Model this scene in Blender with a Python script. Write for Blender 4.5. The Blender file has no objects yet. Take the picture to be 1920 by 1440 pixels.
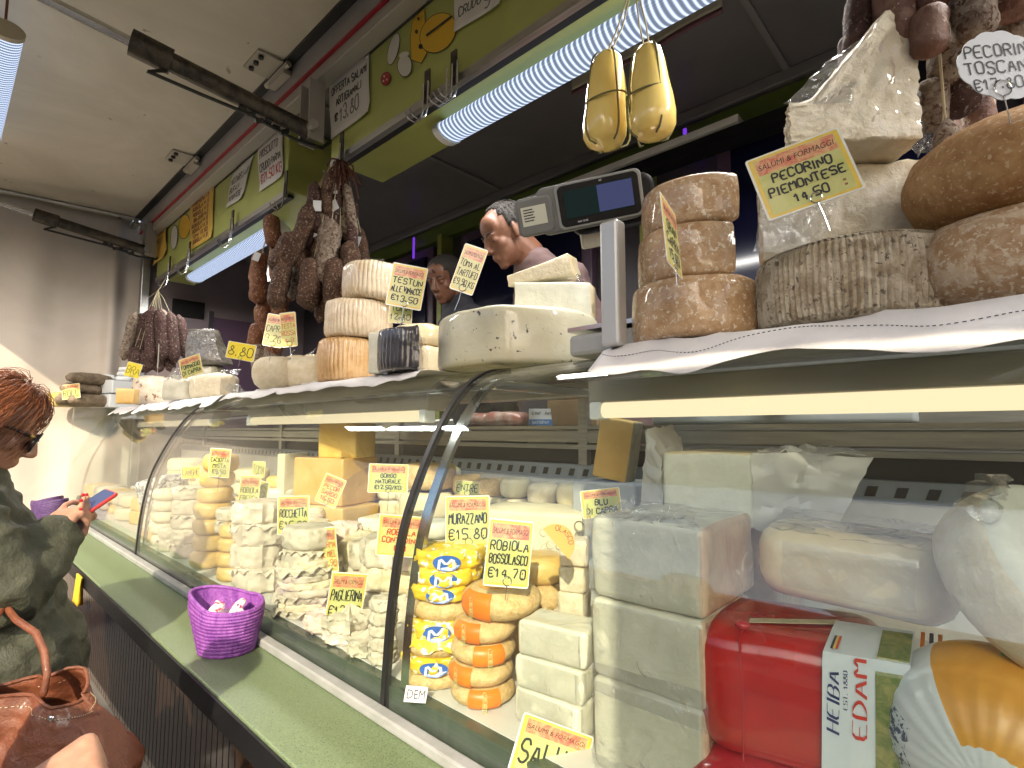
import bpy, bmesh, math, random
from mathutils import Vector, Matrix, noise, Euler
R = math.radians
random.seed(7)
scene = bpy.context.scene
col = scene.collection

# ------------------------------------------------------------------ camera
FPX = 1000.0                       # focal length in pixels of the 1920 wide frame
CAM = Vector((0, 0, 1.55))
PITCH = math.atan(88 / FPX)
YAW = math.atan(1086 / FPX * math.cos(PITCH))
FH = Vector((-math.cos(YAW), math.sin(YAW), 0))
RT = Vector((math.sin(YAW), math.cos(YAW), 0))
FW = FH * math.cos(PITCH) + Vector((0, 0, math.sin(PITCH)))
UP = RT.cross(FW)
cd = bpy.data.cameras.new('camera')
cam = bpy.data.objects.new('camera', cd)
col.objects.link(cam)
cam.matrix_world = Matrix.Translation(CAM) @ Matrix((RT, UP, -FW)).transposed().to_4x4()
cd.sensor_width = 36
cd.lens = 36 * FPX / 1920
cd.clip_start = 0.02
cd.clip_end = 800
scene.camera = cam

# ------------------------------------------------------------------ sky, sun, exposure
SUN_TO = Vector((0.60, -0.80, 0.656)).normalized()       # towards the sun
el = math.asin(SUN_TO.z)
w = bpy.data.worlds.new('World')
scene.world = w
w.use_nodes = True
nt = w.node_tree
sky = nt.nodes.new('ShaderNodeTexSky')
sky.sky_type = 'NISHITA'
sky.sun_disc = False
sky.sun_elevation = el
sky.sun_rotation = math.atan2(SUN_TO.x, SUN_TO.y)
sky.air_density = 1.0
sky.dust_density = 3.5
bg = nt.nodes['Background']
bg.inputs['Strength'].default_value = 0.12
nt.links.new(sky.outputs[0], bg.inputs['Color'])
sd = bpy.data.lights.new('sun', 'SUN')
sd.energy = 2.75
sd.angle = R(0.5)
sd.color = (1.0, 0.85, 0.63)
sun = bpy.data.objects.new('sun', sd)
col.objects.link(sun)
sun.rotation_euler = (-SUN_TO).to_track_quat('-Z', 'Y').to_euler()
sun.location = (6, -8, 12)
vs = scene.view_settings
vs.view_transform = 'Standard'
vs.look = 'None'
vs.exposure = 1.36
vs.gamma = 1
vs.use_curve_mapping = False
cy = scene.cycles
cy.use_denoising = True
cy.use_adaptive_sampling = True
cy.adaptive_threshold = 0.02
cy.max_bounces = 6
cy.diffuse_bounces = 3
cy.glossy_bounces = 3
cy.transmission_bounces = 6
cy.transparent_max_bounces = 16
cy.caustics_reflective = False
cy.caustics_refractive = False
cy.sample_clamp_indirect = 6

# ------------------------------------------------------------------ placing helpers
def ray(x, y):
    return FW * FPX + RT * (x - 960) - UP * (y - 720)
def at(x, y, X=None, Y=None, Z=None):
    """world point where a view line meets a plane of the place"""
    d = ray(x, y)
    if X is not None: t = (X - CAM.x) / d.x
    elif Y is not None: t = (Y - CAM.y) / d.y
    else: t = (Z - CAM.z) / d.z
    return CAM + d * t
def atd(x, y, depth):
    return CAM + ray(x, y) * (depth / FPX)
def depth_of(p):
    return (Vector(p) - CAM).dot(FW)

# ------------------------------------------------------------------ objects
def link(o, parent=None):
    col.objects.link(o)
    if parent is not None: o.parent = parent
    return o
def tag(o, label, cat, group=None):
    o['label'] = label; o['category'] = cat
    if group: o['group'] = group
    return o
def thing(name, label, cat, loc=(0, 0, 0), rz=0.0, group=None, mat4=None):
    o = bpy.data.objects.new(name, None)
    o.empty_display_size = 0.05
    link(o)
    if mat4 is not None: o.matrix_world = mat4
    else:
        o.location = loc; o.rotation_euler = (0, 0, rz)
    return tag(o, label, cat, group)

class MB:
    def __init__(s): s.v = []; s.f = []; s.m = []
    def add(s, V, F, mi=0, mat=None):
        n = len(s.v)
        if mat is not None: V = [mat @ Vector(p) for p in V]
        s.v += [tuple(p) for p in V]
        s.f += [tuple(i + n for i in q) for q in F]
        s.m += [mi] * len(F)
        return s
    def box(s, a, b, mi=0, mat=None):
        x0, y0, z0 = a; x1, y1, z1 = b
        V = [(x0,y0,z0),(x1,y0,z0),(x1,y1,z0),(x0,y1,z0),(x0,y0,z1),(x1,y0,z1),(x1,y1,z1),(x0,y1,z1)]
        F = [(0,3,2,1),(4,5,6,7),(0,1,5,4),(1,2,6,5),(2,3,7,6),(3,0,4,7)]
        return s.add(V, F, mi, mat)
    def tube(s, path, r, seg=8, mi=0, mat=None):
        V, F = tube(path, r, seg); return s.add(V, F, mi, mat)
    def obj(s, name, mats, parent=None, smooth=35, loc=None, rz=0.0):
        return mk(name, s.v, s.f, mats, parent, smooth, s.m, loc, rz)

def mk(name, V, F, mats, parent=None, smooth=35, mi=None, loc=None, rz=0.0):
    me = bpy.data.meshes.new(name)
    me.from_pydata([tuple(p) for p in V], [], F)
    for m in (mats if isinstance(mats, (list, tuple)) else [mats]): me.materials.append(m)
    if mi: me.polygons.foreach_set('material_index', mi)
    if smooth:
        me.polygons.foreach_set('use_smooth', [True] * len(me.polygons))
        if smooth < 180: me.set_sharp_from_angle(angle=R(smooth))
    me.update()
    o = bpy.data.objects.new(name, me)
    link(o, parent)
    if loc is not None: o.location = loc
    o.rotation_euler[2] = rz
    return o
def struct(o):
    o['kind'] = 'structure'; return o

def frames(path):
    P = [Vector(p) for p in path]; n = len(P); T = []
    for i in range(n):
        a = P[max(0, i - 1)]; b = P[min(n - 1, i + 1)]
        t = (b - a); T.append(t.normalized() if t.length > 1e-9 else Vector((0, 0, 1)))
    ref = Vector((0, 0, 1)) if abs(T[0].z) < 0.9 else Vector((1, 0, 0))
    out = []; N = (ref - T[0] * ref.dot(T[0])).normalized()
    for i in range(n):
        N = N - T[i] * N.dot(T[i])
        N = N.normalized() if N.length > 1e-6 else T[i].orthogonal().normalized()
        out.append((P[i], T[i], N, T[i].cross(N)))
    return out
def tube(path, r, seg=10, flat=(1, 1), round_ends=False):
    fr = frames(path); n = len(fr)
    rr = list(r) if isinstance(r, (list, tuple)) else [r] * n
    if round_ends:
        p0, t0 = fr[0][0], fr[0][1]; p1, t1 = fr[-1][0], fr[-1][1]
        a, b = rr[0], rr[-1]
        fr = [(p0 - t0 * a * .85, *fr[0][1:]), (p0 - t0 * a * .5, *fr[0][1:])] + fr + [(p1 + t1 * b * .5, *fr[-1][1:]), (p1 + t1 * b * .85, *fr[-1][1:])]
        rr = [a * .45, a * .86] + rr + [b * .86, b * .45]; n += 4
    V = []; F = []
    for (p, t, N, B), q in zip(fr, rr):
        for k in range(seg):
            an = 2 * math.pi * k / seg
            V.append(p + N * (math.cos(an) * q * flat[0]) + B * (math.sin(an) * q * flat[1]))
    for i in range(n - 1):
        for k in range(seg):
            a = i * seg + k; b = i * seg + (k + 1) % seg
            F.append((a, b, b + seg, a + seg))
    F.append(tuple(range(seg - 1, -1, -1))); F.append(tuple((n - 1) * seg + k for k in range(seg)))
    return V, F
def ell(c, r, rot=None, nu=16, nv=10):
    c = Vector(c); V = []; F = []
    M3 = rot.to_matrix() if rot is not None else Matrix.Identity(3)
    for j in range(1, nv):
        ph = math.pi * j / nv
        for i in range(nu):
            a = 2 * math.pi * i / nu
            V.append(c + M3 @ Vector((r[0]*math.sin(ph)*math.cos(a), r[1]*math.sin(ph)*math.sin(a), r[2]*math.cos(ph))))
    V.append(c + M3 @ Vector((0, 0, r[2]))); V.append(c + M3 @ Vector((0, 0, -r[2])))
    t = len(V) - 2; b = t + 1
    for j in range(nv - 2):
        for i in range(nu):
            a = j * nu + i; a2 = j * nu + (i + 1) % nu
            F.append((a, a + nu, a2 + nu, a2))
    for i in range(nu):
        F.append((t, i, (i + 1) % nu)); F.append((b, (nv - 2) * nu + (i + 1) % nu, (nv - 2) * nu + i))
    return V, F
def lathe(prof, seg=32):
    V = []; F = []; n = len(prof)
    for (r, z) in prof:
        for k in range(seg):
            a = 2 * math.pi * k / seg; V.append((r * math.cos(a), r * math.sin(a), z))
    for i in range(n - 1):
        for k in range(seg):
            a = i * seg + k; b = i * seg + (k + 1) % seg
            F.append((a, b, b + seg, a + seg))
    return V, F
# ---- outlines and prisms: wheels, wedges, blocks
def o_circle(r, n=40, rib=0.0, ribn=60):
    n = max(n, ribn * 4) if rib else n
    return [((r + rib * math.cos(ribn * 2 * math.pi * k / n)) * math.cos(2*math.pi*k/n), (r + rib * math.cos(ribn*2*math.pi*k/n)) * math.sin(2*math.pi*k/n)) for k in range(n)]
def o_sector(r, a0, a1, n=24, rib=0.0, ribn=60):
    pts = []
    m = max(n, int(ribn * (a1 - a0) / 360 * 4)) if rib else n
    for k in range(m + 1):
        a = R(a0 + (a1 - a0) * k / m)
        q = r + (rib * math.cos(ribn * a) if rib else 0)
        pts.append((q * math.cos(a), q * math.sin(a)))
    if abs(a1 - a0) > 181 or abs(a1 - a0) < 179: 
        for k in range(1, 6): pts.append((pts[m][0] * (1 - k / 6), pts[m][1] * (1 - k / 6)))
        pts.append((0, 0))
        for k in range(1, 6): pts.append((pts[0][0] * k / 6, pts[0][1] * k / 6))
    else:
        for k in range(1, 12): pts.append((pts[m][0] + (pts[0][0] - pts[m][0]) * k / 12, pts[m][1] + (pts[0][1] - pts[m][1]) * k / 12))
    return pts
def o_rect(sx, sy, rad=0.01, n=4, sub=6):
    pts = []
    for cx, cy_, a0 in ((sx/2-rad, sy/2-rad, 0), (-sx/2+rad, sy/2-rad, 90), (-sx/2+rad, -sy/2+rad, 180), (sx/2-rad, -sy/2+rad, 270)):
        for k in range(n + 1):
            a = R(a0 + 90 * k / n); pts.append((cx + rad*math.cos(a), cy_ + rad*math.sin(a)))
    out = []
    for i, p in enumerate(pts):
        out.append(p); q = pts[(i + 1) % len(pts)]
        L = math.hypot(q[0]-p[0], q[1]-p[1])
        if L > max(sx, sy) * .3:
            for k in range(1, sub): out.append((p[0] + (q[0]-p[0])*k/sub, p[1] + (q[1]-p[1])*k/sub))
    return out
def dens(o, d):
    out = []
    for i, p in enumerate(o):
        q = o[(i+1) % len(o)]; n = max(1, int(math.hypot(q[0]-p[0], q[1]-p[1])/d))
        out += [(p[0]+(q[0]-p[0])*k/n, p[1]+(q[1]-p[1])*k/n) for k in range(n)]
    return out
def prism(o, h, bev=0.008, nz=5, bulge=0.0, jit=0.0, jf=25.0, seed=0, dome=0.0, shear=(0, 0), taper=0.0):
    n = len(o); nor = []
    for i in range(n):
        a = o[i - 1]; b = o[(i + 1) % n]
        t = Vector((b[0]-a[0], b[1]-a[1])); t = t.normalized() if t.length > 0 else Vector((1, 0))
        nor.append((t.y, -t.x))
    A = sum(o[i][0]*o[(i+1) % n][1] - o[(i+1) % n][0]*o[i][1] for i in range(n))
    if A < 0: nor = [(-x, -y) for x, y in nor]
    cx = sum(p[0] for p in o)/n; cyy = sum(p[1] for p in o)/n
    lv = [(0, bev), (bev*.12, bev*.55), (bev*.5, bev*.14), (bev, 0)]
    for k in range(1, nz): lv.append((bev + (h - 2*bev)*k/nz, 0))
    lv += [(h-bev, 0), (h-bev*.5, bev*.14), (h-bev*.12, bev*.55), (h, bev)]
    V = []; F = []
    for z, ins in lv:
        f = math.sin(math.pi * z / h) * bulge; g = 1 - taper * z / h
        for p, q in zip(o, nor):
            V.append(Vector(((p[0]-q[0]*ins+q[0]*f)*g + shear[0]*z, (p[1]-q[1]*ins+q[1]*f)*g + shear[1]*z, z)))
    L = len(lv)
    for j in range(L - 1):
        for i in range(n):
            a = j*n+i; b = j*n+(i+1) % n
            F.append((a, b, b+n, a+n))
    def cap(base, z, d, flip):
        nonlocal V, F
        prev = base; c0 = Vector((cx, cyy, z))
        for s in (.66, .33):
            st = len(V)
            for i in range(n):
                p = V[base + i]; V.append(Vector((p.x*s + (cx+shear[0]*z)*(1-s), p.y*s + (cyy+shear[1]*z)*(1-s), p.z + d*(1-s*s))))
            for i in range(n):
                q = (prev+i, prev+(i+1) % n, st+(i+1) % n, st+i)
                F.append(q[::-1] if flip else q)
            prev = st
        V.append(Vector((cx + shear[0]*z, cyy + shear[1]*z, z + d))); c = len(V) - 1
        for i in range(n):
            q = (prev+i, prev+(i+1) % n, c); F.append(q[::-1] if flip else q)
    cap((L-1)*n, h, dome, False); cap(0, 0, 0, True)
    if A < 0: F = [q[::-1] for q in F]
    if jit:
        so = Vector((seed*3.1, seed*1.7, seed*.9))
        for i, p in enumerate(V):
            d = noise.noise_vector(p*jf + so)*jit + noise.noise_vector(p*jf*.35 + so)*jit*1.5
            if p.z < bev*.6: d.z = abs(d.z)*.2
            V[i] = p + d
    return V, F
def grid(nu, nv, fn):
    V = [fn(i/nu, j/nv) for j in range(nv+1) for i in range(nu+1)]
    F = [(j*(nu+1)+i, j*(nu+1)+i+1, (j+1)*(nu+1)+i+1, (j+1)*(nu+1)+i) for j in range(nv) for i in range(nu)]
    return V, F
def solid(V, F, t):
    """give a sheet real thickness along its normals"""
    me = bpy.data.meshes.new('tmp'); me.from_pydata([tuple(p) for p in V], [], F); me.update()
    N = [Vector(v.normal) for v in me.vertices]
    cnt = {}
    for q in F:
        for i in range(len(q)):
            a, b = q[i], q[(i+1) % len(q)]
            cnt[(a, b)] = cnt.get((a, b), 0) + 1
    n = len(V); V2 = [Vector(p) for p in V] + [Vector(p) - m*t for p, m in zip(V, N)]
    F2 = list(F) + [tuple(i+n for i in q[::-1]) for q in F]
    for (a, b) in list(cnt):
        if (b, a) not in cnt: F2.append((b, a, a+n, b+n))
    bpy.data.meshes.remove(me)
    return V2, F2
def remesh(parts, voxel, smooth_n=4, disp=None):
    """one continuous skin round overlapping shapes"""
    m = MB()
    for V, F in parts: m.add(V, F)
    me = bpy.data.meshes.new('tmp'); me.from_pydata(m.v, [], m.f); me.update()
    o = bpy.data.objects.new('tmp', me); col.objects.link(o)
    md = o.modifiers.new('r', 'REMESH'); md.mode = 'VOXEL'; md.voxel_size = voxel; md.use_smooth_shade = True
    if smooth_n:
        sm = o.modifiers.new('s', 'SMOOTH'); sm.factor = .5; sm.iterations = smooth_n
    dg = bpy.context.evaluated_depsgraph_get()
    ev = bpy.data.meshes.new_from_object(o.evaluated_get(dg))
    bpy.data.objects.remove(o); bpy.data.meshes.remove(me)
    if disp:
        nn = [(Vector(v.co), Vector(v.normal)) for v in ev.vertices]
        for v, (c, nr) in zip(ev.vertices, nn): v.co = disp(c, nr)
        ev.update()
    return ev
def obj_of(me, name, mats, parent=None, loc=None):
    me.name = name; me.materials.clear()
    for m in (mats if isinstance(mats, (list, tuple)) else [mats]): me.materials.append(m)
    me.polygons.foreach_set('use_smooth', [True]*len(me.polygons))
    o = bpy.data.objects.new(name, me); link(o, parent)
    if loc is not None: o.location = loc
    return o

# ------------------------------------------------------------------ materials
def M(name, c, c2=None, sc=25, det=5, lo=.38, hi=.62, rough=.6, rough2=None, bump=0, bsc=None, bdist=.009, metal=0, spec=.5,
      coat=0, wrap=0, wsc=18, emis=None, estr=0, spots=None, stretch=(1, 1, 1), sss=0, rib=None, dist=0.6, trans=0, alpha=1):
    m = bpy.data.materials.new(name); m.use_nodes = True
    t = m.node_tree; N = t.nodes; Lk = t.links.new
    b = N['Principled BSDF']
    def I(k, v): b.inputs[k].default_value = v
    I('Base Color', (*c, 1)); I('Roughness', rough); I('Metallic', metal); I('Specular IOR Level', spec)
    if alpha < 1: I('Alpha', alpha)
    if trans: I('Transmission Weight', trans)
    if sss:
        I('Subsurface Weight', sss); I('Subsurface Radius', (.02, .012, .006)); I('Subsurface Scale', .5)
    if emis: I('Emission Color', (*emis, 1)); I('Emission Strength', estr)
    tc = N.new('ShaderNodeTexCoord'); oi = N.new('ShaderNodeObjectInfo')
    ad = N.new('ShaderNodeVectorMath'); ad.operation = 'MULTIPLY_ADD'
    ad.inputs[1].default_value = stretch
    mu = N.new('ShaderNodeMath'); mu.operation = 'MULTIPLY'; mu.inputs[1].default_value = 7.3
    Lk(oi.outputs['Random'], mu.inputs[0]); Lk(tc.outputs['Object'], ad.inputs[0]); Lk(mu.outputs[0], ad.inputs[2])
    vec = ad.outputs[0]
    def nz(scale, d=5, rgh=.6, di=0.0):
        n = N.new('ShaderNodeTexNoise'); n.inputs['Scale'].default_value = scale; n.inputs['Detail'].default_value = d
        n.inputs['Roughness'].default_value = rgh; n.inputs['Distortion'].default_value = di
        Lk(vec, n.inputs['Vector']); return n.outputs['Fac']
    def ramp(src, lo, hi, a, b2):
        r = N.new('ShaderNodeValToRGB'); r.color_ramp.elements[0].position = lo; r.color_ramp.elements[1].position = hi
        r.color_ramp.elements[0].color = (*a, 1); r.color_ramp.elements[1].color = (*b2, 1)
        Lk(src, r.inputs[0]); return r.outputs[0]
    colr = None
    if c2:
        src = nz(sc, det, .65, dist)
        colr = ramp(src, lo, hi, c, c2)
        if rough2 is not None:
            rr = ramp(src, lo, hi, (rough,)*3, (rough2,)*3); Lk(rr, b.inputs['Roughness'])
    if spots:
        sc_, s_scale, thr = spots
        s = ramp(nz(s_scale, 3, .6, .3), thr, thr+.03, (0,)*3, (1,)*3)
        mx = N.new('ShaderNodeMix'); mx.data_type = 'RGBA'
        Lk(s, mx.inputs[0]); mx.inputs[7].default_value = (*sc_, 1)
        if colr: Lk(colr, mx.inputs[6])
        else: mx.inputs[6].default_value = (*c, 1)
        colr = mx.outputs[2]
    if colr: Lk(colr, b.inputs['Base Color'])
    if bump:
        bp = N.new('ShaderNodeBump'); bp.inputs['Strength'].default_value = bump; bp.inputs['Distance'].default_value = bdist
        Lk(nz(bsc or sc*2, 6, .65, .2), bp.inputs['Height']); Lk(bp.outputs[0], b.inputs['Normal'])
    if coat or wrap:
        I('Coat Weight', coat or 1.0); I('Coat Roughness', .06 if wrap else .12)
    if wrap:
        n = N.new('ShaderNodeTexNoise'); n.inputs['Scale'].default_value = wsc; n.inputs['Detail'].default_value = 7
        n.inputs['Roughness'].default_value = .62; n.inputs['Distortion'].default_value = 2.2
        try: n.noise_type = 'RIDGED_MULTIFRACTAL'
        except Exception: pass
        Lk(vec, n.inputs['Vector'])
        bp = N.new('ShaderNodeBump'); bp.inputs['Strength'].default_value = wrap; bp.inputs['Distance'].default_value = .006
        Lk(n.outputs['Fac'], bp.inputs['Height']); Lk(bp.outputs[0], b.inputs['Coat Normal'])
    return m

def clear_sheet(name, tint, r0, gloss_rough, haze=0.0, hazecol=(1, 1, 1), bump=0, bsc=20):
    """clear glass or film: Fresnel mix of a see-through and a mirror-like layer"""
    m = bpy.data.materials.new(name); m.use_nodes = True
    t = m.node_tree; N = t.nodes; Lk = t.links.new
    N.remove(N['Principled BSDF']); out = N['Material Output']
    tr = N.new('ShaderNodeBsdfTransparent'); tr.inputs[0].default_value = (*tint, 1)
    gl = N.new('ShaderNodeBsdfGlossy'); gl.inputs['Roughness'].default_value = gloss_rough
    lw = N.new('ShaderNodeLayerWeight'); lw.inputs['Blend'].default_value = .5
    pw = N.new('ShaderNodeMath'); pw.operation = 'POWER'; pw.inputs[1].default_value = 5
    ma = N.new('ShaderNodeMath'); ma.operation = 'MULTIPLY_ADD'; ma.inputs[1].default_value = 1-r0; ma.inputs[2].default_value = r0
    Lk(lw.outputs['Facing'], pw.inputs[0]); Lk(pw.outputs[0], ma.inputs[0])
    mx = N.new('ShaderNodeMixShader')
    Lk(ma.outputs[0], mx.inputs[0]); Lk(gl.outputs[0], mx.inputs[2])
    base = tr.outputs[0]
    if haze:
        df = N.new('ShaderNodeBsdfDiffuse'); df.inputs[0].default_value = (*hazecol, 1)
        tl = N.new('ShaderNodeBsdfTranslucent'); tl.inputs[0].default_value = (*hazecol, 1)
        m2 = N.new('ShaderNodeMixShader'); m2.inputs[0].default_value = .5
        Lk(df.outputs[0], m2.inputs[1]); Lk(tl.outputs[0], m2.inputs[2])
        m3 = N.new('ShaderNodeMixShader'); m3.inputs[0].default_value = haze
        Lk(tr.outputs[0], m3.inputs[1]); Lk(m2.outputs[0], m3.inputs[2]); base = m3.outputs[0]
    Lk(base, mx.inputs[1]); Lk(mx.outputs[0], out.inputs[0])
    if bump:
        tc = N.new('ShaderNodeTexCoord')
        n = N.new('ShaderNodeTexNoise'); n.inputs['Scale'].default_value = bsc; n.inputs['Detail'].default_value = 6
        n.inputs['Distortion'].default_value = 1.5; Lk(tc.outputs['Object'], n.inputs['Vector'])
        bp = N.new('ShaderNodeBump'); bp.inputs['Strength'].default_value = bump; bp.inputs['Distance'].default_value = .01
        Lk(n.outputs['Fac'], bp.inputs['Height'])
        for q in (gl.inputs['Normal'], lw.inputs['Normal']): Lk(bp.outputs[0], q)
    return m

GLASS = clear_sheet('case_glass', (.955, .985, .97), .05, .0, .007, (.9, .88, .84))
FILM = clear_sheet('cling_film', (.98, .98, .98), .08, .08, .035, (.9, .9, .92), .9, 26)
CLEARFILM = clear_sheet('tight_film', (.985, .985, .985), .045, .06, .012, (.9, .9, .92), 1.0, 30)
PAPERFILM = clear_sheet('glassine_paper', (.95, .95, .95), .05, .3, .55, (.86, .86, .84), .5, 14)
ALU = M('brushed_aluminium', (.42, .42, .43), (.50, .50, .50), sc=30, rough=.38, metal=.9, bump=.1, bsc=120)
STEEL = M('polished_steel', (.62, .62, .62), rough=.14, metal=1)
STEELB = M('brushed_steel', (.36, .35, .33), (.47, .46, .43), sc=14, stretch=(.3, 6, 6), rough=.33, metal=.85)
DARKMETAL = M('oiled_dark_metal', (.035, .032, .03), (.10, .085, .07), sc=18, rough=.42, metal=.6, bump=.2, bsc=60)
BLACK = M('black_rubber', (.012, .012, .013), rough=.45)
BLACKPLASTIC = M('black_plastic', (.006, .006, .007), (.010, .010, .011), sc=8, rough=.5, spec=.2, bump=.1, bsc=300)
GREYPLASTIC = M('grey_plastic', (.33, .34, .34), (.38, .39, .39), sc=9, rough=.42, bump=.1, bsc=300)
WHITEPAINT = M('white_enamel', (.68, .67, .64), (.58, .57, .53), sc=4, rough=.4, bump=.08, bsc=30)
AWNING = M('cream_awning_panel', (.68, .63, .54), (.53, .49, .41), sc=1.1, det=10, lo=.36, hi=.66, spots=((.34, .29, .22), 9, .70), rough=.36, rough2=.5, bump=.06, bsc=6)
HEADER = M('grey_header_paint', (.30, .29, .29), (.36, .34, .34), sc=3, rough=.4)
REDLINE = M('red_trim', (.33, .015, .03), rough=.4)
GREEN = M('lime_green_panel', (.40, .44, .13), (.35, .39, .11), sc=3, rough=.42, bump=.05, bsc=30)
LEDGE = M('green_speckled_laminate', (.105, .155, .075), (.19, .245, .125), sc=210, det=3, lo=.35, hi=.7, rough=.32, rough2=.5, spots=((.035, .06, .03), 330, .60), bump=.08, bsc=300)
KERB = M('pale_grey_trim', (.36, .37, .37), (.29, .30, .29), sc=9, rough=.36, bump=.08, bsc=60)
SILL = M('dark_green_frame', (.045, .06, .045), (.07, .085, .065), sc=12, rough=.22)
SKIRT = M('smoked_brown_plastic', (.022, .012, .008), (.03, .018, .012), sc=5, rough=.09, spec=.28)
TARP = M('white_tarpaulin', (.68, .60, .52), (.76, .68, .60), sc=2.2, rough=.6, bump=.35, bsc=9)
_n = TARP.node_tree.nodes; _tl = _n.new('ShaderNodeBsdfTranslucent'); _tl.inputs[0].default_value = (.72, .66, .60, 1)
_mx = _n.new('ShaderNodeMixShader'); _mx.inputs[0].default_value = .3
TARP.node_tree.links.new(_n['Principled BSDF'].outputs[0], _mx.inputs[1]); TARP.node_tree.links.new(_tl.outputs[0], _mx.inputs[2]); TARP.node_tree.links.new(_mx.outputs[0], _n['Material Output'].inputs[0])
CANVAS = M('cream_canvas', (.42, .39, .34), (.36, .34, .30), sc=3, rough=.8)
CLOTH = M('white_cotton', (.72, .71, .71), (.65, .64, .65), sc=8, rough=.85, bump=.3, bsc=40)
MAUVE = M('mauve_wall', (.20, .165, .185), (.24, .20, .22), sc=2, rough=.5)
CEIL = M('grey_van_ceiling', (.15, .145, .145), (.18, .17, .17), sc=2, rough=.35)
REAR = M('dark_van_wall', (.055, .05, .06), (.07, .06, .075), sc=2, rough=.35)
WINDOWBLUE = M('dark_blue_glass', (.008, .009, .035), rough=.1)
PURPLE = M('dark_purple_frame', (.10, .06, .10), rough=.35)
WHITEPLASTIC = M('white_plastic', (.72, .75, .76), rough=.35)
ASPHALT = M('asphalt', (.032, .032, .034), (.06, .059, .057), sc=90, det=6, rough=.85, bump=.5, bsc=150, spots=((.13, .13, .125), 240, .66))
CARDBOARD = M('cardboard', (.40, .27, .15), (.34, .23, .13), sc=10, rough=.8)
# cheeses
C_WHITE = M('fresh_white_cheese', (.66, .66, .56), (.58, .58, .48), sc=20, rough=.5, bump=.25, bsc=35, spots=((.50, .48, .38), 60, .70))
C_WHITEF = M('white_cheese_in_film', (.66, .63, .51), (.57, .55, .43), sc=16, rough=.5, bump=.5, bsc=24, wrap=.6, wsc=10, coat=.8, spots=((.40, .38, .27), 46, .70))
C_BEIGEF = M('beige_rind_in_film', (.52, .36, .23), (.62, .47, .33), sc=14, rough=.5, bump=.4, bsc=30, wrap=.4, wsc=14)
C_IVORY = M('ivory_cheese', (.60, .51, .31), (.68, .60, .40), sc=18, rough=.5, bump=.25, bsc=40)
C_IVORYF = M('ivory_cheese_in_film', (.67, .54, .31), (.74, .63, .42), sc=12, rough=.45, bump=.2, bsc=30, wrap=.55, wsc=16)
C_YELLOW = M('yellow_cheese', (.78, .55, .16), (.70, .46, .11), sc=9, rough=.45, bump=.2, bsc=40)
C_YELLOWF = M('yellow_cheese_in_film', (.62, .38, .11), (.54, .31, .07), sc=9, rough=.45, bump=.2, bsc=40, wrap=.45, wsc=14)
C_CACIO = M('caciotta_rind', (.68, .47, .16), (.58, .37, .10), sc=15, rough=.42, bump=.3, bsc=60, coat=.2)
C_TAN = M('tan_wheel_rind', (.56, .37, .14), (.68, .50, .25), sc=70, rough=.5, bump=.6, bsc=120)
C_BROWN = M('brown_wheel_rind', (.38, .23, .115), (.57, .44, .30), sc=34, det=10, lo=.42, hi=.60, rough=.7, bump=.7, bsc=90, spots=((.60, .50, .37), 130, .55))
C_BROWNF = M('brown_rind_in_film', (.36, .20, .085), (.56, .40, .24), sc=45, det=8, lo=.35, hi=.7, rough=.6, bump=.5, bsc=50, spots=((.64, .54, .41), 110, .58), wrap=.32, wsc=13, coat=.6)
C_GREYRIB = M('grey_ribbed_rind', (.38, .30, .20), (.64, .57, .44), sc=30, det=10, lo=.40, hi=.58, rough=.8, bump=1.0, bsc=110, spots=((.20, .165, .12), 90, .61))
C_CRUMB = M('crumbly_white_cheese', (.64, .57, .42), (.76, .70, .56), sc=22, det=8, rough=.65, bump=.9, bsc=38, bdist=.008, wrap=.3, wsc=10, coat=.5)
C_CRUMBR = M('crumbly_cheese_rind', (.50, .42, .30), (.66, .58, .45), sc=40, rough=.6, bump=.7, bsc=60, wrap=.5, wsc=15)
C_TRUF = M('truffle_cheese', (.60, .57, .41), (.66, .64, .50), sc=9, rough=.45, bump=.35, bsc=14, spots=((.05, .045, .04), 44, .655), wrap=.3, wsc=9, coat=.5)
C_LOAF = M('soft_white_loaf', (.60, .51, .34), (.68, .61, .46), sc=40, det=7, rough=.7, bump=.5, bsc=70)
C_RIBTAN = M('basket_ribbed_tan', (.60, .47, .31), (.72, .61, .45), sc=20, rough=.5, bump=.4, bsc=50, wrap=.5, wsc=14)
C_RIBORANGE = M('basket_ribbed_amber', (.52, .30, .11), (.64, .42, .20), sc=22, rough=.5, bump=.4, bsc=60, wrap=.25)
C_BLACK = M('black_rind_in_film', (.014, .012, .018), (.03, .026, .035), sc=20, rough=.5, bump=.4, bsc=40, wrap=.7, wsc=11)
C_SPECK = M('mouldy_speckled_rind', (.60, .50, .38), (.70, .62, .50), sc=20, det=8, rough=.7, bump=.5, bsc=50, spots=((.24, .12, .06), 30, .60), wrap=.2)
C_BLUE = M('blue_veined_cheese', (.72, .66, .46), (.78, .73, .56), sc=15, rough=.5, bump=.4, spots=((.16, .20, .17), 55, .60))
C_PALE = M('pale_hard_cheese', (.66, .60, .42), (.62, .55, .36), sc=10, rough=.45, bump=.1)
C_HARD = M('hard_amber_cheese', (.62, .41, .14), (.56, .35, .11), sc=10, rough=.4, bump=.15, bsc=40)
C_PROV = M('waxed_provolone', (.90, .69, .22), (.86, .62, .17), sc=5, rough=.24, bump=.15, bsc=9, coat=.6)
PAPER = M('white_wax_paper', (.58, .53, .42), (.46, .41, .32), sc=14, rough=.55, bump=.7, bsc=24, bdist=.006)
PINKPAPER = M('pink_paper', (.74, .56, .46), (.80, .68, .60), sc=9, rough=.6, bump=.5, bsc=24)
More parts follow.
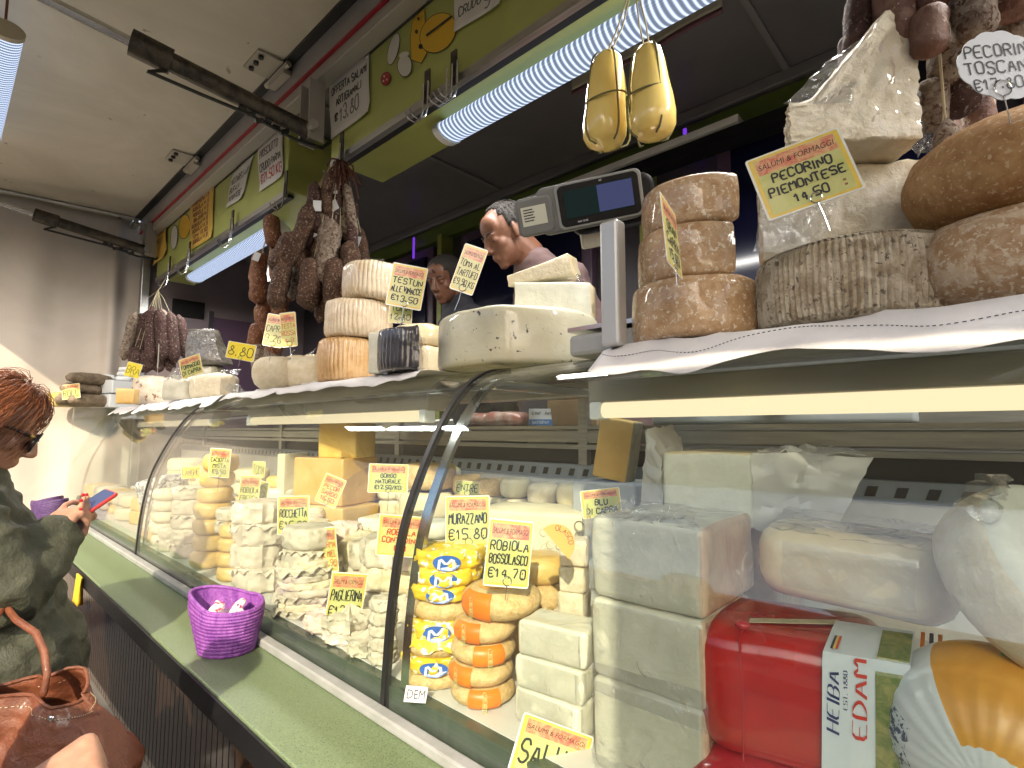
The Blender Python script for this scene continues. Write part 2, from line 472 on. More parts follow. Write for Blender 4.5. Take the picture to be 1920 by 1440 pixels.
YPAPER = M('yellow_printed_foil', (.72, .50, .03), rough=.35, spots=((.86, .85, .80), 42, .58), bump=.5, bsc=22, coat=.3)
BLUEPRINT = M('blue_print', (.03, .12, .45), rough=.35)
ORANGE = M('orange_band', (.74, .20, .012), (.66, .16, .010), sc=12, rough=.4)
REDWAX = M('red_edam_film', (.45, .012, .008), (.36, .008, .006), sc=7, rough=.22, coat=.6, wrap=.22, wsc=7)
REDBAG = M('red_plastic_bag', (.42, .012, .02), rough=.2, coat=.6, wrap=.3, wsc=9)
SAUS = M('brown_salami', (.045, .021, .013), (.10, .052, .033), sc=30, det=9, rough=.75, spec=.3, bump=1.0, bsc=90, spots=((.22, .165, .12), 130, .58))
SAUSW = M('white_mould_salami', (.17, .125, .095), (.30, .25, .20), sc=40, det=10, lo=.42, hi=.58, rough=.85, spec=.2, bump=1.0, bsc=80, spots=((.10, .055, .04), 90, .56))
SAUSO = M('amber_salamella', (.12, .040, .018), (.20, .085, .04), sc=24, det=9, rough=.7, spec=.3, bump=1.0, bsc=70, spots=((.34, .25, .18), 110, .60))
SAUSD = M('dark_salami', (.035, .016, .014), (.08, .042, .036), sc=35, det=9, rough=.8, spec=.25, bump=1.0, bsc=80, spots=((.21, .18, .15), 100, .60))
STRING = M('natural_string', (.46, .40, .26), rough=.9)
OLIVESTRING = M('olive_string', (.16, .15, .06), rough=.8)
# tags, print
TAGCLEAR = M('laminate_edge', (.70, .72, .66), rough=.2, coat=.5)
TAGB = M('tag_orange_border', (.66, .44, .05), (.70, .52, .09), sc=30, rough=.3, coat=.4)
TAGY = M('tag_yellow_green', (.46, .48, .15), (.54, .54, .22), sc=25, rough=.3, coat=.4)
TAGH = M('tag_red_header', (.56, .13, .09), (.64, .40, .20), sc=70, rough=.3, coat=.4)
TAGBRIGHT = M('tag_bright_yellow', (.72, .60, .02), (.68, .52, .02), sc=20, rough=.35)
INK = M('black_marker', (.012, .012, .014), rough=.4)
REDINK = M('red_marker', (.50, .035, .02), rough=.4)
BROWNINK = M('brown_ink', (.22, .08, .03), rough=.5)
SHEET = M('white_paper', (.70, .69, .68), (.64, .63, .62), sc=5, rough=.6, bump=.3, bsc=8)
YSHEET = M('yellow_paper', (.70, .46, .09), (.63, .40, .07), sc=5, rough=.6, bump=.3, bsc=8)
WHITECARD = M('white_card', (.60, .62, .66), rough=.5)
# people
SKIN = M('skin', (.40, .22, .145), (.34, .175, .115), sc=40, rough=.5, bump=.2, bsc=250, bdist=.001, sss=.08)
SKINT = M('tanned_skin', (.205, .092, .056), (.165, .072, .042), sc=30, rough=.5, bump=.2, bsc=250, bdist=.001, sss=.08)
HAIRB = M('auburn_hair', (.13, .038, .014), (.27, .09, .03), sc=60, rough=.38, spec=.6)
HAIRD = M('dark_cropped_hair', (.014, .011, .010), (.035, .029, .026), sc=120, rough=.6, bump=.6, bsc=300)
JACKET = M('dark_green_jacket', (.040, .044, .027), (.058, .061, .038), sc=6, rough=.66, bump=.7, bsc=30, bdist=.014, spots=((.26, .17, .10), 9, .715))
LEATHER = M('brown_grained_leather', (.135, .040, .018), (.20, .066, .030), sc=14, rough=.46, bump=.8, bsc=170, bdist=.003, coat=.15)
JEANS = M('dark_trousers', (.02, .021, .027), rough=.8)
SHIRTP = M('pink_shirt', (.13, .085, .085), (.16, .10, .10), sc=9, rough=.8)
SHIRTD = M('dark_shirt', (.03, .03, .04), rough=.8)
STRAW = M('violet_straw', (.17, .04, .27), (.30, .095, .40), sc=60, stretch=(1, 1, .3), rough=.5, bump=.6, bsc=120)
STRAWD = M('dark_violet_straw', (.07, .03, .12), (.10, .05, .17), sc=60, rough=.5, bump=.6, bsc=120)
def emit(name, c, s, pat=None):
    m = bpy.data.materials.new(name); m.use_nodes = True
    t = m.node_tree; N = t.nodes; N.remove(N['Principled BSDF'])
    e = N.new('ShaderNodeEmission'); e.inputs[0].default_value = (*c, 1); e.inputs[1].default_value = s
    t.links.new(e.outputs[0], N['Material Output'].inputs[0])
    if pat:      # prismatic diffuser: rows of bright LED images between ribs
        tc = N.new('ShaderNodeTexCoord'); wv = N.new('ShaderNodeTexWave'); wv.wave_type = 'BANDS'; wv.bands_direction = 'X'
        wv.inputs['Scale'].default_value = pat; wv.inputs['Distortion'].default_value = 3.2; wv.inputs['Detail'].default_value = 1.0
        wv.inputs['Detail Scale'].default_value = .35
        wv2 = N.new('ShaderNodeTexWave'); wv2.wave_type = 'BANDS'; wv2.bands_direction = 'Y'; wv2.inputs['Scale'].default_value = 60
        t.links.new(tc.outputs['Object'], wv.inputs[0]); t.links.new(tc.outputs['Object'], wv2.inputs[0])
        p = N.new('ShaderNodeMath'); p.operation = 'POWER'; p.inputs[1].default_value = 2.2; t.links.new(wv.outputs['Fac'], p.inputs[0])
        a = N.new('ShaderNodeMath'); a.operation = 'MULTIPLY_ADD'; a.inputs[1].default_value = .25; a.inputs[2].default_value = .8; t.links.new(wv2.outputs['Fac'], a.inputs[0])
        q = N.new('ShaderNodeMath'); q.operation = 'MULTIPLY_ADD'; q.inputs[1].default_value = s*1.6; q.inputs[2].default_value = s*.38; t.links.new(p.outputs[0], q.inputs[0])
        r = N.new('ShaderNodeMath'); r.operation = 'MULTIPLY'; t.links.new(q.outputs[0], r.inputs[0]); t.links.new(a.outputs[0], r.inputs[1])
        t.links.new(r.outputs[0], e.inputs[1])
    return m
LED = emit('led_diffuser', (.62, .74, 1.0), .36, 16)
TUBEWARM = emit('warm_fluorescent', (1.0, .80, .50), .5)
VIOLETGLOW = emit('violet_neon', (.22, .05, .8), .35)
SCREENBLUE = emit('scale_screen', (.14, .16, .36), .16)
SCREENGREEN = emit('scale_screen_green', (.05, .09, .08), .09)

# ------------------------------------------------------------------ setting
S = 1.72          # top of the case (where the upper cheeses stand)
FL = 1.03         # tray inside the case
gm = MB(); gm.add([(-300, -300, 0), (300, -300, 0), (300, 300, 0), (-300, 300, 0)], [(0, 1, 2, 3)])
struct(gm.obj('ground', ASPHALT))
BOUNCESLAB = M('pale_bounce_slab', (.20, .19, .175), (.27, .255, .235), sc=14, det=7, rough=.85, bump=.4, bsc=60)  # pale slabs added to bounce sunlight up under the awning
pv = MB()
for k in range(5):
    for j in range(1):
        x0 = -2.9 + k*.62; y0 = -.62 - j*.62
        pv.box((x0, y0, .002), (x0+.612, y0+.612, .006 + .002*random.random()))
struct(pv.obj('bounce_slabs', BOUNCESLAB))
# row of houses across the square, behind the viewer: closes the view in the reflections
for i, (x0, x1, h, c) in enumerate([(-26, -15, 6.2, (.50, .36, .20)), (-15, -4, 5.4, (.52, .44, .34)), (-4, 9, 6.6, (.45, .28, .19))]):
    hm = thing('town_house', ['ochre plastered town house at the far end of the row across the square', 'cream plastered low town house between its taller neighbours', 'reddish plastered town house straight across the square'][i], 'house', ((x0+x1)/2, -17, 0), 0, 'houses across the square')
    wd = (x1-x0)/2
    mm = MB(); mm.box((-wd, -4, 0), (wd, 0, h)); mm.obj('wall', M('plaster_%d' % i, c, tuple(q*.85 for q in c), sc=1.5, rough=.9), hm)
    rf = MB(); rf.add([(-wd-.3, .4, h), (wd+.3, .4, h), (wd+.3, -4.4, h), (-wd-.3, -4.4, h), (-wd-.3, -2, h+1.3), (wd+.3, -2, h+1.3)], [(0, 1, 5, 4), (2, 3, 4, 5), (1, 2, 5), (3, 0, 4), (3, 2, 1, 0)])
    rf.obj('roof', M('roof_tiles_%d' % i, (.30, .12, .07), (.38, .18, .10), sc=8, rough=.9), hm, 0)
    for k in range(4):
        for zz in (1.0, 3.6):
            xx = -wd + (k+.5)*wd/2
            wm = MB(); wm.box((xx-.5, .0, zz), (xx+.5, .03, zz+1.5)); wn = wm.obj('window', M('shutter_green', (.05, .12, .07), rough=.6) if k+zz == 1 else bpy.data.materials['shutter_green'], hm)

# ---------------- the market van
van = thing('market_van', 'market sales van with raised awning and long open hatch', 'van', (-1.5, 1.8, 0))
VO = Vector((-1.5, 1.8, 0))
def vbox(name, a, b, mat, parent=van, smooth=0, bevel=0):
    m = MB(); o = VO
    m.box((a[0]-o.x, a[1]-o.y, a[2]-o.z), (b[0]-o.x, b[1]-o.y, b[2]-o.z))
    ob = m.obj(name, mat, parent, smooth)
    if bevel:
        md = ob.modifiers.new('bevel', 'BEVEL'); md.width = bevel; md.segments = 2
    return ob
vbox('floor', (-5.1, 1.0, .70), (2.4, 2.45, .75), ALU)
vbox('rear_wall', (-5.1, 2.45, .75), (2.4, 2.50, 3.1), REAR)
vbox('ceiling', (-5.1, 1.12, 3.10), (2.4, 2.50, 3.16), CEIL)
ew = vbox('end_wall', (-5.16, 1.10, .75), (-5.1, 2.50, 3.10), MAUVE)
vbox('end_wall', (2.4, 1.10, .75), (2.46, 2.50, 3.10), MAUVE)
vbox('corner_post', (-5.1, 1.06, .95), (-5.03, 1.12, 3.16), ALU, bevel=.006)
vbox('underbody', (-5.0, .95, .30), (2.4, 2.4, .70), BLACK)
vbox('header_beam', (-5.1, 1.04, 3.155), (2.4, 1.12, 3.30), HEADER, bevel=.006)
vbox('header_lip', (-5.1, 1.05, 3.095), (2.4, 1.115, 3.147), M('lip_grey', (.40, .38, .34), rough=.45), bevel=.004)
vbox('red_trim_strip', (-5.1, 1.036, 3.147), (2.4, 1.10, 3.155), REDLINE)
# end wall fittings
vbox('door', (-5.098, 1.62, .8), (-5.085, 2.2, 2.55), PURPLE)
vbox('door_frame', (-5.098, 1.585, .8), (-5.075, 1.618, 2.6), REAR)
vbox('fuse_panel', (-5.098, 1.30, 2.52), (-5.07, 1.54, 2.66), BLACKPLASTIC)
vbox('wall_board', (-5.098, 1.14, 2.0), (-5.088, 1.52, 2.42), M('pinkish_board', (.30, .23, .22), rough=.5))
# ceiling joints and rear wall fittings
for x in (-4.0, -2.3, -.6):
    vbox('ceiling_joint', (x-.012, 1.13, 3.088), (x+.012, 2.45, 3.0995), M('joint_grey', (.22, .21, .21), rough=.4) if x == -4.0 else bpy.data.materials['joint_grey'])
vbox('cornice', (-5.1, 2.38, 3.04), (2.4, 2.449, 3.099), CEIL, bevel=.01)
DKGREEN = M('dark_green_trim', (.10, .14, .02), rough=.4)
vbox('trim_strip', (-5.1, 2.40, 2.93), (2.4, 2.449, 3.03), DKGREEN)
for x0, x1 in ((-4.2, -3.0), (-2.7, -1.62), (-.92, -.05), (.1, 1.2)):
    wv = vbox('window', (x0, 2.40, 1.9), (x1, 2.449, 2.90), PURPLE, bevel=.008)
    vbox('pane', (x0+.07, 2.385, 1.97), (x1-.07, 2.399, 2.83), WINDOWBLUE, wv)
    vbox('glazing_bar', ((x0+x1)/2-.012, 2.37, 1.97), ((x0+x1)/2+.012, 2.384, 2.83), BLACKPLASTIC, wv)
for x in (-2.86, -1.27):
    vbox('wall_strut', (x-.022, 2.34, .8), (x+.022, 2.449, 2.93), M('olive_strut', (.26, .30, .06), rough=.4) if x < -2 else bpy.data.materials['olive_strut'])
vbox('equipment_rail', (-1.95, 2.22, 2.78), (-.1, 2.30, 2.84), BLACKPLASTIC)
vbox('rail_light', (-1.95, 2.205, 2.845), (-.75, 2.30, 2.875), WHITEPAINT)
vbox('neon_strip', (-1.06, 2.36, 2.86), (-1.045, 2.37, 3.0), VIOLETGLOW)
vbox('neon_strip', (-3.2, 2.36, 2.84), (-3.185, 2.37, 3.0), VIOLETGLOW)
# back counter against the rear wall
vbox('back_counter', (-4.8, 2.05, .75), (2.2, 2.40, 1.62), STEELB, bevel=.01)
# awning: cream panel hinged on the header
aw = MB(); 
def awz(y): return 3.275 - .036*(1.0 - y)/.9*1.0
V, F = grid(1, 1, lambda u, v: Vector((-5.25 + 7.65*u, -.93 + 1.93*v, awz(-.93+1.93*v))) - VO)
V, F = solid(V, [q[::-1] for q in F], .045)
awn = mk('awning_panel', V, F, AWNING, van, 0)
fr = MB()
for xa in (-5.1, -2.62, .9):
    pass
m4 = Matrix.Translation(-VO)
fr.box((-5.13, -.95, awz(-.95)-.03), (2.42, -.925, awz(-.93)+.06), mat=m4)
fr.obj('awning_front_rim', ALU, van, 0)
fr = MB(); fr.tube([Vector((-5.085, -.93, awz(-.93)-.012))-VO, Vector((-5.085, 1.0, awz(1.0)-.012))-VO], .016, 8); fr.obj('awning_side_rim', ALU, van)
HINGE = M('hinge_zinc', (.46, .42, .36), rough=.45, metal=.2)
for px_, py_ in ((505, 120), (345, 305), (240, 405)):
    p = at(px_, py_, Y=.97)
    h = MB(); x = p.x
    h.box((x-.085, .885, awz(.93)-.012), (x+.085, 1.0, awz(.94)-.004), mat=m4)
    h.box((x-.085, 1.0, 3.215), (x+.085, 1.038, 3.24), mat=m4)
    h.tube([Vector((x-.12, 1.01, 3.245))-VO, Vector((x+.12, 1.01, 3.245))-VO], .014, 8)
    for k in (-.055, 0, .055): h.tube([Vector((x+k, .91, 3.262))-VO, Vector((x+k, .91, 3.248))-VO], .012, 8, 1)
    h.obj('hinge', [HINGE, BLACK], van)
gap = vbox('hinge_gasket', (-5.1, 1.0, 3.262), (2.4, 1.04, 3.29), BLACK)
# two hydraulic struts
def strut(P0, P1, r, jf):
    P0 = Vector(P0)-VO; P1 = Vector(P1)-VO; d = (P1-P0)
    J = P0 + d*jf; L = d.normalized(); side = L.cross(Vector((0, 0, 1))).normalized(); dn = side.cross(L).normalized()
    if dn.z > 0: dn = -dn
    a = MB(); a.tube([P0, J], r, 14); a.tube([J - L*.11, J + L*.02], r*1.32, 14)
    st = a.obj('hydraulic_cylinder', DARKMETAL, van, 50)
    b = MB(); b.tube([J, P1], r*.5, 10); b.obj('piston_rod', STEEL, st)
    c = MB(); c.tube([J - L*.10 + dn*r*1.2, J - L*.05 + dn*r*2.2, J - L*.22 + dn*r*1.9, P0 + d*.25 + dn*r*1.5, P0 + d*.05 + dn*r*1.8, P0 - L*.07 + dn*r*1.2, P0 - L*.12 - dn*r], r*.22, 6)
    for k in range(6): c.tube([P0 + d*(.08+.035*k) + dn*r*(1.2+.2*(k % 2)), P0 + d*(.11+.035*k) + dn*r*(1.9-.4*(k % 3))], r*.3, 6)
    c.obj('hose', BLACK, st, 60)
    e = MB(); e.tube([P0-side*r*2.2, P0+side*r*2.2], r*.55, 10)
    e.box(tuple(P0 + Vector((-.045, -.02, -.05))), tuple(P0 + Vector((-.037, .05, .22)))); e.box(tuple(P0 + Vector((.037, -.02, -.05))), tuple(P0 + Vector((.045, .05, .22))))
    e.obj('pivot_bracket', HEADER, st, 50)
strut(at(578, 246, Y=1.03), at(40, -25, X=-2.32), .036, .66)
strut(at(275, 470, Y=1.03), at(-30, 372, X=-4.92), .036, .70)
# lime green fascia boxes with lamps and hook rail beneath
FY = 1.12
def fascia(x0, x1, zb=2.72):
    f = vbox('fascia_box', (x0, FY, zb), (x1, FY+.27, 3.094), GREEN, bevel=.006)
    vbox('hook_rail', (x0+.02, FY-.012, zb-.032), (x1-.02, FY+.012, zb-.003), STEELB, f)
    vbox('rail_shade_strip', (x0+.03, FY+.02, zb-.02), (x1-.03, FY+.05, zb-.003), BLACK, f)  # solid black strip put in as the shade behind the hook rail
    return f
fascia(-2.13, 2.3, 2.735); fascia(-4.86, -2.56, 2.745)
def led_lamp(name, label, x0, x1, y, z, r, cap, watt=6.5):
    t = thing(name, label, 'lamp', ((x0+x1)/2, y, z), 0, 'LED strip lamps')
    L = (x1-x0)/2; m = MB()
    V, F = tube([(-L, 0, 0), (L, 0, 0)], r, 28, (.55, 1)); m.add(V, F[:-2]); m.obj('diffuser', LED, t)
    for s in (-1, 1):
        c = MB(); V, F = tube([(s*L, 0, 0), (s*(L+.03), 0, 0)], r*1.06, 24, (.6, 1)); c.add(V, F); c.obj('end_cap', cap, t)
    ld = bpy.data.lights.new('lamp_light', 'AREA'); ld.shape = 'RECTANGLE'; ld.size = 2*L; ld.size_y = .08; ld.energy = watt*2*L; ld.color = (1.0, .96, .90)
    lo = bpy.data.objects.new('lamp_light', ld); link(lo, t); lo.location = (0, 0, -r*.6-.012)
    return t
led_lamp('strip_lamp', 'bright LED strip lamp under the right green fascia behind the provolone', -1.50, 1.6, 1.27, 2.69, .058, WHITEPLASTIC)
led_lamp('strip_lamp', 'LED strip lamp under the left green fascia above the dark salami', -4.42, -3.0, 1.27, 2.70, .058, WHITEPLASTIC)
ol = led_lamp('strip_lamp', 'LED strip lamp hung under the awning at the left picture edge', -4.1, -2.60, .085, 3.0, .052, M('beige_cap', (.40, .36, .28), rough=.4))
for s in (-.6, .72):
    hk = MB(); hk.box((s-.012, -.004, .05), (s+.012, .004, .225)); hk.obj('suspension_strap', BROWNINK, ol)
# ledge, kerb and fluted skirt below the hatch
lg = vbox('ledge', (-5.0, .462, .942), (1.6, .650, .970), LEDGE, bevel=.005)
vbox('ledge_edge', (-5.0, .455, .915), (1.6, .4615, .966), BLACKPLASTIC)
vbox('kerb', (-5.0, .634, .9705), (1.6, .662, .992), KERB, bevel=.004)
NF = 190
V = []; F = []
for k in range(NF):
    x = -5.0 + 6.6*k/NF
    for dx, y in ((0, .483), (.0285, .483), (.0300, .4885), (.0332, .4885)):
        V += [Vector((x+dx, y, .585))-VO, Vector((x+dx, y, .9150))-VO]
F = [(2*k, 2*k+2, 2*k+3, 2*k+1) for k in range(NF*4-1)]
mk('grooved_skirt', V, F, SKIRT, van, 0)
sr = vbox('skirt_rail', (-5.0, .470, .56), (1.6, .50, .584), STEELB)
vbox('skirt_backing', (-5.0, .50, .56), (1.6, .56, .94), BLACK)

# ---------------- curved glass display case
CX = -1.8
case = thing('display_case', 'long refrigerated display case with curved glass front', 'display case', (CX, 1.0, .98))
CO = Vector((CX, 1.0, .98))
def cbox(name, a, b, mat, parent=case, bevel=0):
    m = MB(); m.box(tuple(Vector(a)-CO), tuple(Vector(b)-CO)); ob = m.obj(name, mat, parent, 0)
    if bevel:
        md = ob.modifiers.new('bevel', 'BEVEL'); md.width = bevel; md.segments = 2
    return ob
PROF = [(.662, .985), (.666, 1.066), (.676, 1.191), (.700, 1.331), (.741, 1.441), (.792, 1.542), (.842, 1.616), (.900, 1.672), (.965, 1.703), (1.04, 1.714)]
def smooth_profile(P, n=5):
    out = []
    for i in range(len(P)-1):
        p0 = P[max(0, i-1)]; p1 = P[i]; p2 = P[i+1]; p3 = P[min(len(P)-1, i+2)]
        for k in range(n):
            t = k/n
            out.append(tuple(.5*(2*p1[j]+(-p0[j]+p2[j])*t+(2*p0[j]-5*p1[j]+4*p2[j]-p3[j])*t*t+(-p0[j]+3*p1[j]-3*p2[j]+p3[j])*t**3) for j in (0, 1)))
    return out + [P[-1]]
PS = smooth_profile(PROF)
def offset_prof(d):
    o = []
    for i, p in enumerate(PS):
        a = PS[max(0, i-1)]; b = PS[min(len(PS)-1, i+1)]
        t = Vector((b[0]-a[0], b[1]-a[1])).normalized(); o.append((p[0]+t.y*d, p[1]-t.x*d))
    return o
def sweep(name, x0, x1, prof_out, prof_in, mat):
    V = []; n = len(prof_out)
    loop = list(prof_out) + list(prof_in)[::-1]
    for x in (x0, x1): V += [Vector((x, p[0], p[1]))-CO for p in loop]
    m = len(loop); F = [(i, (i+1) % m, (i+1) % m+m, i+m) for i in range(m)]
    for b, fl in ((0, True), (m, False)):
        for i in range(n-1):
            q = (b+i, b+i+1, b+m-2-i, b+m-1-i); F.append(q if fl else q[::-1])
    return mk(name, V, F, mat, case, 40)
PIN = offset_prof(.006)
EDGEGREEN = M('glass_edge', (.03, .07, .05), rough=.15)
for x0, x1 in ((-.960, 1.5), (-2.935, -.984), (-4.98, -2.96)):
    sweep('curved_glass', x0, x1, PS, PIN, GLASS)
for x in (-.972, -2.948):
    sweep('seal', x-.007, x+.007, offset_prof(-.003), offset_prof(.012), BLACK)
for x in (-.925, -2.905, -4.5):
    sweep('chrome_rib', x-.013, x+.013, offset_prof(.016)[2:-6], offset_prof(.026)[2:-6], STEEL)
    cbox('support_arm', (x-.012, .93, 1.652), (x+.012, 1.40, 1.676), STEEL, bevel=.003)
cbox('sill', (-4.98, .672, .975), (1.5, .71, 1.028), SILL, bevel=.004)
cbox('tray', (-4.98, .70, 1.0), (1.5, 1.40, 1.03), WHITEPAINT)
cbox('step', (-4.98, 1.06, 1.03), (1.5, 1.39, 1.13), WHITEPAINT, bevel=.006)
cbox('shelf_glass', (-4.98, 1.041, 1.706), (1.5, 1.42, S-.002), GLASS)
cbox('shelf_beam', (-4.98, 1.36, 1.655), (1.5, 1.41, 1.703), STEELB, bevel=.004)
cbox('end_panel', (-5.03, .69, .98), (-4.985, 1.42, 1.72), GLASS)
for (x0, x1) in ((-.66, 1.3), (-2.56, -1.27), (-4.5, -3.05)):
    ch = cbox('light_channel', (x0-.02, .985, 1.612), (x1+.02, 1.075, 1.66), M('channel_beige', (.27, .245, .20), rough=.4) if x0 == -.66 else bpy.data.materials['channel_beige'], bevel=.004)
    m = MB(); m.tube([Vector((x0, 1.0, 1.595))-CO, Vector((x1, 1.0, 1.595))-CO], .017, 14); m.obj('fluorescent_tube', TUBEWARM, ch)
    for xe in (x0, x1):
        m = MB(); m.box(tuple(Vector((xe-.014, .978, 1.574))-CO), tuple(Vector((xe+.014, 1.022, 1.613))-CO)); o_ = m.obj('tube_holder', WHITEPLASTIC, ch, 0); md = o_.modifiers.new('b', 'BEVEL'); md.width = .005; md.segments = 2
    m = MB(); m.tube([Vector((x0-.01, 1.0, 1.61))-CO, Vector((x0-.05, 1.05, 1.63))-CO, Vector((x0-.09, 1.10, 1.60))-CO, Vector((x0-.10, 1.2, 1.64))-CO], .004, 6); m.obj('wire', WHITEPLASTIC, ch)
# rear of the case: panels, slots and a ledge behind
cbox('back_panel', (-4.98, 1.395, 1.03), (1.5, 1.42, 1.40), WHITEPAINT)
SLOTGREY = M('perforated_grey', (.20, .23, .28), rough=.4)
cbox('slot_strip', (-4.98, 1.38, 1.40), (1.5, 1.42, 1.445), SLOTGREY)
m = MB()
for k in range(120):
    x = -4.9 + k*.053
    m.add([(x, 1.378, 1.41), (x+.02, 1.378, 1.41), (x+.028, 1.378, 1.432), (x+.008, 1.378, 1.432)], [(0, 1, 2, 3)], 0, Matrix.Translation(-CO))
so = m.obj('vent_slots', BLACK, case, 0); so['kind'] = 'stuff'
cbox('dark_recess', (-4.98, 1.40, 1.446), (1.5, 1.44, 1.492), BLACK)
cbox('lower_rail', (-4.98, 1.37, 1.493), (1.5, 1.43, 1.507), STEELB)
cbox('upper_rail', (-4.98, 1.375, 1.513), (1.5, 1.45, 1.552), STEELB, bevel=.004)
cbox('work_ledge', (-4.98, 1.38, 1.555), (1.5, 1.62, 1.567), STEELB)
for x in (-4.4, -3.1, -1.95, -.97, .4):
    cbox('back_post', (x-.016, 1.372, 1.446), (x+.016, 1.395, 1.70), STEELB)
# side curtain closing the far end
def tarp_fn(u, v):
    y = -1.1 + 2.26*u; z = .25 + (awz(y)+.004-.25)*v
    f = .035*math.sin(26*u + 3*math.sin(2.2*v+4*u))*(1-.55*v) + .02*noise.noise(Vector((u*5, v*3, 1.3))) + .03*noise.noise(Vector((u*12, v*1.6, 4)))
    if u > .86: f += .05*math.sin((u-.86)*70)*(1-.2*v)
    return Vector((f, y, z))
V, F = grid(140, 50, tarp_fn)
V, F = solid(V, F, .003)
tg = mk('side_curtain', V, F, TARP, None, 180, loc=(-5.17, 0, 0))
tag(tg, 'white tarpaulin side curtain hanging at the far end of the van', 'curtain')
# unseen canvas added at the awning's outer edge to keep sun off the right-hand cheeses
V, F = grid(80, 12, lambda u, v: Vector((.80 + 1.8*u, .02*math.sin(26*u)*(1-v), 2.40 + .74*v)))
V, F = solid(V, F, .003)
tag(mk('sun_block_canvas', V, F, CANVAS, None, 180, loc=(0, -.955, 0)), 'unseen cream canvas added at the outer rim of the awning to block sun', 'canvas')
# hanging white strip with a pink hem behind the provolone
hl = at(1072, 128, Y=1.8); hr = at(1352, -40, Y=1.8)
V, F = grid(40, 6, lambda u, v: Vector((hl.x+(hr.x-hl.x)*u, .004*math.sin(14*u), hl.z+(hr.z-hl.z)*u-2.70-.105*v)))
V, F = solid(V, F, .002)
hs = mk('hanging_cloth', V, F, CANVAS, None, 180, loc=(0, 1.80, 2.70))
tag(hs, 'white cloth strip with dusky pink hem hanging behind the provolone', 'cloth')
V, F = grid(40, 2, lambda u, v: Vector((hl.x+(hr.x-hl.x)*u, .004*math.sin(14*u), hl.z+(hr.z-hl.z)*u-2.70-.105-.022*v)))
V, F = solid(V, F, .003); mk('hem', V, F, M('dusky_pink', (.15, .07, .10), rough=.8), hs, 180)
V, F = grid(40, 8, lambda u, v: Vector((-3.7 + .95*u, .03*math.sin(34*u), -.10*v*(1.2+math.sin(11*u)*.5))))
V, F = solid(V, F, .002)
tag(mk('hanging_cloth', V, F, CLOTH, None, 180, loc=(0, 1.45, 2.70)), 'crumpled white cloth hanging behind the left strip lamp', 'cloth')

# ------------------------------------------------------------------ lettering
GL = {'A':"00 26 40|12 32",'B':"00 06 36 44 33 03|33 42 30 00",'C':"45 36 16 05 01 10 30 41",'D':"00 06 26 44 42 20 00",'E':"46 06 00 40|03 33",
'F':"46 06 00|03 33",'G':"45 36 16 05 01 10 30 41 43 23",'H':"00 06|40 46|03 43",'I':"20 26",'J':"46 41 30 10 01",'K':"00 06|46 03 40",'L':"06 00 40",'M':"00 06 23 46 40",
'N':"00 06 40 46",'O':"10 01 05 16 36 45 41 30 10",'P':"00 06 36 45 44 33 03",'Q':"10 01 05 16 36 45 41 30 10|31 50",'R':"00 06 36 45 44 33 03|23 40",
'S':"45 36 16 05 04 13 33 42 41 30 10 01",'T':"06 46|26 20",'U':"06 01 10 30 41 46",'V':"06 20 46",'W':"06 10 24 30 46",'X':"06 40|00 46",'Y':"06 23 46|23 20",'Z':"06 46 00 40",
'0':"10 01 05 16 36 45 41 30 10",'1':"04 26 20",'2':"05 16 36 45 44 00 40",'3':"05 16 36 45 44 33 23|33 42 41 30 10 01",'4':"30 36 02 42",'5':"46 06 03 33 42 41 30 00",
'6':"46 16 03 01 10 30 41 42 33 03",'7':"06 46 10",'8':"23 14 15 26 35 34 23 42 41 30 10 01 02 23",'9':"43 13 04 05 16 36 45 43 30 10",'E*':"",
'€':"45 36 16 05 01 10 30 41|04 34|02 32",'.':"10 11",',':"11 00",'-':"13 33",'/':"00 46",'&':"40 05 16 25 01 10 30 42",'\'':"25 26"}
def strokes(text, h, wfac=.62, gap=.22, jit=.0, slant=0.0, rnd=None):
    """polylines of a hand written line, starting at 0,0"""
    out = []; x = 0.0; rnd = rnd or random
    for ch in text:
        if ch == ' ': x += h*wfac*.75; continue
        g = GL.get(ch)
        if g is None: continue
        cw = h*wfac*(.45 if ch in ".,'" else .35 if ch == 'I' else .7 if ch == '1' else 1)
        dy = rnd.uniform(-jit, jit)*h
        for st in g.split('|'):
            P = []
            for tk in st.split():
                a, b = int(tk[0])/4, int(tk[1])/6
                if ch == 'I': a = .5
                px_ = x + a*cw + rnd.uniform(-jit, jit)*h*.6; py_ = b*h + dy + rnd.uniform(-jit, jit)*h*.6
                P.append((px_ + slant*py_, py_))
            out.append(P)
        x += cw + h*gap
    return out, x - h*gap
def ribbon(m, P, wd, z, mi=0):
    if len(P) > 2:                       # round the corners a little
        Q = [P[0]]
        for a, b in zip(P[:-1], P[1:]):
            Q += [(a[0]*.78+b[0]*.22, a[1]*.78+b[1]*.22), (a[0]*.22+b[0]*.78, a[1]*.22+b[1]*.78)]
        P = Q + [P[-1]]
    L = []; Rr = []; n = len(P)
    for i in range(n):
        a = P[max(0, i-1)]; b = P[min(n-1, i+1)]
        t = Vector((b[0]-a[0], b[1]-a[1])); t = t.normalized() if t.length > 1e-9 else Vector((1, 0))
        q = wd/2
        L.append((P[i][0]-t.y*q, P[i][1]+t.x*q, z)); Rr.append((P[i][0]+t.y*q, P[i][1]-t.x*q, z))
    e = Vector((P[0][0]-P[1][0], P[0][1]-P[1][1])).normalized()*wd*.4
    L[0] = (L[0][0]+e.x, L[0][1]+e.y, z); Rr[0] = (Rr[0][0]+e.x, Rr[0][1]+e.y, z)
    m.add(L+Rr, [(i, n+i, n+i+1, i+1) for i in range(n-1)], mi)
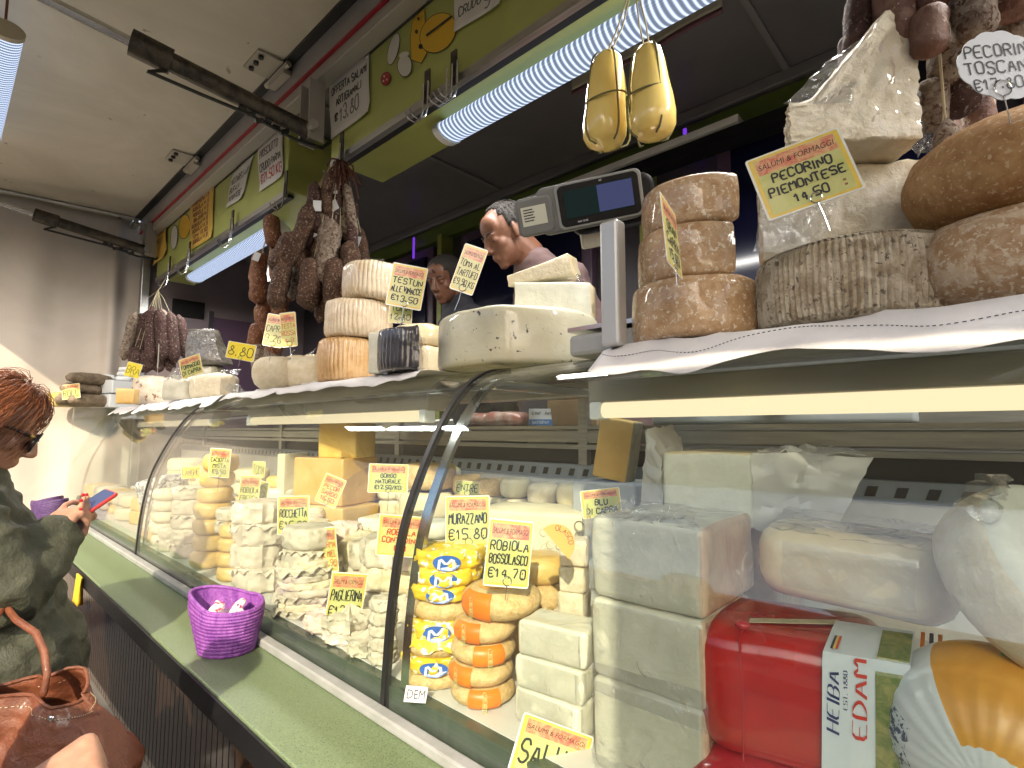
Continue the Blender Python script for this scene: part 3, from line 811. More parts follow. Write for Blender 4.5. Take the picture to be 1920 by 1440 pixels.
def write(m, text, cx, y, h, maxw, z, wd, mi=0, jit=.07, slant=.05, fit=True):
    st, W = strokes(text, h, jit=jit, slant=slant)
    k = min(1.0, maxw/W) if fit else 1.0
    for P in st: ribbon(m, [(cx + (p[0]-W/2)*k, y + p[1]) for p in P], wd, z, mi)
def printed(text, w, h, mat, parent, loc, name='lettering', shear=0.0, rot=0.0, ext=.0002):
    """printed lettering, cut as a flat mesh"""
    c = bpy.data.curves.new('txt', 'FONT'); c.body = text; c.align_x = 'CENTER'; c.align_y = 'CENTER'; c.shear = shear; c.resolution_u = 3
    o = bpy.data.objects.new('txt', c); col.objects.link(o)
    dg = bpy.context.evaluated_depsgraph_get()
    me = bpy.data.meshes.new_from_object(o.evaluated_get(dg))
    bpy.data.objects.remove(o); bpy.data.curves.remove(c)
    xs = [v.co.x for v in me.vertices]; ys = [v.co.y for v in me.vertices]
    sx = w/(max(xs)-min(xs)); sy = h/(max(ys)-min(ys)); mx = (max(xs)+min(xs))/2; my = (max(ys)+min(ys))/2
    for v in me.vertices: v.co = ((v.co.x-mx)*sx, (v.co.y-my)*sy, 0)
    me.materials.clear(); me.materials.append(mat); me.name = name
    p = bpy.data.objects.new(name, me); link(p, parent); p.location = loc; p.rotation_euler[2] = rot
    return p
def facing(p, yaw=0, tilt=0, roll=0):
    """upright card frame: x right, y up, z towards the viewer's side"""
    r = Matrix.Rotation(R(yaw), 3, 'Z') @ RT
    u = Vector((0, 0, 1)); n = r.cross(u)
    m = Matrix((r, u, n)).transposed().to_4x4()
    return Matrix.Translation(p) @ m @ Matrix.Rotation(R(tilt), 4, 'X') @ Matrix.Rotation(R(roll), 4, 'Z')
def rrect(w, h, rad, n=3):
    return [(p[0], p[1]) for p in o_rect(w, h, rad, n, 1)]
def plate(m, pts, z0, z1, mi):
    n = len(pts)
    V = [(p[0], p[1], z0) for p in pts] + [(p[0], p[1], z1) for p in pts]
    m.add(V, [tuple(range(n-1, -1, -1)), tuple(range(n, 2*n))] + [(i, (i+1) % n, (i+1) % n+n, i+n) for i in range(n)], mi)
def price_tag(cx, cy, depth, wpx, hpx, lines, label, yaw=0, tilt=0, roll=0, ink=INK, pin=.04, head=True, bright=False, plain=False, thick=.075, group='price tags', ring=True, euro=True):
    s = depth/FPX; w_ = wpx*s; h_ = hpx*s
    t = thing('price_tag', label, 'price tag', mat4=facing(atd(cx, cy, depth), yaw, tilt, roll), group=group)
    m = MB()
    plate(m, rrect(w_, h_, .004), -.0008, .0004, 0)
    plate(m, rrect(w_*.95, h_*.95, .002), .0004, .0007, 1)
    plate(m, rrect(w_*.86, h_*.88, .001), .0007, .0010, 2)
    hd = .22 if h_ > w_*.9 else .24
    if head and not plain:
        plate(m, [(-w_*.42, h_*(.43-hd)), (w_*.42, h_*(.43-hd)), (w_*.42, h_*.43), (-w_*.42, h_*.43)], .0010, .0012, 3)
    m.obj('card', [TAGCLEAR, TAGB if not bright else TAGBRIGHT, TAGY if not bright else TAGBRIGHT, TAGH], t, 0)
    if head and not plain:
        printed('SALUMI & FORMAGGI', w_*.80, h_*.085, INK, t, (0, h_*(.43-hd*.5), .0014), 'printed_heading', .2)
        b = MB(); plate(b, [(-w_*.42, -h_*.17), (w_*.42, -h_*.17), (w_*.42, -h_*.165), (-w_*.42, -h_*.165)], .0010, .0012, 0)
        plate(b, [(w_*.33, -h_*.30), (w_*.36, -h_*.30), (w_*.36, -h_*.27), (w_*.33, -h_*.27)], .0010, .0012, 0)
        plate(b, [(w_*.33, -h_*.37), (w_*.36, -h_*.37), (w_*.36, -h_*.34), (w_*.33, -h_*.34)], .0010, .0012, 0)
        b.obj('printed_rules', BROWNINK, t, 0)
    L = MB(); n = len(lines); top = .43-hd if head and not plain else .40; bot = -.40
    rowh = (top-bot)/n
    for i, tx in enumerate(lines):
        hh = h_*rowh*.66
        write(L, tx, 0, h_*(top-(i+1)*rowh+rowh*.17), hh, w_*.84, .0016, min(hh*.21, .030*max(w_, .05)), 0)
    L.obj('handwriting', ink, t, 0)
    if pin:
        p = MB(); x = w_*.02; yb = -h_*.44
        if ring: p.tube([(x+.008*math.cos(a*.5236), yb+.004+.008*math.sin(a*.5236), .002) for a in range(13)], .0008, 6)
        p.tube([(x, yb-.004, .001), (x+.001, yb-pin*.5, 0), (x, yb-pin, 0)], .0008, 6)
        p.obj('wire_pin', STEEL, t)
    return t

# ------------------------------------------------------------------ cheeses
def place(px_, py_, Z, r=0.0):
    p = at(px_, py_, Z=Z); d = Vector((p.x, p.y, 0)).normalized()
    return p + d*r
ORD = ['topmost', 'second from the top', 'third from the top', 'fourth from the top', 'fifth from the top', 'sixth from the top', 'seventh from the top', 'eighth from the top', 'ninth from the top']
def cheese(name, label, geo, mat, loc, rz=0, cat='cheese', smooth=50, group=None, mi=None, mats=None, rx=0, ry=0):
    name = name.replace('_wheel', '_cheese_round')
    o = mk(name, geo[0], geo[1], mats or mat, None, smooth, mi, loc)
    o.rotation_euler = (R(rx), R(ry), R(rz))
    return tag(o, label, cat, group)
def face_mat(o, test, idx):
    for p in o.data.polygons:
        if test(Vector(p.center), Vector(p.normal)): p.material_index = idx
def film_flare(parent, pts, seed=1, amp=.012, mat=FILM, name='loose_film', nu=14, nv=10):
    """crumpled loose end of wrapping, pts = four corners in the parent's frame"""
    a, b, c, d = [Vector(p) for p in pts]
    def fn(u, v):
        p = a*(1-u)*(1-v) + b*u*(1-v) + c*u*v + d*(1-u)*v
        k = math.sin(math.pi*min(1, v*1.3))
        return p + noise.noise_vector(p*38 + Vector((seed, seed*2, 0)))*amp*(.25+k) + noise.noise_vector(p*90+Vector((0, seed, 3)))*amp*.4
    V, F = grid(nu, nv, fn); V, F = solid(V, F, .0006)
    return mk(name, V, F, mat, parent, 25)
def wheel(r, h, bev=.012, rib=0, ribn=60, bulge=.004, jit=.0015, seed=0, dome=0, n=40):
    return prism(o_circle(r, n, rib, ribn), h, bev, 6, bulge, jit, 30, seed, dome)

# --- the top of the case: cloths first
def cloth(label, x0, x1, y0, y1, drop, seed, hem=True):
    nx = int((x1-x0)/.02)
    def fn(u, v):
        x = x0 + (x1-x0)*u; L = (y1-y0)+drop*(1+.16*math.sin(x*15+seed*2)+.22*noise.noise(Vector((x*7, seed*3, 2)))+.06*math.sin(x*43))
        s = v*L; wob = .008*math.sin(x*34+seed+3*math.sin(x*5))+.012*noise.noise(Vector((x*11, seed, 0)))
        e = (y0 + .006*math.sin(9*x+seed))
        if s < (y1-y0):
            return Vector((x, y1-s+0, S+.0015+.0012*abs(noise.noise(Vector((x*40, s*40, seed))))))
        q = s-(y1-y0)
        # hang down following the curved glass, a little away from it
        yy = e - q*.70; zz = S + .004 - q*.68
        ff = .5+.5*min(1, q/.05)
        return Vector((x + .004*math.sin(x*50+q*30), yy + wob*ff - .004, zz + wob*.6*ff))
    V, F = grid(nx, 16, fn); V, F = solid(V, F, -.0016)
    o = mk('cotton_cloth', V, F, CLOTH, None, 180); tag(o, label, 'cloth', 'white cloths on the case')
    if hem:
        sm = MB()
        for k in range(nx*3):
            u0 = k/(nx*3); p = fn(u0, .90); q = fn(u0+.55/(nx*3), .90); up_ = Vector((0, -.0008, .0028))
            a = p+up_; b = q+up_
            sm.add([a+Vector((0, 0, -.0007)), b+Vector((0, 0, -.0007)), b+Vector((0, 0, .0007)), a+Vector((0, 0, .0007))], [(0, 1, 2, 3)])
        so_ = sm.obj('stitched_hem', M('dark_thread', (.03, .03, .05), rough=.8) if 'dark_thread' not in bpy.data.materials else bpy.data.materials['dark_thread'], o, 0); so_['kind'] = 'stuff'
    return o
cloth('white cotton cloth with stitched hem under the big wheels on the right', -.60, 1.4, .93, 1.36, .092, 1)
cloth('long white cloth under the ribbed and soft cheeses beside the curved joint', -2.62, -1.18, .92, 1.3, .050, 2)
cloth('rumpled white cloth under the speckled wheel and white boxes', -4.9, -2.72, .93, 1.25, .075, 3)

Z0 = S+.004
# --- right: big wheels
p = place(1600, 592, Z0, .155)
RW = wheel(.150, .134, .020, .0024, 96, .004, .0012, 3)
cheese('pecorino_wheel', 'large grey wheel with ribbed rind under the crumbly white wedges', RW, C_GREYRIB, p, 10)
ribp = p
# cut crumbly blocks standing on the ribbed wheel
pz = Z0+.133
rw = ribp - FH*.012
V, F = prism(dens(o_sector(.155, -8, 172, 26), .010), .168, .005, 16, 0, .0028, 120, 5)
o = cheese('pecorino_half', 'half wheel of crumbly white pecorino in film on the grey ribbed wheel', (V, F), None, rw + RT*.005 + Vector((0, 0, pz-rw.z)), 40, mats=[C_CRUMB, C_CRUMBR])
face_mat(o, lambda c, n: n.y > -.2 and abs(n.z) < .6 and c.y > .012, 1)
film_flare(o, [(-.02, -.004, .14), (-.15, -.006, .16), (-.19, -.03, .0), (-.08, -.02, .0)], 3, .006)
V, F = prism(dens([(-.135, -.075), (0, -.080), (.075, -.075), (.088, .05), (.05, .09), (-.01, .10), (-.11, .0)], .007), .20, .006, 22, 0, .0032, 120, 9)
top = []
for q in V:
    x = q.x; hh = .070 + .165*max(0, 1-abs(x-.035)/.135)
    top.append(Vector((q.x, q.y, q.z/.20*hh)))
o = cheese('pecorino_wedge', 'pointed crumbly white pecorino wedge in film at the top of the pile', (top, F), None, rw + RT*-.0 + Vector((0, 0, pz+.170-rw.z)), 40, mats=[C_CRUMB, C_CRUMBR])
face_mat(o, lambda c, n: n.x > .3 or n.y > .3, 1)
film_flare(o, [(.07, -.02, .16), (.085, .0, .02), (.18, .03, .02), (.155, .02, .13)], 5, .022, nu=20, nv=16)
film_flare(o, [(.0, -.07, .19), (-.06, -.06, .15), (-.14, -.07, .07), (-.04, -.085, .06)], 8, .008)
# brown wheels at the right edge
p1 = place(1855, 556, Z0, .135)
cheese('toscano_wheel', 'pale brown bloomy wheel lying under the darker brown one', wheel(.140, .140, .055, 0, 60, .008, .0015, 11), C_BROWN, p1+RT*.05, 30)
cheese('toscano_wheel', 'smooth brown wheel stacked on top at the right picture edge', wheel(.138, .142, .058, 0, 60, .010, .002, 12), M('chestnut_rind', (.36, .19, .08), (.49, .30, .14), sc=40, det=10, rough=.75, spec=.2, bump=.5, bsc=110, spots=((.56, .41, .25), 150, .60)), p1+RT*.062+Vector((0, 0, .139)), 80)
# three brown wrapped pieces left of the ribbed wheel
pb = place(1303, 625, Z0, .13)
cheese('brown_wheel', 'broad brown wheel in film at the bottom of the three-high stack', wheel(.120, .114, .012, 0, 60, .004, .0012, 21), C_BROWNF, pb, 0)
V, F = prism(o_sector(.114, -60, 120, 26), .104, .010, 6, .003, .0012, 35, 22)
cheese('brown_half_wheel', 'half brown wheel in glossy film in the middle of the three-high stack', (V, F), C_BROWNF, pb + RT*.008 + FH*.005 + Vector((0, 0, .1145)), 180+30)
V, F = prism(o_sector(.110, -60, 120, 26), .094, .010, 6, .003, .0012, 35, 23)
cheese('brown_half_wheel', 'light brown half wheel in film at the top of the three-high stack', (V, F), C_BROWNF, pb + RT*.014 + FH*.005 + Vector((0, 0, .219)), 180+34)
# --- truffle toma and the pieces on it
pt = place(972, 684, Z0, .19)
V, F = prism(o_sector(.235, -25, 230, 40), .152, .014, 7, .004, .0035, 18, 31)
o = cheese('truffle_toma', 'huge cut white wheel specked with truffle, wrapped in film', (V, F), C_TRUF, pt, 10+42-180)
film_flare(o, [(.19, .02, .13), (.212, .06, .12), (.218, .06, -.0), (.228, .02, -.0)], 12, .007)
tz = Z0+.1255
V, F = prism([(-.115, -.05), (.055, -.06), (.105, -.045), (.125, .0), (.12, .06), (.06, .10), (-.03, .10), (-.10, .06)], .108, .008, 6, 0, .002, 25, 33)
o = cheese('toma_piece', 'thick white toma piece in film on the truffle wheel', (V, F), None, pt + RT*.105 + FH*-.01 + Vector((0, 0, .1528)), 42, mats=[C_WHITE, C_IVORYF])
face_mat(o, lambda c, n: n.x > .35, 1)
V, F = prism([(-.12, -.03), (0, -.045), (.07, -.045), (.10, 0), (.09, .05), (.0, .05), (-.08, .01)], .062, .006, 6, 0, .003, 30, 34)
V = [Vector((q.x, q.y, q.z*(.55+.45*min(1, (q.x+.12)/.18)))) for q in V]
o = cheese('toma_wedge', 'thin white wedge lying tilted on top of the thick toma piece', (V, F), None, pt + RT*.090 - FH*.01 + Vector((0, 0, .272)), 42, mats=[C_LOAF, C_IVORYF], ry=-10)
face_mat(o, lambda c, n: n.x > .3 or c.x > .06, 1)
film_flare(o, [(.06, -.03, .05), (.09, .0, .05), (.125, .0, -.08), (.11, -.03, -.09)], 14, .010)
pq = at(918, 560, Y=1.22)
V, F = prism(o_rect(.15, .10, .015), .075, .01, 4, 0, .003, 30, 36)
o = cheese('soft_cheese', 'small white cheese in film half hidden behind the truffle wheel', (V, F), C_WHITEF, (pq.x, 1.22, Z0+.085), 42)
V, F = prism(o_rect(.18, .12, .02), .084, .01, 4, 0, .002, 30, 37)
cheese('soft_cheese', 'white cheese block supporting the small one behind the truffle wheel', (V, F), C_WHITEF, (pq.x, 1.22, Z0), 40)
# --- black wheel piece, pale block, amber ribbed half
pk = place(782, 693, Z0, .10)
V, F = prism(o_sector(.125, -60, 120, 24, .0014, 48), .122, .008, 5, .003, .002, 30, 41)
o = cheese('black_rind_half', 'half wheel with black ribbed rind in crinkled film', (V, F), C_BLACK, pk + RT*.01, 200)
film_flare(o, [(.02, -.06, .12), (.10, -.03, .11), (.09, -.05, -.0), (.02, -.09, .0)], 17, .010)
V, F = prism(o_rect(.07, .10, .008), .125, .006, 4, 0, .0015, 30, 42)
cheese('white_piece', 'pale cut cheese face between amber and black ribbed pieces', (V, F), C_WHITE, place(722, 700, Z0, .045), 30)
pa = place(655, 716, Z0, .10)
V, F = prism(o_circle(.112, 40, .0018, 46), .165, .022, 6, .006, .002, 30, 43)
cheese('ribbed_wheel', 'amber wheel with fine vertical ribs at the bottom of the tall stack', (V, F), C_RIBORANGE, pa, 0)
V, F = prism(o_circle(.118, 40, .0018, 50), .140, .020, 6, .005, .003, 30, 44)
cheese('ribbed_wheel', 'pale tan ribbed wheel in film, middle of the tall stack', (V, F), C_RIBTAN, pa+RT*.030+Vector((0, 0, .1655)), 20)
V, F = prism(o_circle(.122, 40, .0018, 50), .140, .022, 6, .005, .004, 24, 45, .012)
o = cheese('ribbed_wheel', 'pale tan ribbed wheel in film, topmost of the tall stack', (V, F), C_RIBTAN, pa+RT*.085+FH*.01+Vector((0, 0, .306)), 50, ry=3)
film_flare(o, [(-.05, -.02, .145), (.04, -.02, .15), (.02, .0, .18), (-.05, .0, .175)], 19, .008)
V, F = prism(o_circle(.10, 36), .14, .02, 5, .004, .003, 30, 46)
cheese('pale_wheel', 'plain pale wheel in film behind the testun price tag', (V, F), C_IVORYF, Vector((-1.62, 1.24, Z0)), 0)
cheese('pale_wheel', 'pale wheel in film stacked behind the testun price tag', prism(o_circle(.095, 36), .08, .02, 5, .004, .003, 30, 47), C_IVORYF, Vector((-1.62, 1.24, Z0))+Vector((0, 0, .1405)), 0)
# --- two soft white loaves, lit
for k, (xx, lab) in enumerate(((520, 'soft white loaf cheese in sunlight, the left one of the pair'), (578, 'soft white loaf cheese in sunlight, beside the amber ribbed wheel'))):
    V, F = prism(o_rect(.185, .165, .06, 7), .150, .055, 6, .004, .003, 22, 51+k)
    cheese('soft_loaf', lab, (V, F), C_LOAF, place(xx, 731, Z0, .085)+RT*(.0), 35+6*k, group='soft white loaves')
for k, (xx, yy, dd, hh) in enumerate(((565, 662, 1.16, .15), (605, 650, 1.2, .15))):
    q = at(xx, yy, Y=dd)
    V, F = prism(o_circle(.10, 32), .17, .03, 5, .004, .005, 25, 55+k)
    o = cheese('caciotta', ['pale caciotta in crumpled film behind the soft loaves', 'second pale caciotta in film next to the tall ribbed stack'][k], (V, F), C_IVORYF, (q.x, dd, Z0), 0)
    film_flare(o, [(-.09, -.05, .13), (.04, -.08, .15), (.05, -.05, .20), (-.06, -.03, .19)], 21+k, .015)
# --- lit wedge and film bag pieces
V, F = prism([(-.12, -.06), (.0, -.085), (.10, -.07), (.13, .0), (.08, .07), (-.08, .06)], .135, .03, 6, .004, .005, 26, 61, .01)
o = cheese('crumbly_wedge', 'sunlit crumbly wedge in a plastic bag under the bright yellow tag', (V, F), C_LOAF, place(405, 748, Z0, .08), 25)
film_flare(o, [(.06, -.05, .10), (.13, .0, .10), (.26, .02, -.0), (.18, -.05, .0)], 24, .022)
film_flare(o, [(-.02, -.06, .10), (.12, -.03, .10), (.16, .02, .17), (.02, .02, .17)], 25, .02)
V, F = prism(o_rect(.20, .16, .03), .12, .02, 5, 0, .005, 25, 62)
o = cheese('wrapped_cheese', 'grey wrapped cheese block beside the crumbly sunlit wedge', (V, F), C_WHITEF, place(345, 750, Z0, .09), 20)
film_flare(o, [(-.09, -.06, .10), (.09, -.07, .10), (.10, -.05, .18), (-.06, -.04, .19)], 26, .02)
SMOKE = M('pepper_crust_in_film', (.06, .05, .04), (.16, .14, .11), sc=60, rough=.4, bump=.6, bsc=90, wrap=.8, wsc=16)
q = at(395, 665, Y=1.13)
V, F = prism(o_rect(.16, .14, .04), .22, .03, 5, 0, .006, 20, 63)
cheese('wrapped_cheese', 'large film wrapped block under the peppered one', (V, F), C_WHITEF, (q.x, 1.13, Z0), 30)
V, F = prism([(-.12, -.07), (.0, -.09), (.12, -.06), (.13, .03), (.03, .09), (-.10, .06)], .22, .02, 8, 0, .010, 18, 64, 0, (-.25, 0), .35)
cheese('peppered_cheese', 'tall dark peppered cheese in shiny crumpled film by the salami', (V, F), SMOKE, (q.x+.02, 1.13, Z0+.221), 35)
# --- speckled wheel and white boxes, far end
ps = place(292, 760, Z0, .13)
cheese('speckled_wheel', 'speckled mouldy wheel beside the white boxes', wheel(.140, .205, .04, 0, 60, .006, .005, 71), C_SPECK, ps, 0)
V, F = prism(o_sector(.10, 0, 90, 16), .10, .012, 4, 0, .003, 30, 72)
cheese('amber_wedge', 'small amber wedge leaning between the speckled wheel and white boxes', (V, F), C_HARD, place(250, 757, Z0, .03), 150)
o = cheese('wrapped_cheese', 'film wrapped pale piece on top behind the speckled wheel', prism(o_rect(.20, .14, .04), .13, .03, 4, 0, .008, 20, 73), C_WHITEF, ps+FH*.20+RT*.08+Vector((0, 0, .0)), 20)
cheese('wrapped_cheese', 'pale piece in loose film lying above the speckled wheel', prism(o_rect(.20, .14, .04), .10, .03, 4, 0, .008, 20, 74), C_WHITEF, ps+FH*.20+RT*.08+Vector((0, 0, .131)), 30)
pw = place(212, 764, Z0, .10)
for k in range(2):
    t = thing('white_box', ['white box with handwritten name, lower of two', 'white box with handwritten name, upper of two'][k], 'box', pw+Vector((0, 0, .105*k)), R(18+3*k), 'white boxes on the far end')
    V, F = prism(o_rect(.27, .20, .012), .10, .006, 3, 0, .001, 20, 75+k); mk('body', V, F, WHITEPLASTIC, t, 40)
    lt = MB(); write(lt, ['COCCOLOSA', 'ATTSO'][k], -.04, .035, .035, .15, 0, .005); lo_ = lt.obj('handwriting', INK, t, 0); lo_.location = (0, -.1015, 0); lo_.rotation_euler = (R(90), 0, 0)
    bd = MB(); bd.box((-.136, -.1013, .096), (.136, .101, .099)); bd.obj('lid_edge', GREYPLASTIC, t, 0)
for k in range(3):
    V, F = prism(o_circle(.055, 28), .035, .010, 3, .002, .001, 20, 78+k)
    cheese('small_tub', 'small round white tub, %s on the white boxes' % ['bottom one', 'middle one', 'top one'][k], (V, F), WHITEPLASTIC, pw+RT*(.04+.012*k)+FH*.04+Vector((0, 0, .207+.036*k)), 0, cat='tub', group='small tubs on the boxes')
V, F = prism(o_circle(.06, 28), .045, .012, 3, .003, .001, 20, 82)
cheese('small_tub', 'round white tub with tied lid beside the stacked small tubs', (V, F), WHITEPLASTIC, pw-RT*.07+Vector((0, 0, .207)), 0, cat='tub')
DRIED = M('dark_wrapped_bundle', (.13, .095, .06), (.25, .19, .13), sc=25, rough=.7, bump=.6, bsc=50)
for k, (dx, dz, rr) in enumerate(((0, 0, .05), (.09, 0, .045), (.03, .085, .045), (.06, .165, .04))):
    q = at(150+dx*260, 752, X=-4.95+dx); q.z = Z0+rr+dz
    V, F = tube([(-.0, -.12, 0), (0, -.06, 0), (0, .06, 0), (0, .12, 0)], [rr*.8, rr, rr, rr*.8], 14, (1, 1), True)
    V = [Vector(v)+noise.noise_vector(Vector(v)*30+Vector((k, 0, 0)))*.006 for v in V]
    cheese('cheese_roll', 'dark wrapped cheese roll on the far end, %s' % ['lower left', 'lower right', 'second layer', 'uppermost'][k], (V, F), DRIED, q, 20, smooth=60)
V, F = prism(o_rect(.17, .16, .03), .10, .02, 4, .003, .001, 20, 86)
cheese('yellow_tub', 'yellow tub on the far left end of the case', (V, F), M('mustard_tub', (.46, .36, .10), rough=.4), Vector((-5.02, at(119, 765, X=-5.02).y, Z0)), 20, cat='tub')

# --- price tags standing in the upper cheeses
price_tag(1506, 327, .80, 170, 132, ['PECORINO', 'PIEMONTESE', '14.50'], 'price tag PECORINO PIEMONTESE stuck in the grey ribbed wheel', yaw=-16, tilt=-4, roll=16, pin=.05)
price_tag(1259, 444, .86, 100, 140, ['GRAN', 'CAPRA', '15.50'], 'price tag seen nearly edge on beside the brown stack', yaw=58, tilt=-6, roll=-6, pin=.03)
price_tag(879, 505, 1.20, 46, 92, ['TOMA AL', 'TARTUFO', '€9.90 KG'], 'price tag TOMA AL TARTUFO tilted above the truffle wheel', yaw=0, tilt=0, roll=-19, pin=.05)
price_tag(763, 537, 1.30, 66, 84, ['TESTUN', 'ALLE VINACCE', '€13.50'], 'price tag TESTUN ALLE VINACCE in front of the tall ribbed stack', yaw=8, tilt=-3, roll=-9, pin=.05)
price_tag(751, 586, 1.34, 44, 42, ['TOMA', '12.80'], 'small plain tag reading 12.80 under the testun tag', yaw=5, roll=-3, pin=.04, head=False)
price_tag(515, 620, 1.62, 34, 62, ['CAPRA', '9.20'], 'left one of two tags above the soft white loaves', yaw=14, roll=-8, pin=.05)
price_tag(541, 618, 1.60, 30, 66, ['TESTA', 'ROSSA', '4.9'], 'red lettered tag above the soft white loaves', yaw=0, roll=6, ink=REDINK, pin=.05)
price_tag(452, 659, 2.05, 54, 32, ['8.80'], 'bright yellow tag reading 8.80 above the crumbly wedge', yaw=0, roll=-10, bright=True, head=False, pin=.03)
price_tag(358, 687, 2.40, 46, 38, ['FORMAGGIO', 'DI CAPRA'], 'pale green tag tilted in the grey wrapped block', yaw=-10, roll=16, pin=.04)
price_tag(297, 668, 2.75, 20, 46, ['TOMA'], 'narrow green tag seen edge on above the speckled wheel', yaw=-60, roll=0, pin=.04)
price_tag(250, 694, 2.85, 26, 28, ['BRA'], 'dark yellow tag leaning behind the white boxes', yaw=10, roll=-14, bright=True, head=False, pin=.03)
price_tag(133, 734, 3.75, 34, 28, ['ROLL'], 'yellow tag on the dark cheese rolls at the far end', yaw=0, roll=8, pin=.03)
# scalloped white tag
c0 = atd(1878, 122, .62); t = thing('scalloped_tag', 'white scalloped tag PECORINO TOSCANO on the brown wheel', 'price tag', mat4=facing(c0, 0, -4, 6))
pts = []
for k in range(120):
    a = 2*math.pi*k/120; sc = 1 + .055*abs(math.sin(a*6)); pts.append((.051*sc*math.cos(a)*(1-.12*abs(math.sin(a))), .043*sc*math.sin(a)))
m = MB(); plate(m, pts, -.0006, .0004, 0); m.obj('card', WHITECARD, t, 0)
m = MB(); write(m, 'PECORINO', .002, .012, .015, .085, .0008, .0021); write(m, 'TOSCANO', -.002, -.009, .015, .088, .0008, .0021); write(m, '€17.80 KG', .004, -.030, .014, .085, .0008, .0019); m.obj('handwriting', INK, t, 0)
m = MB(); m.tube([(-.008+.010*math.cos(a*.5236), -.030+.010*math.sin(a*.5236), .002) for a in range(13)], .0008, 6); m.tube([(-.008, -.040, .001), (-.008, -.075, 0)], .0008, 6); m.obj('wire_pin', STEEL, t)

# ------------------------------------------------------------------ inside the case
def parcel(r, h, seed, pleat=.05, crumple=.004):
    rnd = random.Random(seed); o = []
    n = 48; ph = [rnd.uniform(0, 6.28) for _ in range(3)]
    for k in range(n):
        a = 2*math.pi*k/n
        q = r*(1 + pleat*.5*math.sin(9*a+ph[0]) + pleat*.35*math.sin(17*a+ph[1]) + .03*math.sin(2*a+ph[2]))
        o.append((q*math.cos(a), q*math.sin(a)))
    o = dens(o, .006)
    V, F = prism(o, h, min(.010, h*.25), 6, .002, 0, 45, seed, .003)
    so = Vector((seed*.37, seed*.71, 0)); W_ = []
    for p in V:
        d = Vector((p.x, p.y, 0)); d = d.normalized() if d.length > 1e-5 else Vector((0, 0, 1))
        q1 = 1-2*abs(noise.noise(p*42+so)); q2 = 1-2*abs(noise.noise(p*95+so)); e = crumple*1.5*q1+crumple*.7*q2
        W_.append(p + d*e*.9 + Vector((0, 0, (crumple*.9*q2 if p.z > h*.5 else 0))))
    return W_, F
def short(t):
    return t
def stack(name, cx, yb, wpx, hs, mats, desc, kind='wheel', Z=FL, dx=None, rz=30, depthpx=None, where='its stack', bev=.35, push=0.0, cat='cheese', **kw):
    b = at(cx, yb, Z=Z); s = depth_of(b)/FPX; r = wpx*s/2
    c = place(cx, yb, Z, r) + FH*push
    lim = .695 + r*(1.12 if kind != 'block' else 1.25)
    if c.y < lim and c.y > .05:              # keep clear of the glass
        g_ = lim/c.y; g_ = 1 + (g_-1)*1.0; c = Vector((c.x*g_, c.y*g_, c.z)); s *= g_; r *= min(g_, 1.06)
    z = Z+.001; out = []; n = len(hs); rj = random.Random(int(cx)*7+n)
    for k, hp in enumerate(hs):
        h = hp*s; mt = mats[k % len(mats)]; sd = hash((name, cx, k)) % 997 if False else (len(name)*7+int(cx)*3+k*13) % 997
        off = RT*((dx[k] if dx else 0)*s)
        rv = r*rj.uniform(.94, 1.04); off = off + RT*rj.uniform(-.04, .04)*r
        if kind == 'wheel': g = prism(o_circle(rv, 36), h, min(h*bev, r*.5), 5, h*.06, .0022, 40, sd)
        elif kind == 'parcel': g = parcel(rv, h, sd, **kw)
        elif kind == 'block':
            dd = (depthpx or wpx)*s; g = prism(o_rect(2*r, dd, min(.012, r*.3), 4), h, min(h*.18, .008), 5, .0015, .0015, 40, sd)
        o = cheese(name, '%s, %s of %s' % (desc, ORD[n-1-k], where) if n > 1 else desc, g, mt, c+off+Vector((0, 0, z-c.z)), rz+(k*37 % 60 if kind != 'block' else (k*7 % 9)-4), cat=cat, smooth=45)
        if kind == 'parcel' and k % 2 == 0 and mt is not C_LOAF:
            wn = rj.randint(11, 17); ph_ = rj.uniform(0, 6.28)
            V, F = grid(84, 3, lambda u, v: Vector(((rv*(.98+.24*v+.05*math.sin(wn*.5*u*6.2832))*math.cos(u*6.2832)), rv*(.98+.24*v+.05*math.sin(wn*.5*u*6.2832))*math.sin(u*6.2832), h*.92 + v*rv*(.10*math.sin(wn*u*6.2832+ph_)+.10*math.sin(3*u*6.2832)-.06))))
            V, F = solid(V, F, .0005); mk('pleated_edge', V, F, mt, o, 40)
        out.append(o); z += h+.0004
    return out
STRAWY = [C_CACIO]
# section left of the joint, from far to near
stack('tomino', 300, 1046, 52, [22, 20, 22, 20, 22], [C_LOAF], 'small cream cheese', where='the pile by the far rib', push=.03)
stack('amber_tomino', 283, 1034, 30, [26], [C_HARD], 'small orange rinded cheese low by the far rib')
stack('paper_parcel', 345, 1072, 56, [26, 28, 26, 28, 24], [PAPER], 'white paper parcel', 'parcel', where='the pile left of the caciottas', push=.02)
stack('paper_parcel', 322, 1058, 46, [22, 20], [PAPER], 'flat white parcel before the cream cheeses', 'parcel', where='the low pair')
A = stack('caciotta', 393, 1096, 64, [31, 31, 30, 30, 29, 29, 34], STRAWY, 'smooth yellow caciotta', where='the tall yellow stack', bev=.27, dx=[-4, -3, -2, 0, 3, 6, 12])
stack('caciotta', 430, 1112, 46, [27, 27, 26, 26], STRAWY, 'small yellow caciotta', where='the short stack before it', bev=.27, dx=[0, -2, 1, 0])
stack('paper_parcel', 441, 1002, 62, [22, 22], [PAPER], 'open pleated parcel', 'parcel', Z=FL+.15, where='the pair above', pleat=.14)
stack('paper_parcel', 487, 1142, 92, [44, 42, 40, 38], [PAPER], 'large pleated parcel', 'parcel', where='the white tower by the caciottas', dx=[0, -6, 4, -10], pleat=.09, crumple=.006)
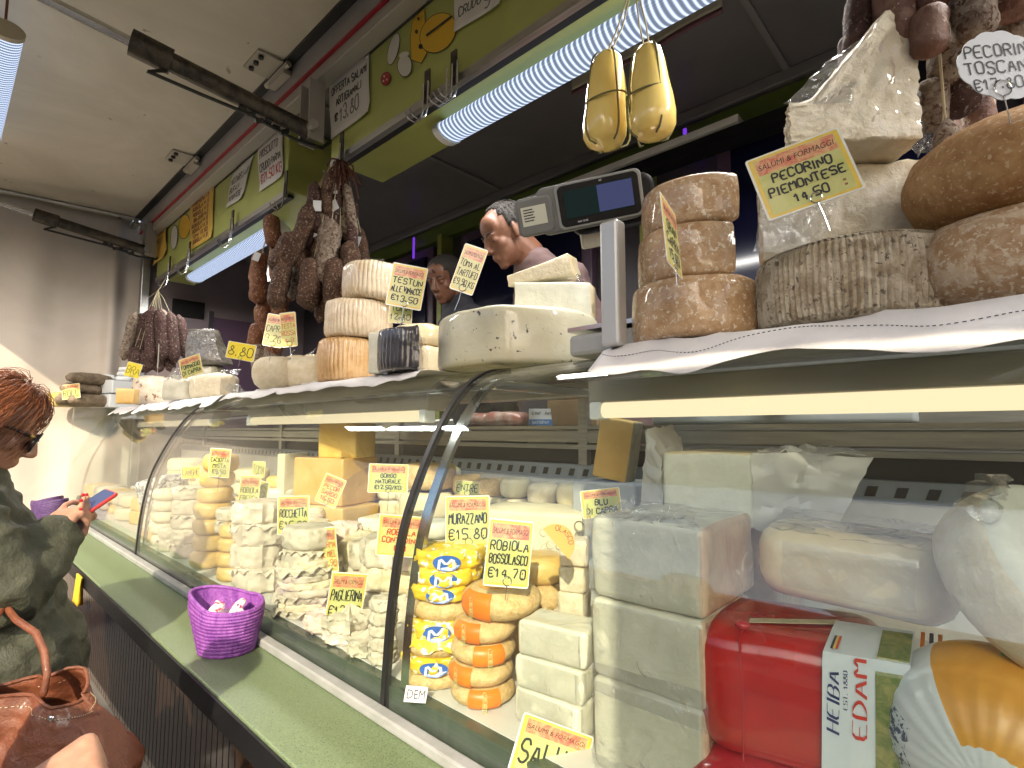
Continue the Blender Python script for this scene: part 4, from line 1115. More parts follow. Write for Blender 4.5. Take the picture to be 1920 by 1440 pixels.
stack('robiola', 470, 1010, 60, [24, 20], [PAPER], 'flat robiola over the white tower', 'parcel', Z=FL+.17, where='the top pair', pleat=.1)
stack('flat_parcel', 582, 1180, 112, [12, 13, 12, 14, 12, 13, 12, 13], [PAPER, C_LOAF, PAPER], 'thin folded parcel', 'parcel', where='the layered pile by the paglierina tag', pleat=.05, crumple=.005, dx=[0, 3, -3, 4, 0, -4, 2, 0])
stack('rocchetta', 570, 1085, 84, [44, 40], [PAPER], 'tall white wrapped rocchetta', 'parcel', Z=FL+.118, where='the pair under its tag', push=.02, crumple=.004)
stack('paper_parcel', 655, 1222, 78, [20, 22], [PINKPAPER, PAPER], 'pinkish parcel', 'parcel', where='the front heap', pleat=.15, crumple=.010)
stack('paper_parcel', 612, 1202, 60, [26], [PINKPAPER], 'crumpled pink and orange parcel by the glass front', 'parcel', pleat=.16, crumple=.010)
stack('paper_parcel', 690, 1240, 56, [24], [PAPER], 'small white crumpled parcel near the joint', 'parcel', pleat=.16, crumple=.010)
stack('pleated_cup', 716, 1262, 44, [24, 24, 22, 24, 22], [PAPER], 'small pleated cup cheese', 'parcel', where='the narrow stack behind the joint', pleat=.1, dx=[0, 2, -1, 2, 0])
stack('paper_parcel', 690, 1085, 86, [22, 22, 20], [PAPER, PINKPAPER], 'loose cream parcel', 'parcel', Z=FL+.06, where='the pile behind the robiola tag', pleat=.14, crumple=.009)
stack('riser_box', 690, 1100, 96, [30], [WHITEPLASTIC], 'white tray under the loose cream parcels', 'block', cat='tray', push=.03)
# back row on the step: amber blocks, blue cheese, wheels
def back(name, label, px_, py_, Yc, wpx, dpx, hpx, mat, rz=20, Z=None, jit=.0015, shape='block', **kw):
    p = at(px_, py_, Y=Yc); s = depth_of(p)/FPX
    wd, dd, h = wpx*s, dpx*s, hpx*s
    g = prism(o_rect(wd, dd, .008, 3), h, .006, 5, 0, jit, 30, int(px_)) if shape == 'block' else prism(o_circle(wd/2, 36), h, min(h*.35, .02), 5, .003, jit, 30, int(px_))
    return cheese(name, label, g, mat, Vector((p.x, Yc, Z if Z is not None else p.z)), rz, **kw)
ZB = 1.131
back('amber_block', 'large amber cheese block under the film wrapped one', 634, 1003, 1.14, 118, 90, 58, C_HARD, 12, ZB)
q = back('amber_block', 'large amber cheese block wrapped in film, on the lower block', 628, 953, 1.15, 122, 92, 84, C_YELLOWF, 16, ZB+58*.00218)
back('yellow_block', 'tall yellow hard cheese block standing on the wrapped one', 650, 873, 1.18, 86, 60, 64, C_YELLOW, 20, ZB+142*.00218)
back('hard_cheese_slice', 'brown edged slice standing left of the wrapped amber block', 548, 905, 1.20, 18, 60, 120, C_PALE, 20, ZB)
back('blue_cheese', 'blue veined gorgonzola block under its tag', 722, 1003, 1.10, 78, 70, 64, C_BLUE, 20, ZB)
back('natural_wheel', 'grey brown wheel behind the gorgonzola tag', 800, 925, 1.24, 96, 96, 48, M('grey_brown_rind', (.42, .33, .22), (.52, .42, .30), sc=20, rough=.6, bump=.4), 0, ZB, shape='w')
back('natural_wheel', 'pale wheel on the grey brown wheel behind the chrome rib', 802, 880, 1.25, 100, 100, 48, C_PALE, 0, ZB+.105, shape='w')
back('natural_wheel', 'beige wheel at the top behind the chrome rib', 806, 835, 1.25, 96, 96, 46, C_TAN, 0, ZB+.21, shape='w')
for k in range(2):
    back('small_tomino', 'round beige tomino beside the amber block, %s' % ['lower', 'upper'][k], 590, 1003-26*k, 1.02, 34, 34, 27, C_LOAF, 0, 1.151+.051*k, shape='w')
back('riser_box', 'small white riser under the beige tominos', 590, 1000, 1.02, 40, 40, 60, WHITEPLASTIC, 10, FL+.001, cat='tray')
back('yellow_wheel', 'small bright yellow wheel behind the rocchetta tag', 522, 925, 1.16, 42, 42, 22, C_YELLOW, 0, ZB+.145, shape='w')
back('white_wheel', 'flat white wheel under the small yellow one', 524, 945, 1.16, 66, 66, 30, C_WHITE, 0, ZB+.07, shape='w')
back('white_wheel', 'flat white wheel at the bottom behind the rocchetta tag', 524, 970, 1.16, 70, 70, 30, C_LOAF, 0, ZB, shape='w')
for k, (xx, lab) in enumerate(((470, 'pale wheel behind the tall caciotta stack'), (400, 'beige wheel behind the small cream cheeses'), (345, 'ivory wheel near the far rib at the back'))):
    for j in range(3):
        back('back_row_wheel', '%s, %s' % (lab, ['lower', 'middle', 'upper'][j]), xx, 960, 1.2, 60, 60, 24, [C_TAN, C_LOAF, C_IVORY][(j+k) % 3], 0, ZB+.0735*j, shape='w')
# far third of the case, seen dimly through reflections
rr = random.Random(5)
for k in range(9):
    X = -3.25-.19*k
    for j in range(2):
        g = parcel(.085, .07, 300+k*3+j) if k % 3 else wheel(.085, .07, .02, seed=300+k)
        cheese('far_parcel', 'pale %s, %s layer, %s from the far rib toward the curtain' % ('parcel' if k % 3 else 'wheel', ['lower', 'upper'][j], ['first', 'second', 'third', 'fourth', 'fifth', 'sixth', 'seventh', 'eighth', 'ninth'][k]), g, [C_LOAF, PAPER, C_CACIO][k % 3], Vector((X, .83+.05*rr.random(), FL+.001+.071*j)), 0)
# section right of the joint ----------------------------------------------------
# yellow foil packs with a blue M, mixed with tan wheels
bM = at(815, 1330, Z=FL); sM = depth_of(bM)/FPX; cM = place(815, 1330, FL, .130) ; z = FL+.001
def foil_pack(label, loc, r, h, rz, seed, flap=True):
    t = thing('foil_pack', label, 'cheese', loc, R(rz), 'yellow foil packs')
    V, F = parcel(r, h, seed, .07, .0042); mk('wrapper', V, F, YPAPER, t, 50)
    m = MB()
    for k in range(2):      # blue M emblem on the front, a shield with white letter
        pass
    dirc = (-FH).copy(); ang = math.atan2(dirc.y, dirc.x)-R(rz)
    pts = [(.026*math.cos(a*.2618), .55*h*math.sin(a*.2618)) for a in range(24)]
    V = [Vector((r*1.06+.0015, p_[0], h*.5+p_[1]*.85)) for p_ in pts]
    V = [Vector((r*1.13*math.cos(v.y/r), r*1.13*math.sin(v.y/r), v.z)) for v in V]
    m.add(V, [tuple(range(24))], 0, Matrix.Rotation(ang, 4, 'Z')); m.obj('blue_emblem', BLUEPRINT, t, 0)
    m2 = MB(); st = [(-.014, -.3), (-.012, .3), (0, -.1), (.012, .3), (.014, -.3)]
    tmp = MB(); ribbon(tmp, [(a_, b_*h) for a_, b_ in st], .005, 0)
    V = [Vector((r*1.145*math.cos(v[0]/r), r*1.145*math.sin(v[0]/r), h*.5+v[1])) for v in tmp.v]
    m2.add(V, tmp.f, 0, Matrix.Rotation(ang, 4, 'Z')); m2.obj('letter', WHITECARD, t, 0)
    if flap:
        V, F = grid(10, 5, lambda u, v: Vector(((r*1.02+.012*v)*math.cos(ang+(u-.5)*1.6), (r*1.02+.012*v)*math.sin(ang+(u-.5)*1.6), h*.35-.028*v+.006*math.sin(u*14)*v)))
        V, F = solid(V, F, .0006); mk('loose_flap', V, F, YPAPER, t, 60)
    return t
seq = [('w', .030, 1), ('p', .030, 0), ('w', .036, 0), ('p', .034, 1), ('w', .040, 0), ('p', .030, 0), ('p', .032, 0), ('p', .034, 0)]
lab_i = 0; names = ['lowest', 'second', 'third', 'fourth', 'fifth', 'sixth', 'seventh', 'top']
for k, (ty, h, fl) in enumerate(seq):
    c = cM + RT*(.003*math.sin(k*2.1)+.004*k) + Vector((0, 0, z-cM.z))
    if ty == 'w': cheese('tan_wheel', 'tan rinded round among yellow foil packs, %s layer from below' % names[k], prism(o_circle(.068, 36), h, h*.42, 5, .004, .001, 40, k), C_TAN, c, 0)
    else: foil_pack('yellow foil pack with blue emblem, %s layer from below' % names[k], c, .066, h, (k*23) % 40-20, 400+k, fl)
    z += h+.0005
zMtop = z
# tan wheels with orange paper band
cN = place(905, 1358, FL, .100); z = FL+.001
for k, h in enumerate([.036, .038, .040, .040, .054]):
    r = .060 if k < 4 else .077
    c = cN + RT*([0, -.004, 0, .003, .036][k]) + FH*([.0, 0, 0, 0, .012][k]) + Vector((0, 0, z-cN.z))
    t = thing('banded_wheel', 'tan wheel with orange paper band, %s' % (ORD[4-k] + ' of its stack' if k < 4 else 'topmost, larger, carrying the robiola tag'), 'cheese', c, 0, 'orange banded wheels')
    V, F = prism(o_circle(r, 40), h, h*.44, 5, .004, .001, 40, 30+k); mk('rind', V, F, C_TAN, t, 60)
    ang = math.atan2(-FH.y, -FH.x) + [.1, -.75, .25, -.6, -.75][k]
    def bf(u, v, r=r, h=h, ang=ang):
        a = ang+(u-.5)*1.0; zz = h*(.02+.96*v); b_ = h*.44
        ins = 0
        if zz < b_: ins = b_*(1-math.sqrt(max(0, 1-(1-zz/b_)**2)))
        if zz > h-b_: ins = b_*(1-math.sqrt(max(0, 1-(1-(h-zz)/b_)**2)))
        q = r-ins+.0052
        return Vector((q*math.cos(a), q*math.sin(a), zz))
    V, F = grid(12, 12, bf); V, F = solid(V, F, .0008); bd = mk('orange_band', V, F, ORANGE, t, 60)
    tm = MB(); 
    for j in range(3): write(tm, 'ROCCA', (j-1)*.018, 0, .007, .03, 0, .0011, jit=.1, slant=.2)
    V = [Vector(((r+.0068)*math.cos(ang+ (v[1]-.003)/r*1.0 + (0)), (r+.0068)*math.sin(ang+(v[1]-.003)/r), h*.5+v[0]*.6)) for v in tm.v]
    mk('band_lettering', V, tm.f, TAGY, t, 0)
    if k == 4:
        m = MB(); pts = [(.045*math.cos(a*.1309), .045*math.sin(a*.1309)) for a in range(48)]; plate(m, pts, h+.0012, h+.0018, 0)
        m.obj('round_label', M('label_orange', (.78, .40, .08), rough=.4), t, 0)
        m = MB(); pts = [(.022*math.cos(a*.1309), .014*math.sin(a*.1309)) for a in range(48)]; plate(m, pts, h+.002, h+.0024, 0); m.obj('label_oval', M('label_dark', (.05, .06, .04), rough=.4), t, 0)
        tm = MB(); st, W = strokes('TUMA DLA LANGA', .007)
        for P_ in st:
            Q = []
            for (x, y) in P_:
                a = math.atan2(-FH.y, -FH.x) - 1.1 + x/.034; Q.append(((.041-y)*math.cos(a)*1.0, (.041-y)*math.sin(a)))
            Q = [(((.034+(.007-(.041-math.hypot(*q_))) )*q_[0]/math.hypot(*q_)), ((.034+(.007-(.041-math.hypot(*q_))))*q_[1]/math.hypot(*q_))) for q_ in Q]
            ribbon(tm, Q, .0012, h+.0026)
        tm.obj('label_lettering', BROWNINK, t, 0)
    z += h+.0005
# white vacuum bricks
cO = Vector((-.618, .792, FL)); z = FL+.001
for k, h in enumerate([.060, .058, .062]):
    V, F = prism(o_rect(.134, .085, .008, 4), h, .008, 5, .002, .002, 30, 60+k)
    o = cheese('vacuum_brick', 'white vacuum packed brick, %s of three' % ORD[2-k], (V, F), C_WHITEF, cO + Vector((.004*k, 0, z-cO.z)), 4+3*k, group='white vacuum bricks')
    film_flare(o, [(-.058, -.0455, .003), (.058, -.0455, .003), (.058, -.0455, h-.003), (-.058, -.0455, h-.003)], 140+k, .002, CLEARFILM, nu=24, nv=16)
    film_flare(o, [(.055, -.045, h*.9), (.055, -.045, h*.1), (.072, -.035, h*.05), (.072, -.035, h*.95)], 40+k, .004, nu=6, nv=5)
    z += h+.0006
# small white cubes and wheel behind
for k in range(3):
    pk_ = at(1078, 1170, Y=.93)
    V, F = prism(o_rect(.055, .06, .006), .052, .006, 4, .001, .002, 40, 66+k)
    cheese('white_cube', 'small white cheese cube left of the large blocks, %s' % ORD[2-k], (V, F), C_LOAF, Vector((pk_.x, .93, 1.168+.0525*k)), 20+6*k, group='small white cubes')
V, F = prism(o_rect(.11, .10, .006), .135, .006, 4, .001, .002, 40, 70)
cheese('white_block', 'pale block under the small white cubes', (V, F), C_LOAF, Vector((pk_.x, .93, FL+.001)), 22)
pk_ = at(1010, 1040, Y=.98)
V, F = prism(o_circle(.065, 36), .06, .02, 5, .003, .001, 40, 71)
cheese('yellow_wheel', 'yellow rinded wheel right of the robiola tag', (V, F), C_CACIO, Vector((pk_.x, .98, 1.205)), 0)
V, F = prism(o_circle(.07, 36), .06, .02, 5, .003, .001, 40, 72)
cheese('yellow_wheel', 'yellow rinded wheel second in the stack behind the robiola tag', (V, F), C_TAN, Vector((pk_.x, .98, 1.1445)), 0)
V, F = prism(o_circle(.07, 36), .113, .02, 5, .003, .001, 40, 73)
cheese('yellow_wheel', 'tall yellow wheel at the bottom behind the robiola tag', (V, F), C_CACIO, Vector((pk_.x, .98, FL+.001)), 0)
t = thing('half_round_label', 'orange half round label card leaning on the small cubes', 'label', mat4=facing(atd(1042, 1020, .97), 10, 0, -50))
m = MB(); plate(m, [(.036*math.cos(R(a)), .036*math.sin(R(a))) for a in range(0, 181, 10)], -.0005, .0005, 0); m.obj('card', bpy.data.materials['label_orange'], t, 0)
m = MB(); st, W = strokes('OLASCO', .009)
for P_ in st: ribbon(m, [((.024+y)*math.cos(math.pi-.7-x/.027*1.0), (.024+y)*math.sin(math.pi-.7-x/.027)) for x, y in P_], .0014, .0008)
m.obj('lettering', BROWNINK, t, 0)
# stack of white wheels behind the murazzano tag
for k in range(3):
    pk_ = at(806, 1020, Y=.98)
    V, F = prism(o_circle(.062, 36), .046, .012, 5, .002, .001, 40, 76+k)
    cheese('white_wheel', 'white murazzano wheel behind the chrome rib, %s' % ORD[2-k], (V, F), C_WHITE, Vector((pk_.x, .98, 1.158+.0465*k)), 0)
V, F = prism(o_circle(.066, 36), .127, .012, 5, .002, .001, 40, 79)
cheese('white_wheel', 'tall white drum under the murazzano wheels', (V, F), C_WHITE, Vector((pk_.x, .98, FL+.001)), 0)
# emmental with holes
pe = at(1000, 985, Y=1.18); em = MB()
t = thing('emmental_block', 'large holed emmental piece behind the murazzano tag', 'cheese', (pe.x, 1.19, ZB), R(24))
bmh = bmesh.new()
V, F = prism([(-.17, -.085), (-.08, -.088), (.06, -.085), (.15, -.08), (.155, 0), (.14, .08), (0, .09), (-.16, .08)], .20, .012, 6, 0, .001, 20, 80, .012)
bodyo = mk('body', V, F, C_PALE, t, 50)
HOLE = M('cheese_hole', (.30, .25, .14), rough=.5)
rr = random.Random(11)
for k in range(26):
    x = rr.uniform(-.02, .145); zz = rr.uniform(.02, .17); q = rr.uniform(.006, .016)
    V, F = lathe([(q*1.0, 0), (q*.93, q*.35), (q*.6, q*.7), (.0005, q*.8)], 14)
    ho = mk('hole', [(v[0], v[2], v[1]) for v in V], F, HOLE, t, 60)
    yf = -.0868 + .0005*k/26; ho.location = (x, yf-.0015+(.06*0), zz)
# large white feta-like blocks at the right
cP = Vector((-.420, .832, FL)); z = FL+.001
for k, (h, wdt, dpt) in enumerate([(.134, .180, .19), (.119, .184, .19)]):
    V, F = prism(o_rect(wdt, dpt, .012, 4, 8), h, .009, 6, .001, .002, 25, 90+k)
    o = cheese('white_block', ['big white cheese block in film at the bottom of the right stack', 'big white cheese block in film, middle of the right stack'][k], (V, F), None, cP + Vector((.004*k, 0, z-cP.z)), 3-2*k, mats=[C_WHITEF, C_BEIGEF])
    face_mat(o, lambda c, n: n.x > .5, 1)
    film_flare(o, [(-.09, -.097, .02), (.09, -.097, .03), (.10, -.105, -.02), (-.085, -.103, -.02)], 50+k, .004)
    film_flare(o, [(-.09, -.0985, .004), (.09, -.0985, .004), (.09, -.0985, h-.004), (-.09, -.0985, h-.004)], 150+k, .0024, CLEARFILM, nu=34, nv=26)
    film_flare(o, [(.093, -.09, h), (.093, -.09, 0), (.098, .08, .0), (.098, .08, h)], 53+k, .004)
    z += h+.001
V, F = prism(o_rect(.188, .21, .014, 4, 8), .128, .011, 7, .001, .0025, 25, 93)
o = cheese('white_block', 'big white cheese block with beige side, topmost of the right stack', (V, F), None, cP + Vector((.004, .012, z-cP.z)), 1, mats=[C_WHITEF, C_BEIGEF])
face_mat(o, lambda c, n: n.x > .5, 1)
film_flare(o, [(-.09, -.103, .124), (.09, -.104, .126), (.06, -.06, .150), (-.05, -.06, .155)], 57, .010)
film_flare(o, [(-.092, -.1085, .004), (.092, -.1085, .004), (.092, -.1085, .124), (-.092, -.1085, .124)], 157, .0026, CLEARFILM, nu=36, nv=28)
film_flare(o, [(-.096, -.10, .128), (-.096, -.10, .0), (-.112, -.095, .0), (-.110, -.09, .145)], 58, .006)
zt = z+.1425
# paper wrapped white block above
pq = at(1320, 975, Y=1.02)
t = thing('wrapped_white_block', 'white block in opened greaseproof paper above the big stack', 'cheese', (-.432, 1.10, 1.374), R(2))
V, F = prism(o_rect(.172, .19, .008, 4, 8), .134, .006, 6, 0, .002, 25, 95); bo = mk('body', V, F, [C_WHITE, C_IVORY], t, 45)
face_mat(bo, lambda c, n: n.z > .7, 1)
film_flare(t, [(.086, -.097, .136), (.086, -.097, -.0), (.20, -.04, .0), (.26, .0, .13)], 60, .010, PAPERFILM, 'paper_flap')
film_flare(t, [(.088, -.09, .138), (.088, .09, .138), (.20, .10, .145), (.25, .0, .135)], 61, .016, PAPERFILM, 'paper_flap')
film_flare(t, [(-.088, -.09, .05), (-.088, .09, .10), (-.13, .05, .19), (-.125, -.08, .18)], 62, .014, PAPERFILM, 'paper_flap')
film_flare(t, [(-.088, -.098, .0), (-.087, -.096, .12), (-.12, -.09, .18), (-.14, -.09, .02)], 63, .010, PAPERFILM, 'paper_flap')
V, F = prism(o_rect(.20, .16, .01), 1.372-ZB, .008, 3, 0, .001, 20, 96)
cheese('storage_crate', 'beige crate lifting the paper wrapped block', (V, F), C_BEIGEF, (-.43, 1.16, ZB), 0, cat='crate')
# wrapped pale loaf, leaning
pr = at(1565, 1158, Y=.93)
V, F = prism(o_rect(.235, .16, .04, 6, 8), .105, .03, 6, .004, .002, 18, 97)
o = cheese('wrapped_loaf', 'long pale loaf cheese tightly wrapped in glossy film', (V, F), C_IVORYF, Vector((-.182, .945, 1.300)), 3, ry=3)
film_flare(o, [(-.078, -.0855, .022), (.078, -.0855, .022), (.078, -.0850, .085), (-.078, -.0850, .085)], 167, .0034, CLEARFILM, nu=44, nv=26)
film_flare(o, [(-.10, -.07, .10), (.10, -.07, .10), (.11, .0, .125), (-.09, .0, .125)], 65, .010)
film_flare(o, [(.11, -.05, .09), (.115, .03, .09), (.18, .0, .15), (.17, -.05, .13)], 66, .014)
# tilted cut wheel at the right edge
ps_ = at(1850, 1110, Y=.90)
V, F = prism(o_circle(.100, 44), .09, .020, 5, .004, .002, 22, 98)
t = cheese('white_half_wheel', 'big white wheel leaning on its edge at the right border', (V, F), None, Vector((ps_.x+.03, .93, 1.365)), 0, mats=[C_WHITE, C_LOAF])
t.matrix_world = facing(Vector((ps_.x+.020, .87, 1.36)), 14, -34, 0)
face_mat(t, lambda c, n: abs(n.z) < .5, 1)
film_flare(t, [(-.08, .05, .09), (.0, .10, .09), (-.02, .12, .07), (-.10, .08, .07)], 68, .014)
m = MB(); V, F = grid(8, 3, lambda u, v: Vector((-.01+.09*u, .075-.05*u-.025*v, .0925))); m.add(V, F); m.obj('orange_label', M('salmon_label', (.62, .28, .14), rough=.4), t)
# red edam loaf
pT = Vector((-.245, .855, 1.115))
t = thing('edam_loaf', 'red wrapped edam loaf with printed landscape label', 'cheese', pT, R(15))
V, F = prism(o_rect(.235, .19, .045, 6, 8), .168, .028, 8, .006, .002, 14, 101)
mk('wrapper', V, F, REDWAX, t, 60)
LBL = M('pale_blue_label', (.56, .62, .66), (.66, .70, .72), sc=8, rough=.3, coat=.4)
def surf(u, v):            # runs up the front right corner and over the top
    a = u; x = .028+.088*v
    if a < .62: return Vector((x+.012*(a), -.1050-.003*math.sin(math.pi*a/.62), .012+(.152)*a/.62))
    b_ = (a-.62)/.38
    return Vector((x+.008+.02*b_, -.1050+.02*(1-math.cos(b_*1.57))+.075*b_, .164+.0115*math.sin(b_*1.57)))
V, F = grid(8, 24, lambda u, v: surf(v, u)); mk('label', V, F, LBL, t, 60)
def on_label(pts, off, name, mat):
    m = MB()
    for P_ in pts:
        n = len(P_); V = [surf(a, b)+Vector((0, -off, off)) for a, b in P_]; m.add(V, [tuple(range(n))])
    return m.obj(name, mat, t, 0)
on_label([[(.05+.1*k, .62), (.15+.1*k, .62), (.15+.1*k, .98), (.05+.1*k, .98)] for k in range(9)], .0012, 'landscape_print', M('landscape_green', (.10, .15, .04), (.30, .28, .10), sc=60, rough=.4))
def label_text(text, a0, a1, b0, b1, mat, name, wd, slant=0, jit=.0):
    st, W = strokes(text, 1.0, jit=jit, slant=slant); tm = MB()
    for P_ in st: ribbon(tm, [(x/W, y) for x, y in P_], wd, 0)
    V = []
    for v in tm.v:
        q = surf(a0+(a1-a0)*v[0], b0+(b1-b0)*(1-v[1])); V.append(q+Vector((0, -.0020, .0020)))
    mk(name, V, tm.f, mat, t, 0)
label_text('HEIBA', .24, .52, .06, .20, M('navy_print', (.02, .03, .12), rough=.4), 'maker_lettering', .05, .2, .05)
label_text('EST. 1880', .36, .54, .25, .30, bpy.data.materials['navy_print'], 'date_lettering', .03)
label_text('EDAM', .24, .60, .36, .52, REDINK, 'cheese_lettering', .05)
for k, (c_, nm) in enumerate(((M('stripe_navy', (.02, .02, .06), rough=.4), 'navy_stripe'), (TAGB, 'yellow_stripe'), (REDINK, 'red_stripe'))):
    on_label([[(.66, .07+.03*k), (.80, .07+.03*k), (.80, .10+.03*k), (.66, .10+.03*k)]], .0014, nm, c_)
for k in range(3):
    V, F = grid(2, 16, lambda u, v, k=k: surf(v, 1.06+.10*k+.05*u)+Vector((.001, -.001, .001))); mk('striped_border', V, F, [ORANGE, bpy.data.materials['stripe_navy'], ORANGE][k], t, 60)
m = MB(); m.tube([(-.06, -.0975, .006), (-.058, -.101, .08), (-.06, -.099, .16), (-.055, -.08, .171)], .0013, 6); m.obj('seam', REDBAG, t)
m = MB(); V, F = grid(8, 1, lambda u, v: Vector((-.05+.11*u, -.06+.05*u+.018*v, .1706))); V, F = solid(V, F, -.001); m.add(V, F); m.obj('tear_strip', STRING, t)
m = MB(); V, F = ell((-.057, -.08, .173), (.010, .008, .006)); m.add(V, F); m.obj('twist_end', REDBAG, t)
V, F = prism(o_rect(.27, .22, .05, 6, 8), .083, .03, 5, .01, .006, 14, 103)
o = cheese('red_pack', 'second red plastic pack lying under the edam loaf', (V, F), REDBAG, Vector((-.235, .862, FL+.001)), 14)
film_flare(o, [(-.132, -.09, .05), (-.132, .05, .05), (-.16, .03, .03), (-.16, -.10, .02)], 71, .006, REDBAG, 'sealed_edge')
# round ball in printed white net, bottom right
pU = Vector((-.030, .820, 1.205))
t = thing('provola_ball', 'round cheese in white and orange printed wrapper with gathered end', 'cheese', pU, 0)
axis = (CAM - pU); axis.z = -.10; axis = (axis.normalized() - RT*.15).normalized()
bx_ = RT.copy(); by_ = axis.cross(bx_).normalized(); bx_ = by_.cross(axis)
def ballp(u, v, q=.105):
    a = 2*math.pi*u; ph = v*math.pi*.86 + .10
    pl = 1 + .035*math.sin(26*a)*max(0, 1-v*2.2) + .012*math.sin(11*a+3)*max(0, 1-v*1.5)
    rad = q*math.sin(ph)*pl; zz = q*math.cos(ph)*(.86 if v < .4 else .95)
    return bx_*(rad*math.cos(a)) + by_*(rad*math.sin(a)) + axis*zz
V, F = grid(110, 40, ballp)
WN = M('white_printed_wrapper', (.66, .69, .68), rough=.35, bump=.2, bsc=30, coat=.3); ON = M('orange_printed_wrapper', (.72, .36, .05), (.64, .28, .03), sc=12, rough=.35, coat=.3)
NV = M('text_print_wrapper', (.62, .65, .66), rough=.35, spots=((.06, .08, .14), 150, .52), coat=.3)
mi = []
for j in range(40):
    for i in range(110):
        a = i/110; mi.append(1 if (.08 < a < .34 and j > 3) or (.80 < a < .90 and j > 3) else 2 if (.45 < a < .62 and j > 8) else 0)
mk('wrapper', V, [q[::-1] for q in F], [WN, ON, NV], t, 60, mi)
m = MB(); m.tube([axis*.085, axis*.098, axis*.108], [.011, .008, .015], 12); m.obj('metal_clip', STEEL, t)
m = MB(); V, F = grid(14, 8, lambda u, v: ballp(-.02+.10*u, .36+.16*v, .1085)); m.add(V, F); m.obj('red_emblem', M('deep_red_print', (.42, .01, .03), rough=.35), t)
m = MB(); V, F = grid(12, 3, lambda u, v: ballp(.16+.09*u, .50+.04*v, .1085)); m.add(V, F); m.obj('green_label', M('green_print', (.09, .32, .07), rough=.35), t)
tm = MB(); st, W = strokes('ALBINI', 1.0)
for P_ in st: ribbon(tm, [(x/W, y) for x, y in P_], .05, 0)
mk('emblem_lettering', [ballp(-.012+.085*v[0], .48-.08*v[1], .1098) for v in tm.v], tm.f, WHITECARD, t, 0)
V, F = prism(o_rect(.16, .14, .02), .075, .006, 3, 0, 0, 20, 104)
cheese('display_tray', 'low tray under the round printed cheese', (V, F), WHITEPLASTIC, Vector((pU.x, pU.y+.03, FL+.001)), 0, cat='tray')
# yellow hard cheese slab standing at the back
py_ = at(1150, 885, Y=1.27)
V, F = prism(o_rect(.10, .07, .008), .165, .006, 5, 0, .001, 30, 106)
o = cheese('hard_cheese_slab', 'yellow hard cheese slab standing tilted at the back rail', (V, F), None, Vector((py_.x, 1.27, 1.42)), 8, mats=[C_HARD, M('mouldy_grey_rind', (.22, .20, .15), (.32, .29, .22), sc=40, rough=.8)], ry=10)
face_mat(o, lambda c, n: n.x > .6, 1)
V, F = prism(o_rect(.20, .16, .01), 1.414-ZB, .008, 3, 0, .001, 20, 107)
cheese('storage_crate', 'grey crate under the tilted yellow slab', (V, F), GREYPLASTIC, (py_.x, 1.29, ZB), 0, cat='crate')
# on the work ledge behind: board, meat packs, payment sign, box
q = at(1410, 805, Y=1.50)
V, F = prism(o_rect(.62, .10, .012), .030, .006, 3, 0, 0, 20, 108); cheese('cutting_board', 'long white cutting board lying on the rear work ledge', (V, F), WHITEPLASTIC, Vector((q.x+.05, 1.49, 1.568)), 3, cat='cutting board')
MEAT = M('sliced_meat_in_film', (.42, .16, .12), (.62, .48, .42), sc=14, rough=.4, wrap=.6)
for k, xx in enumerate((905, 955, 1330, 1470)):
    q = at(xx, 790, Y=1.52)
    V, F = prism(o_rect(.16, .12, .03), .055, .02, 4, .003, .006, 22, 110+k)
    cheese('meat_pack', ['film packed sliced ham on the ledge by the chrome rib', 'film packed cured meat next to the payment sign', 'film packed meat lying on the white cutting board', 'second meat pack on the cutting board further right'][k], (V, F), MEAT, Vector((q.x, 1.51, 1.568 if k < 2 else 1.599)), 20*k, cat='meat pack')
t = thing('payment_sign', 'small white and blue mobile payment sign on the rear ledge', 'sign', mat4=facing(at(1016, 782, Y=1.46), 0, -5, 0))
m = MB(); m.box((-.046, -.030, -.003), (.046, .030, 0)); m.obj('card', WHITECARD, t, 0)
m = MB(); m.box((-.0455, -.0295, .0002), (.0455, -.008, .0008)); m.obj('blue_band', M('sign_blue', (.02, .13, .36), rough=.4), t, 0)
m = MB(); write(m, 'G PAY', -.020, .008, .010, .03, .0012, .0016, jit=.02); write(m, 'PAY', .022, .008, .010, .02, .0012, .0016, jit=.02); m.obj('lettering', INK, t, 0)
m = MB(); write(m, 'SATISPAY', -.005, -.024, .010, .06, .0012, .0016, jit=.05); m.obj('band_lettering', WHITECARD, t, 0)
V, F = prism(o_rect(.20, .10, .004), .09, .003, 2, 0, 0, 20, 115); q = at(1085, 790, Y=1.54); cheese('cardboard_box', 'brown cardboard box beside the payment sign', (V, F), CARDBOARD, Vector((q.x, 1.54, 1.568)), 5, cat='box')

# --- price tags inside the case
price_tag(412, 868, 2.02, 42, 54, ['CACIOTTA', 'MISTA', '€9.50'], 'price tag CACIOTTA MISTA on the tall yellow stack', yaw=-6, roll=-3, pin=.06)
price_tag(467, 927, 1.86, 36, 72, ['ROBIOLA', 'FRESCA', '9.80'], 'price tag FRESCA in the white paper tower', yaw=12, roll=-4, pin=.05)
price_tag(492, 922, 1.92, 26, 40, ['G'], 'small brown tag half hidden behind the fresca tag', yaw=-20, roll=-14, pin=.05, head=False)
price_tag(550, 966, 1.68, 60, 72, ['ROCCHETTA', '€16.90'], 'price tag ROCCHETTA among the white parcels', yaw=0, roll=1, pin=.05)
price_tag(728, 897, 1.60, 74, 54, ['GORGO', 'NATURALE', '€12.50/KG'], 'price tag GORGO NATURALE above the blue cheese', yaw=4, roll=-2, pin=.06)
price_tag(620, 920, 1.80, 42, 56, ['PECOR', 'SARDO', '16.50'], 'red lettered tag set diamond wise on the amber block', yaw=0, roll=-22, ink=REDINK, pin=.04)
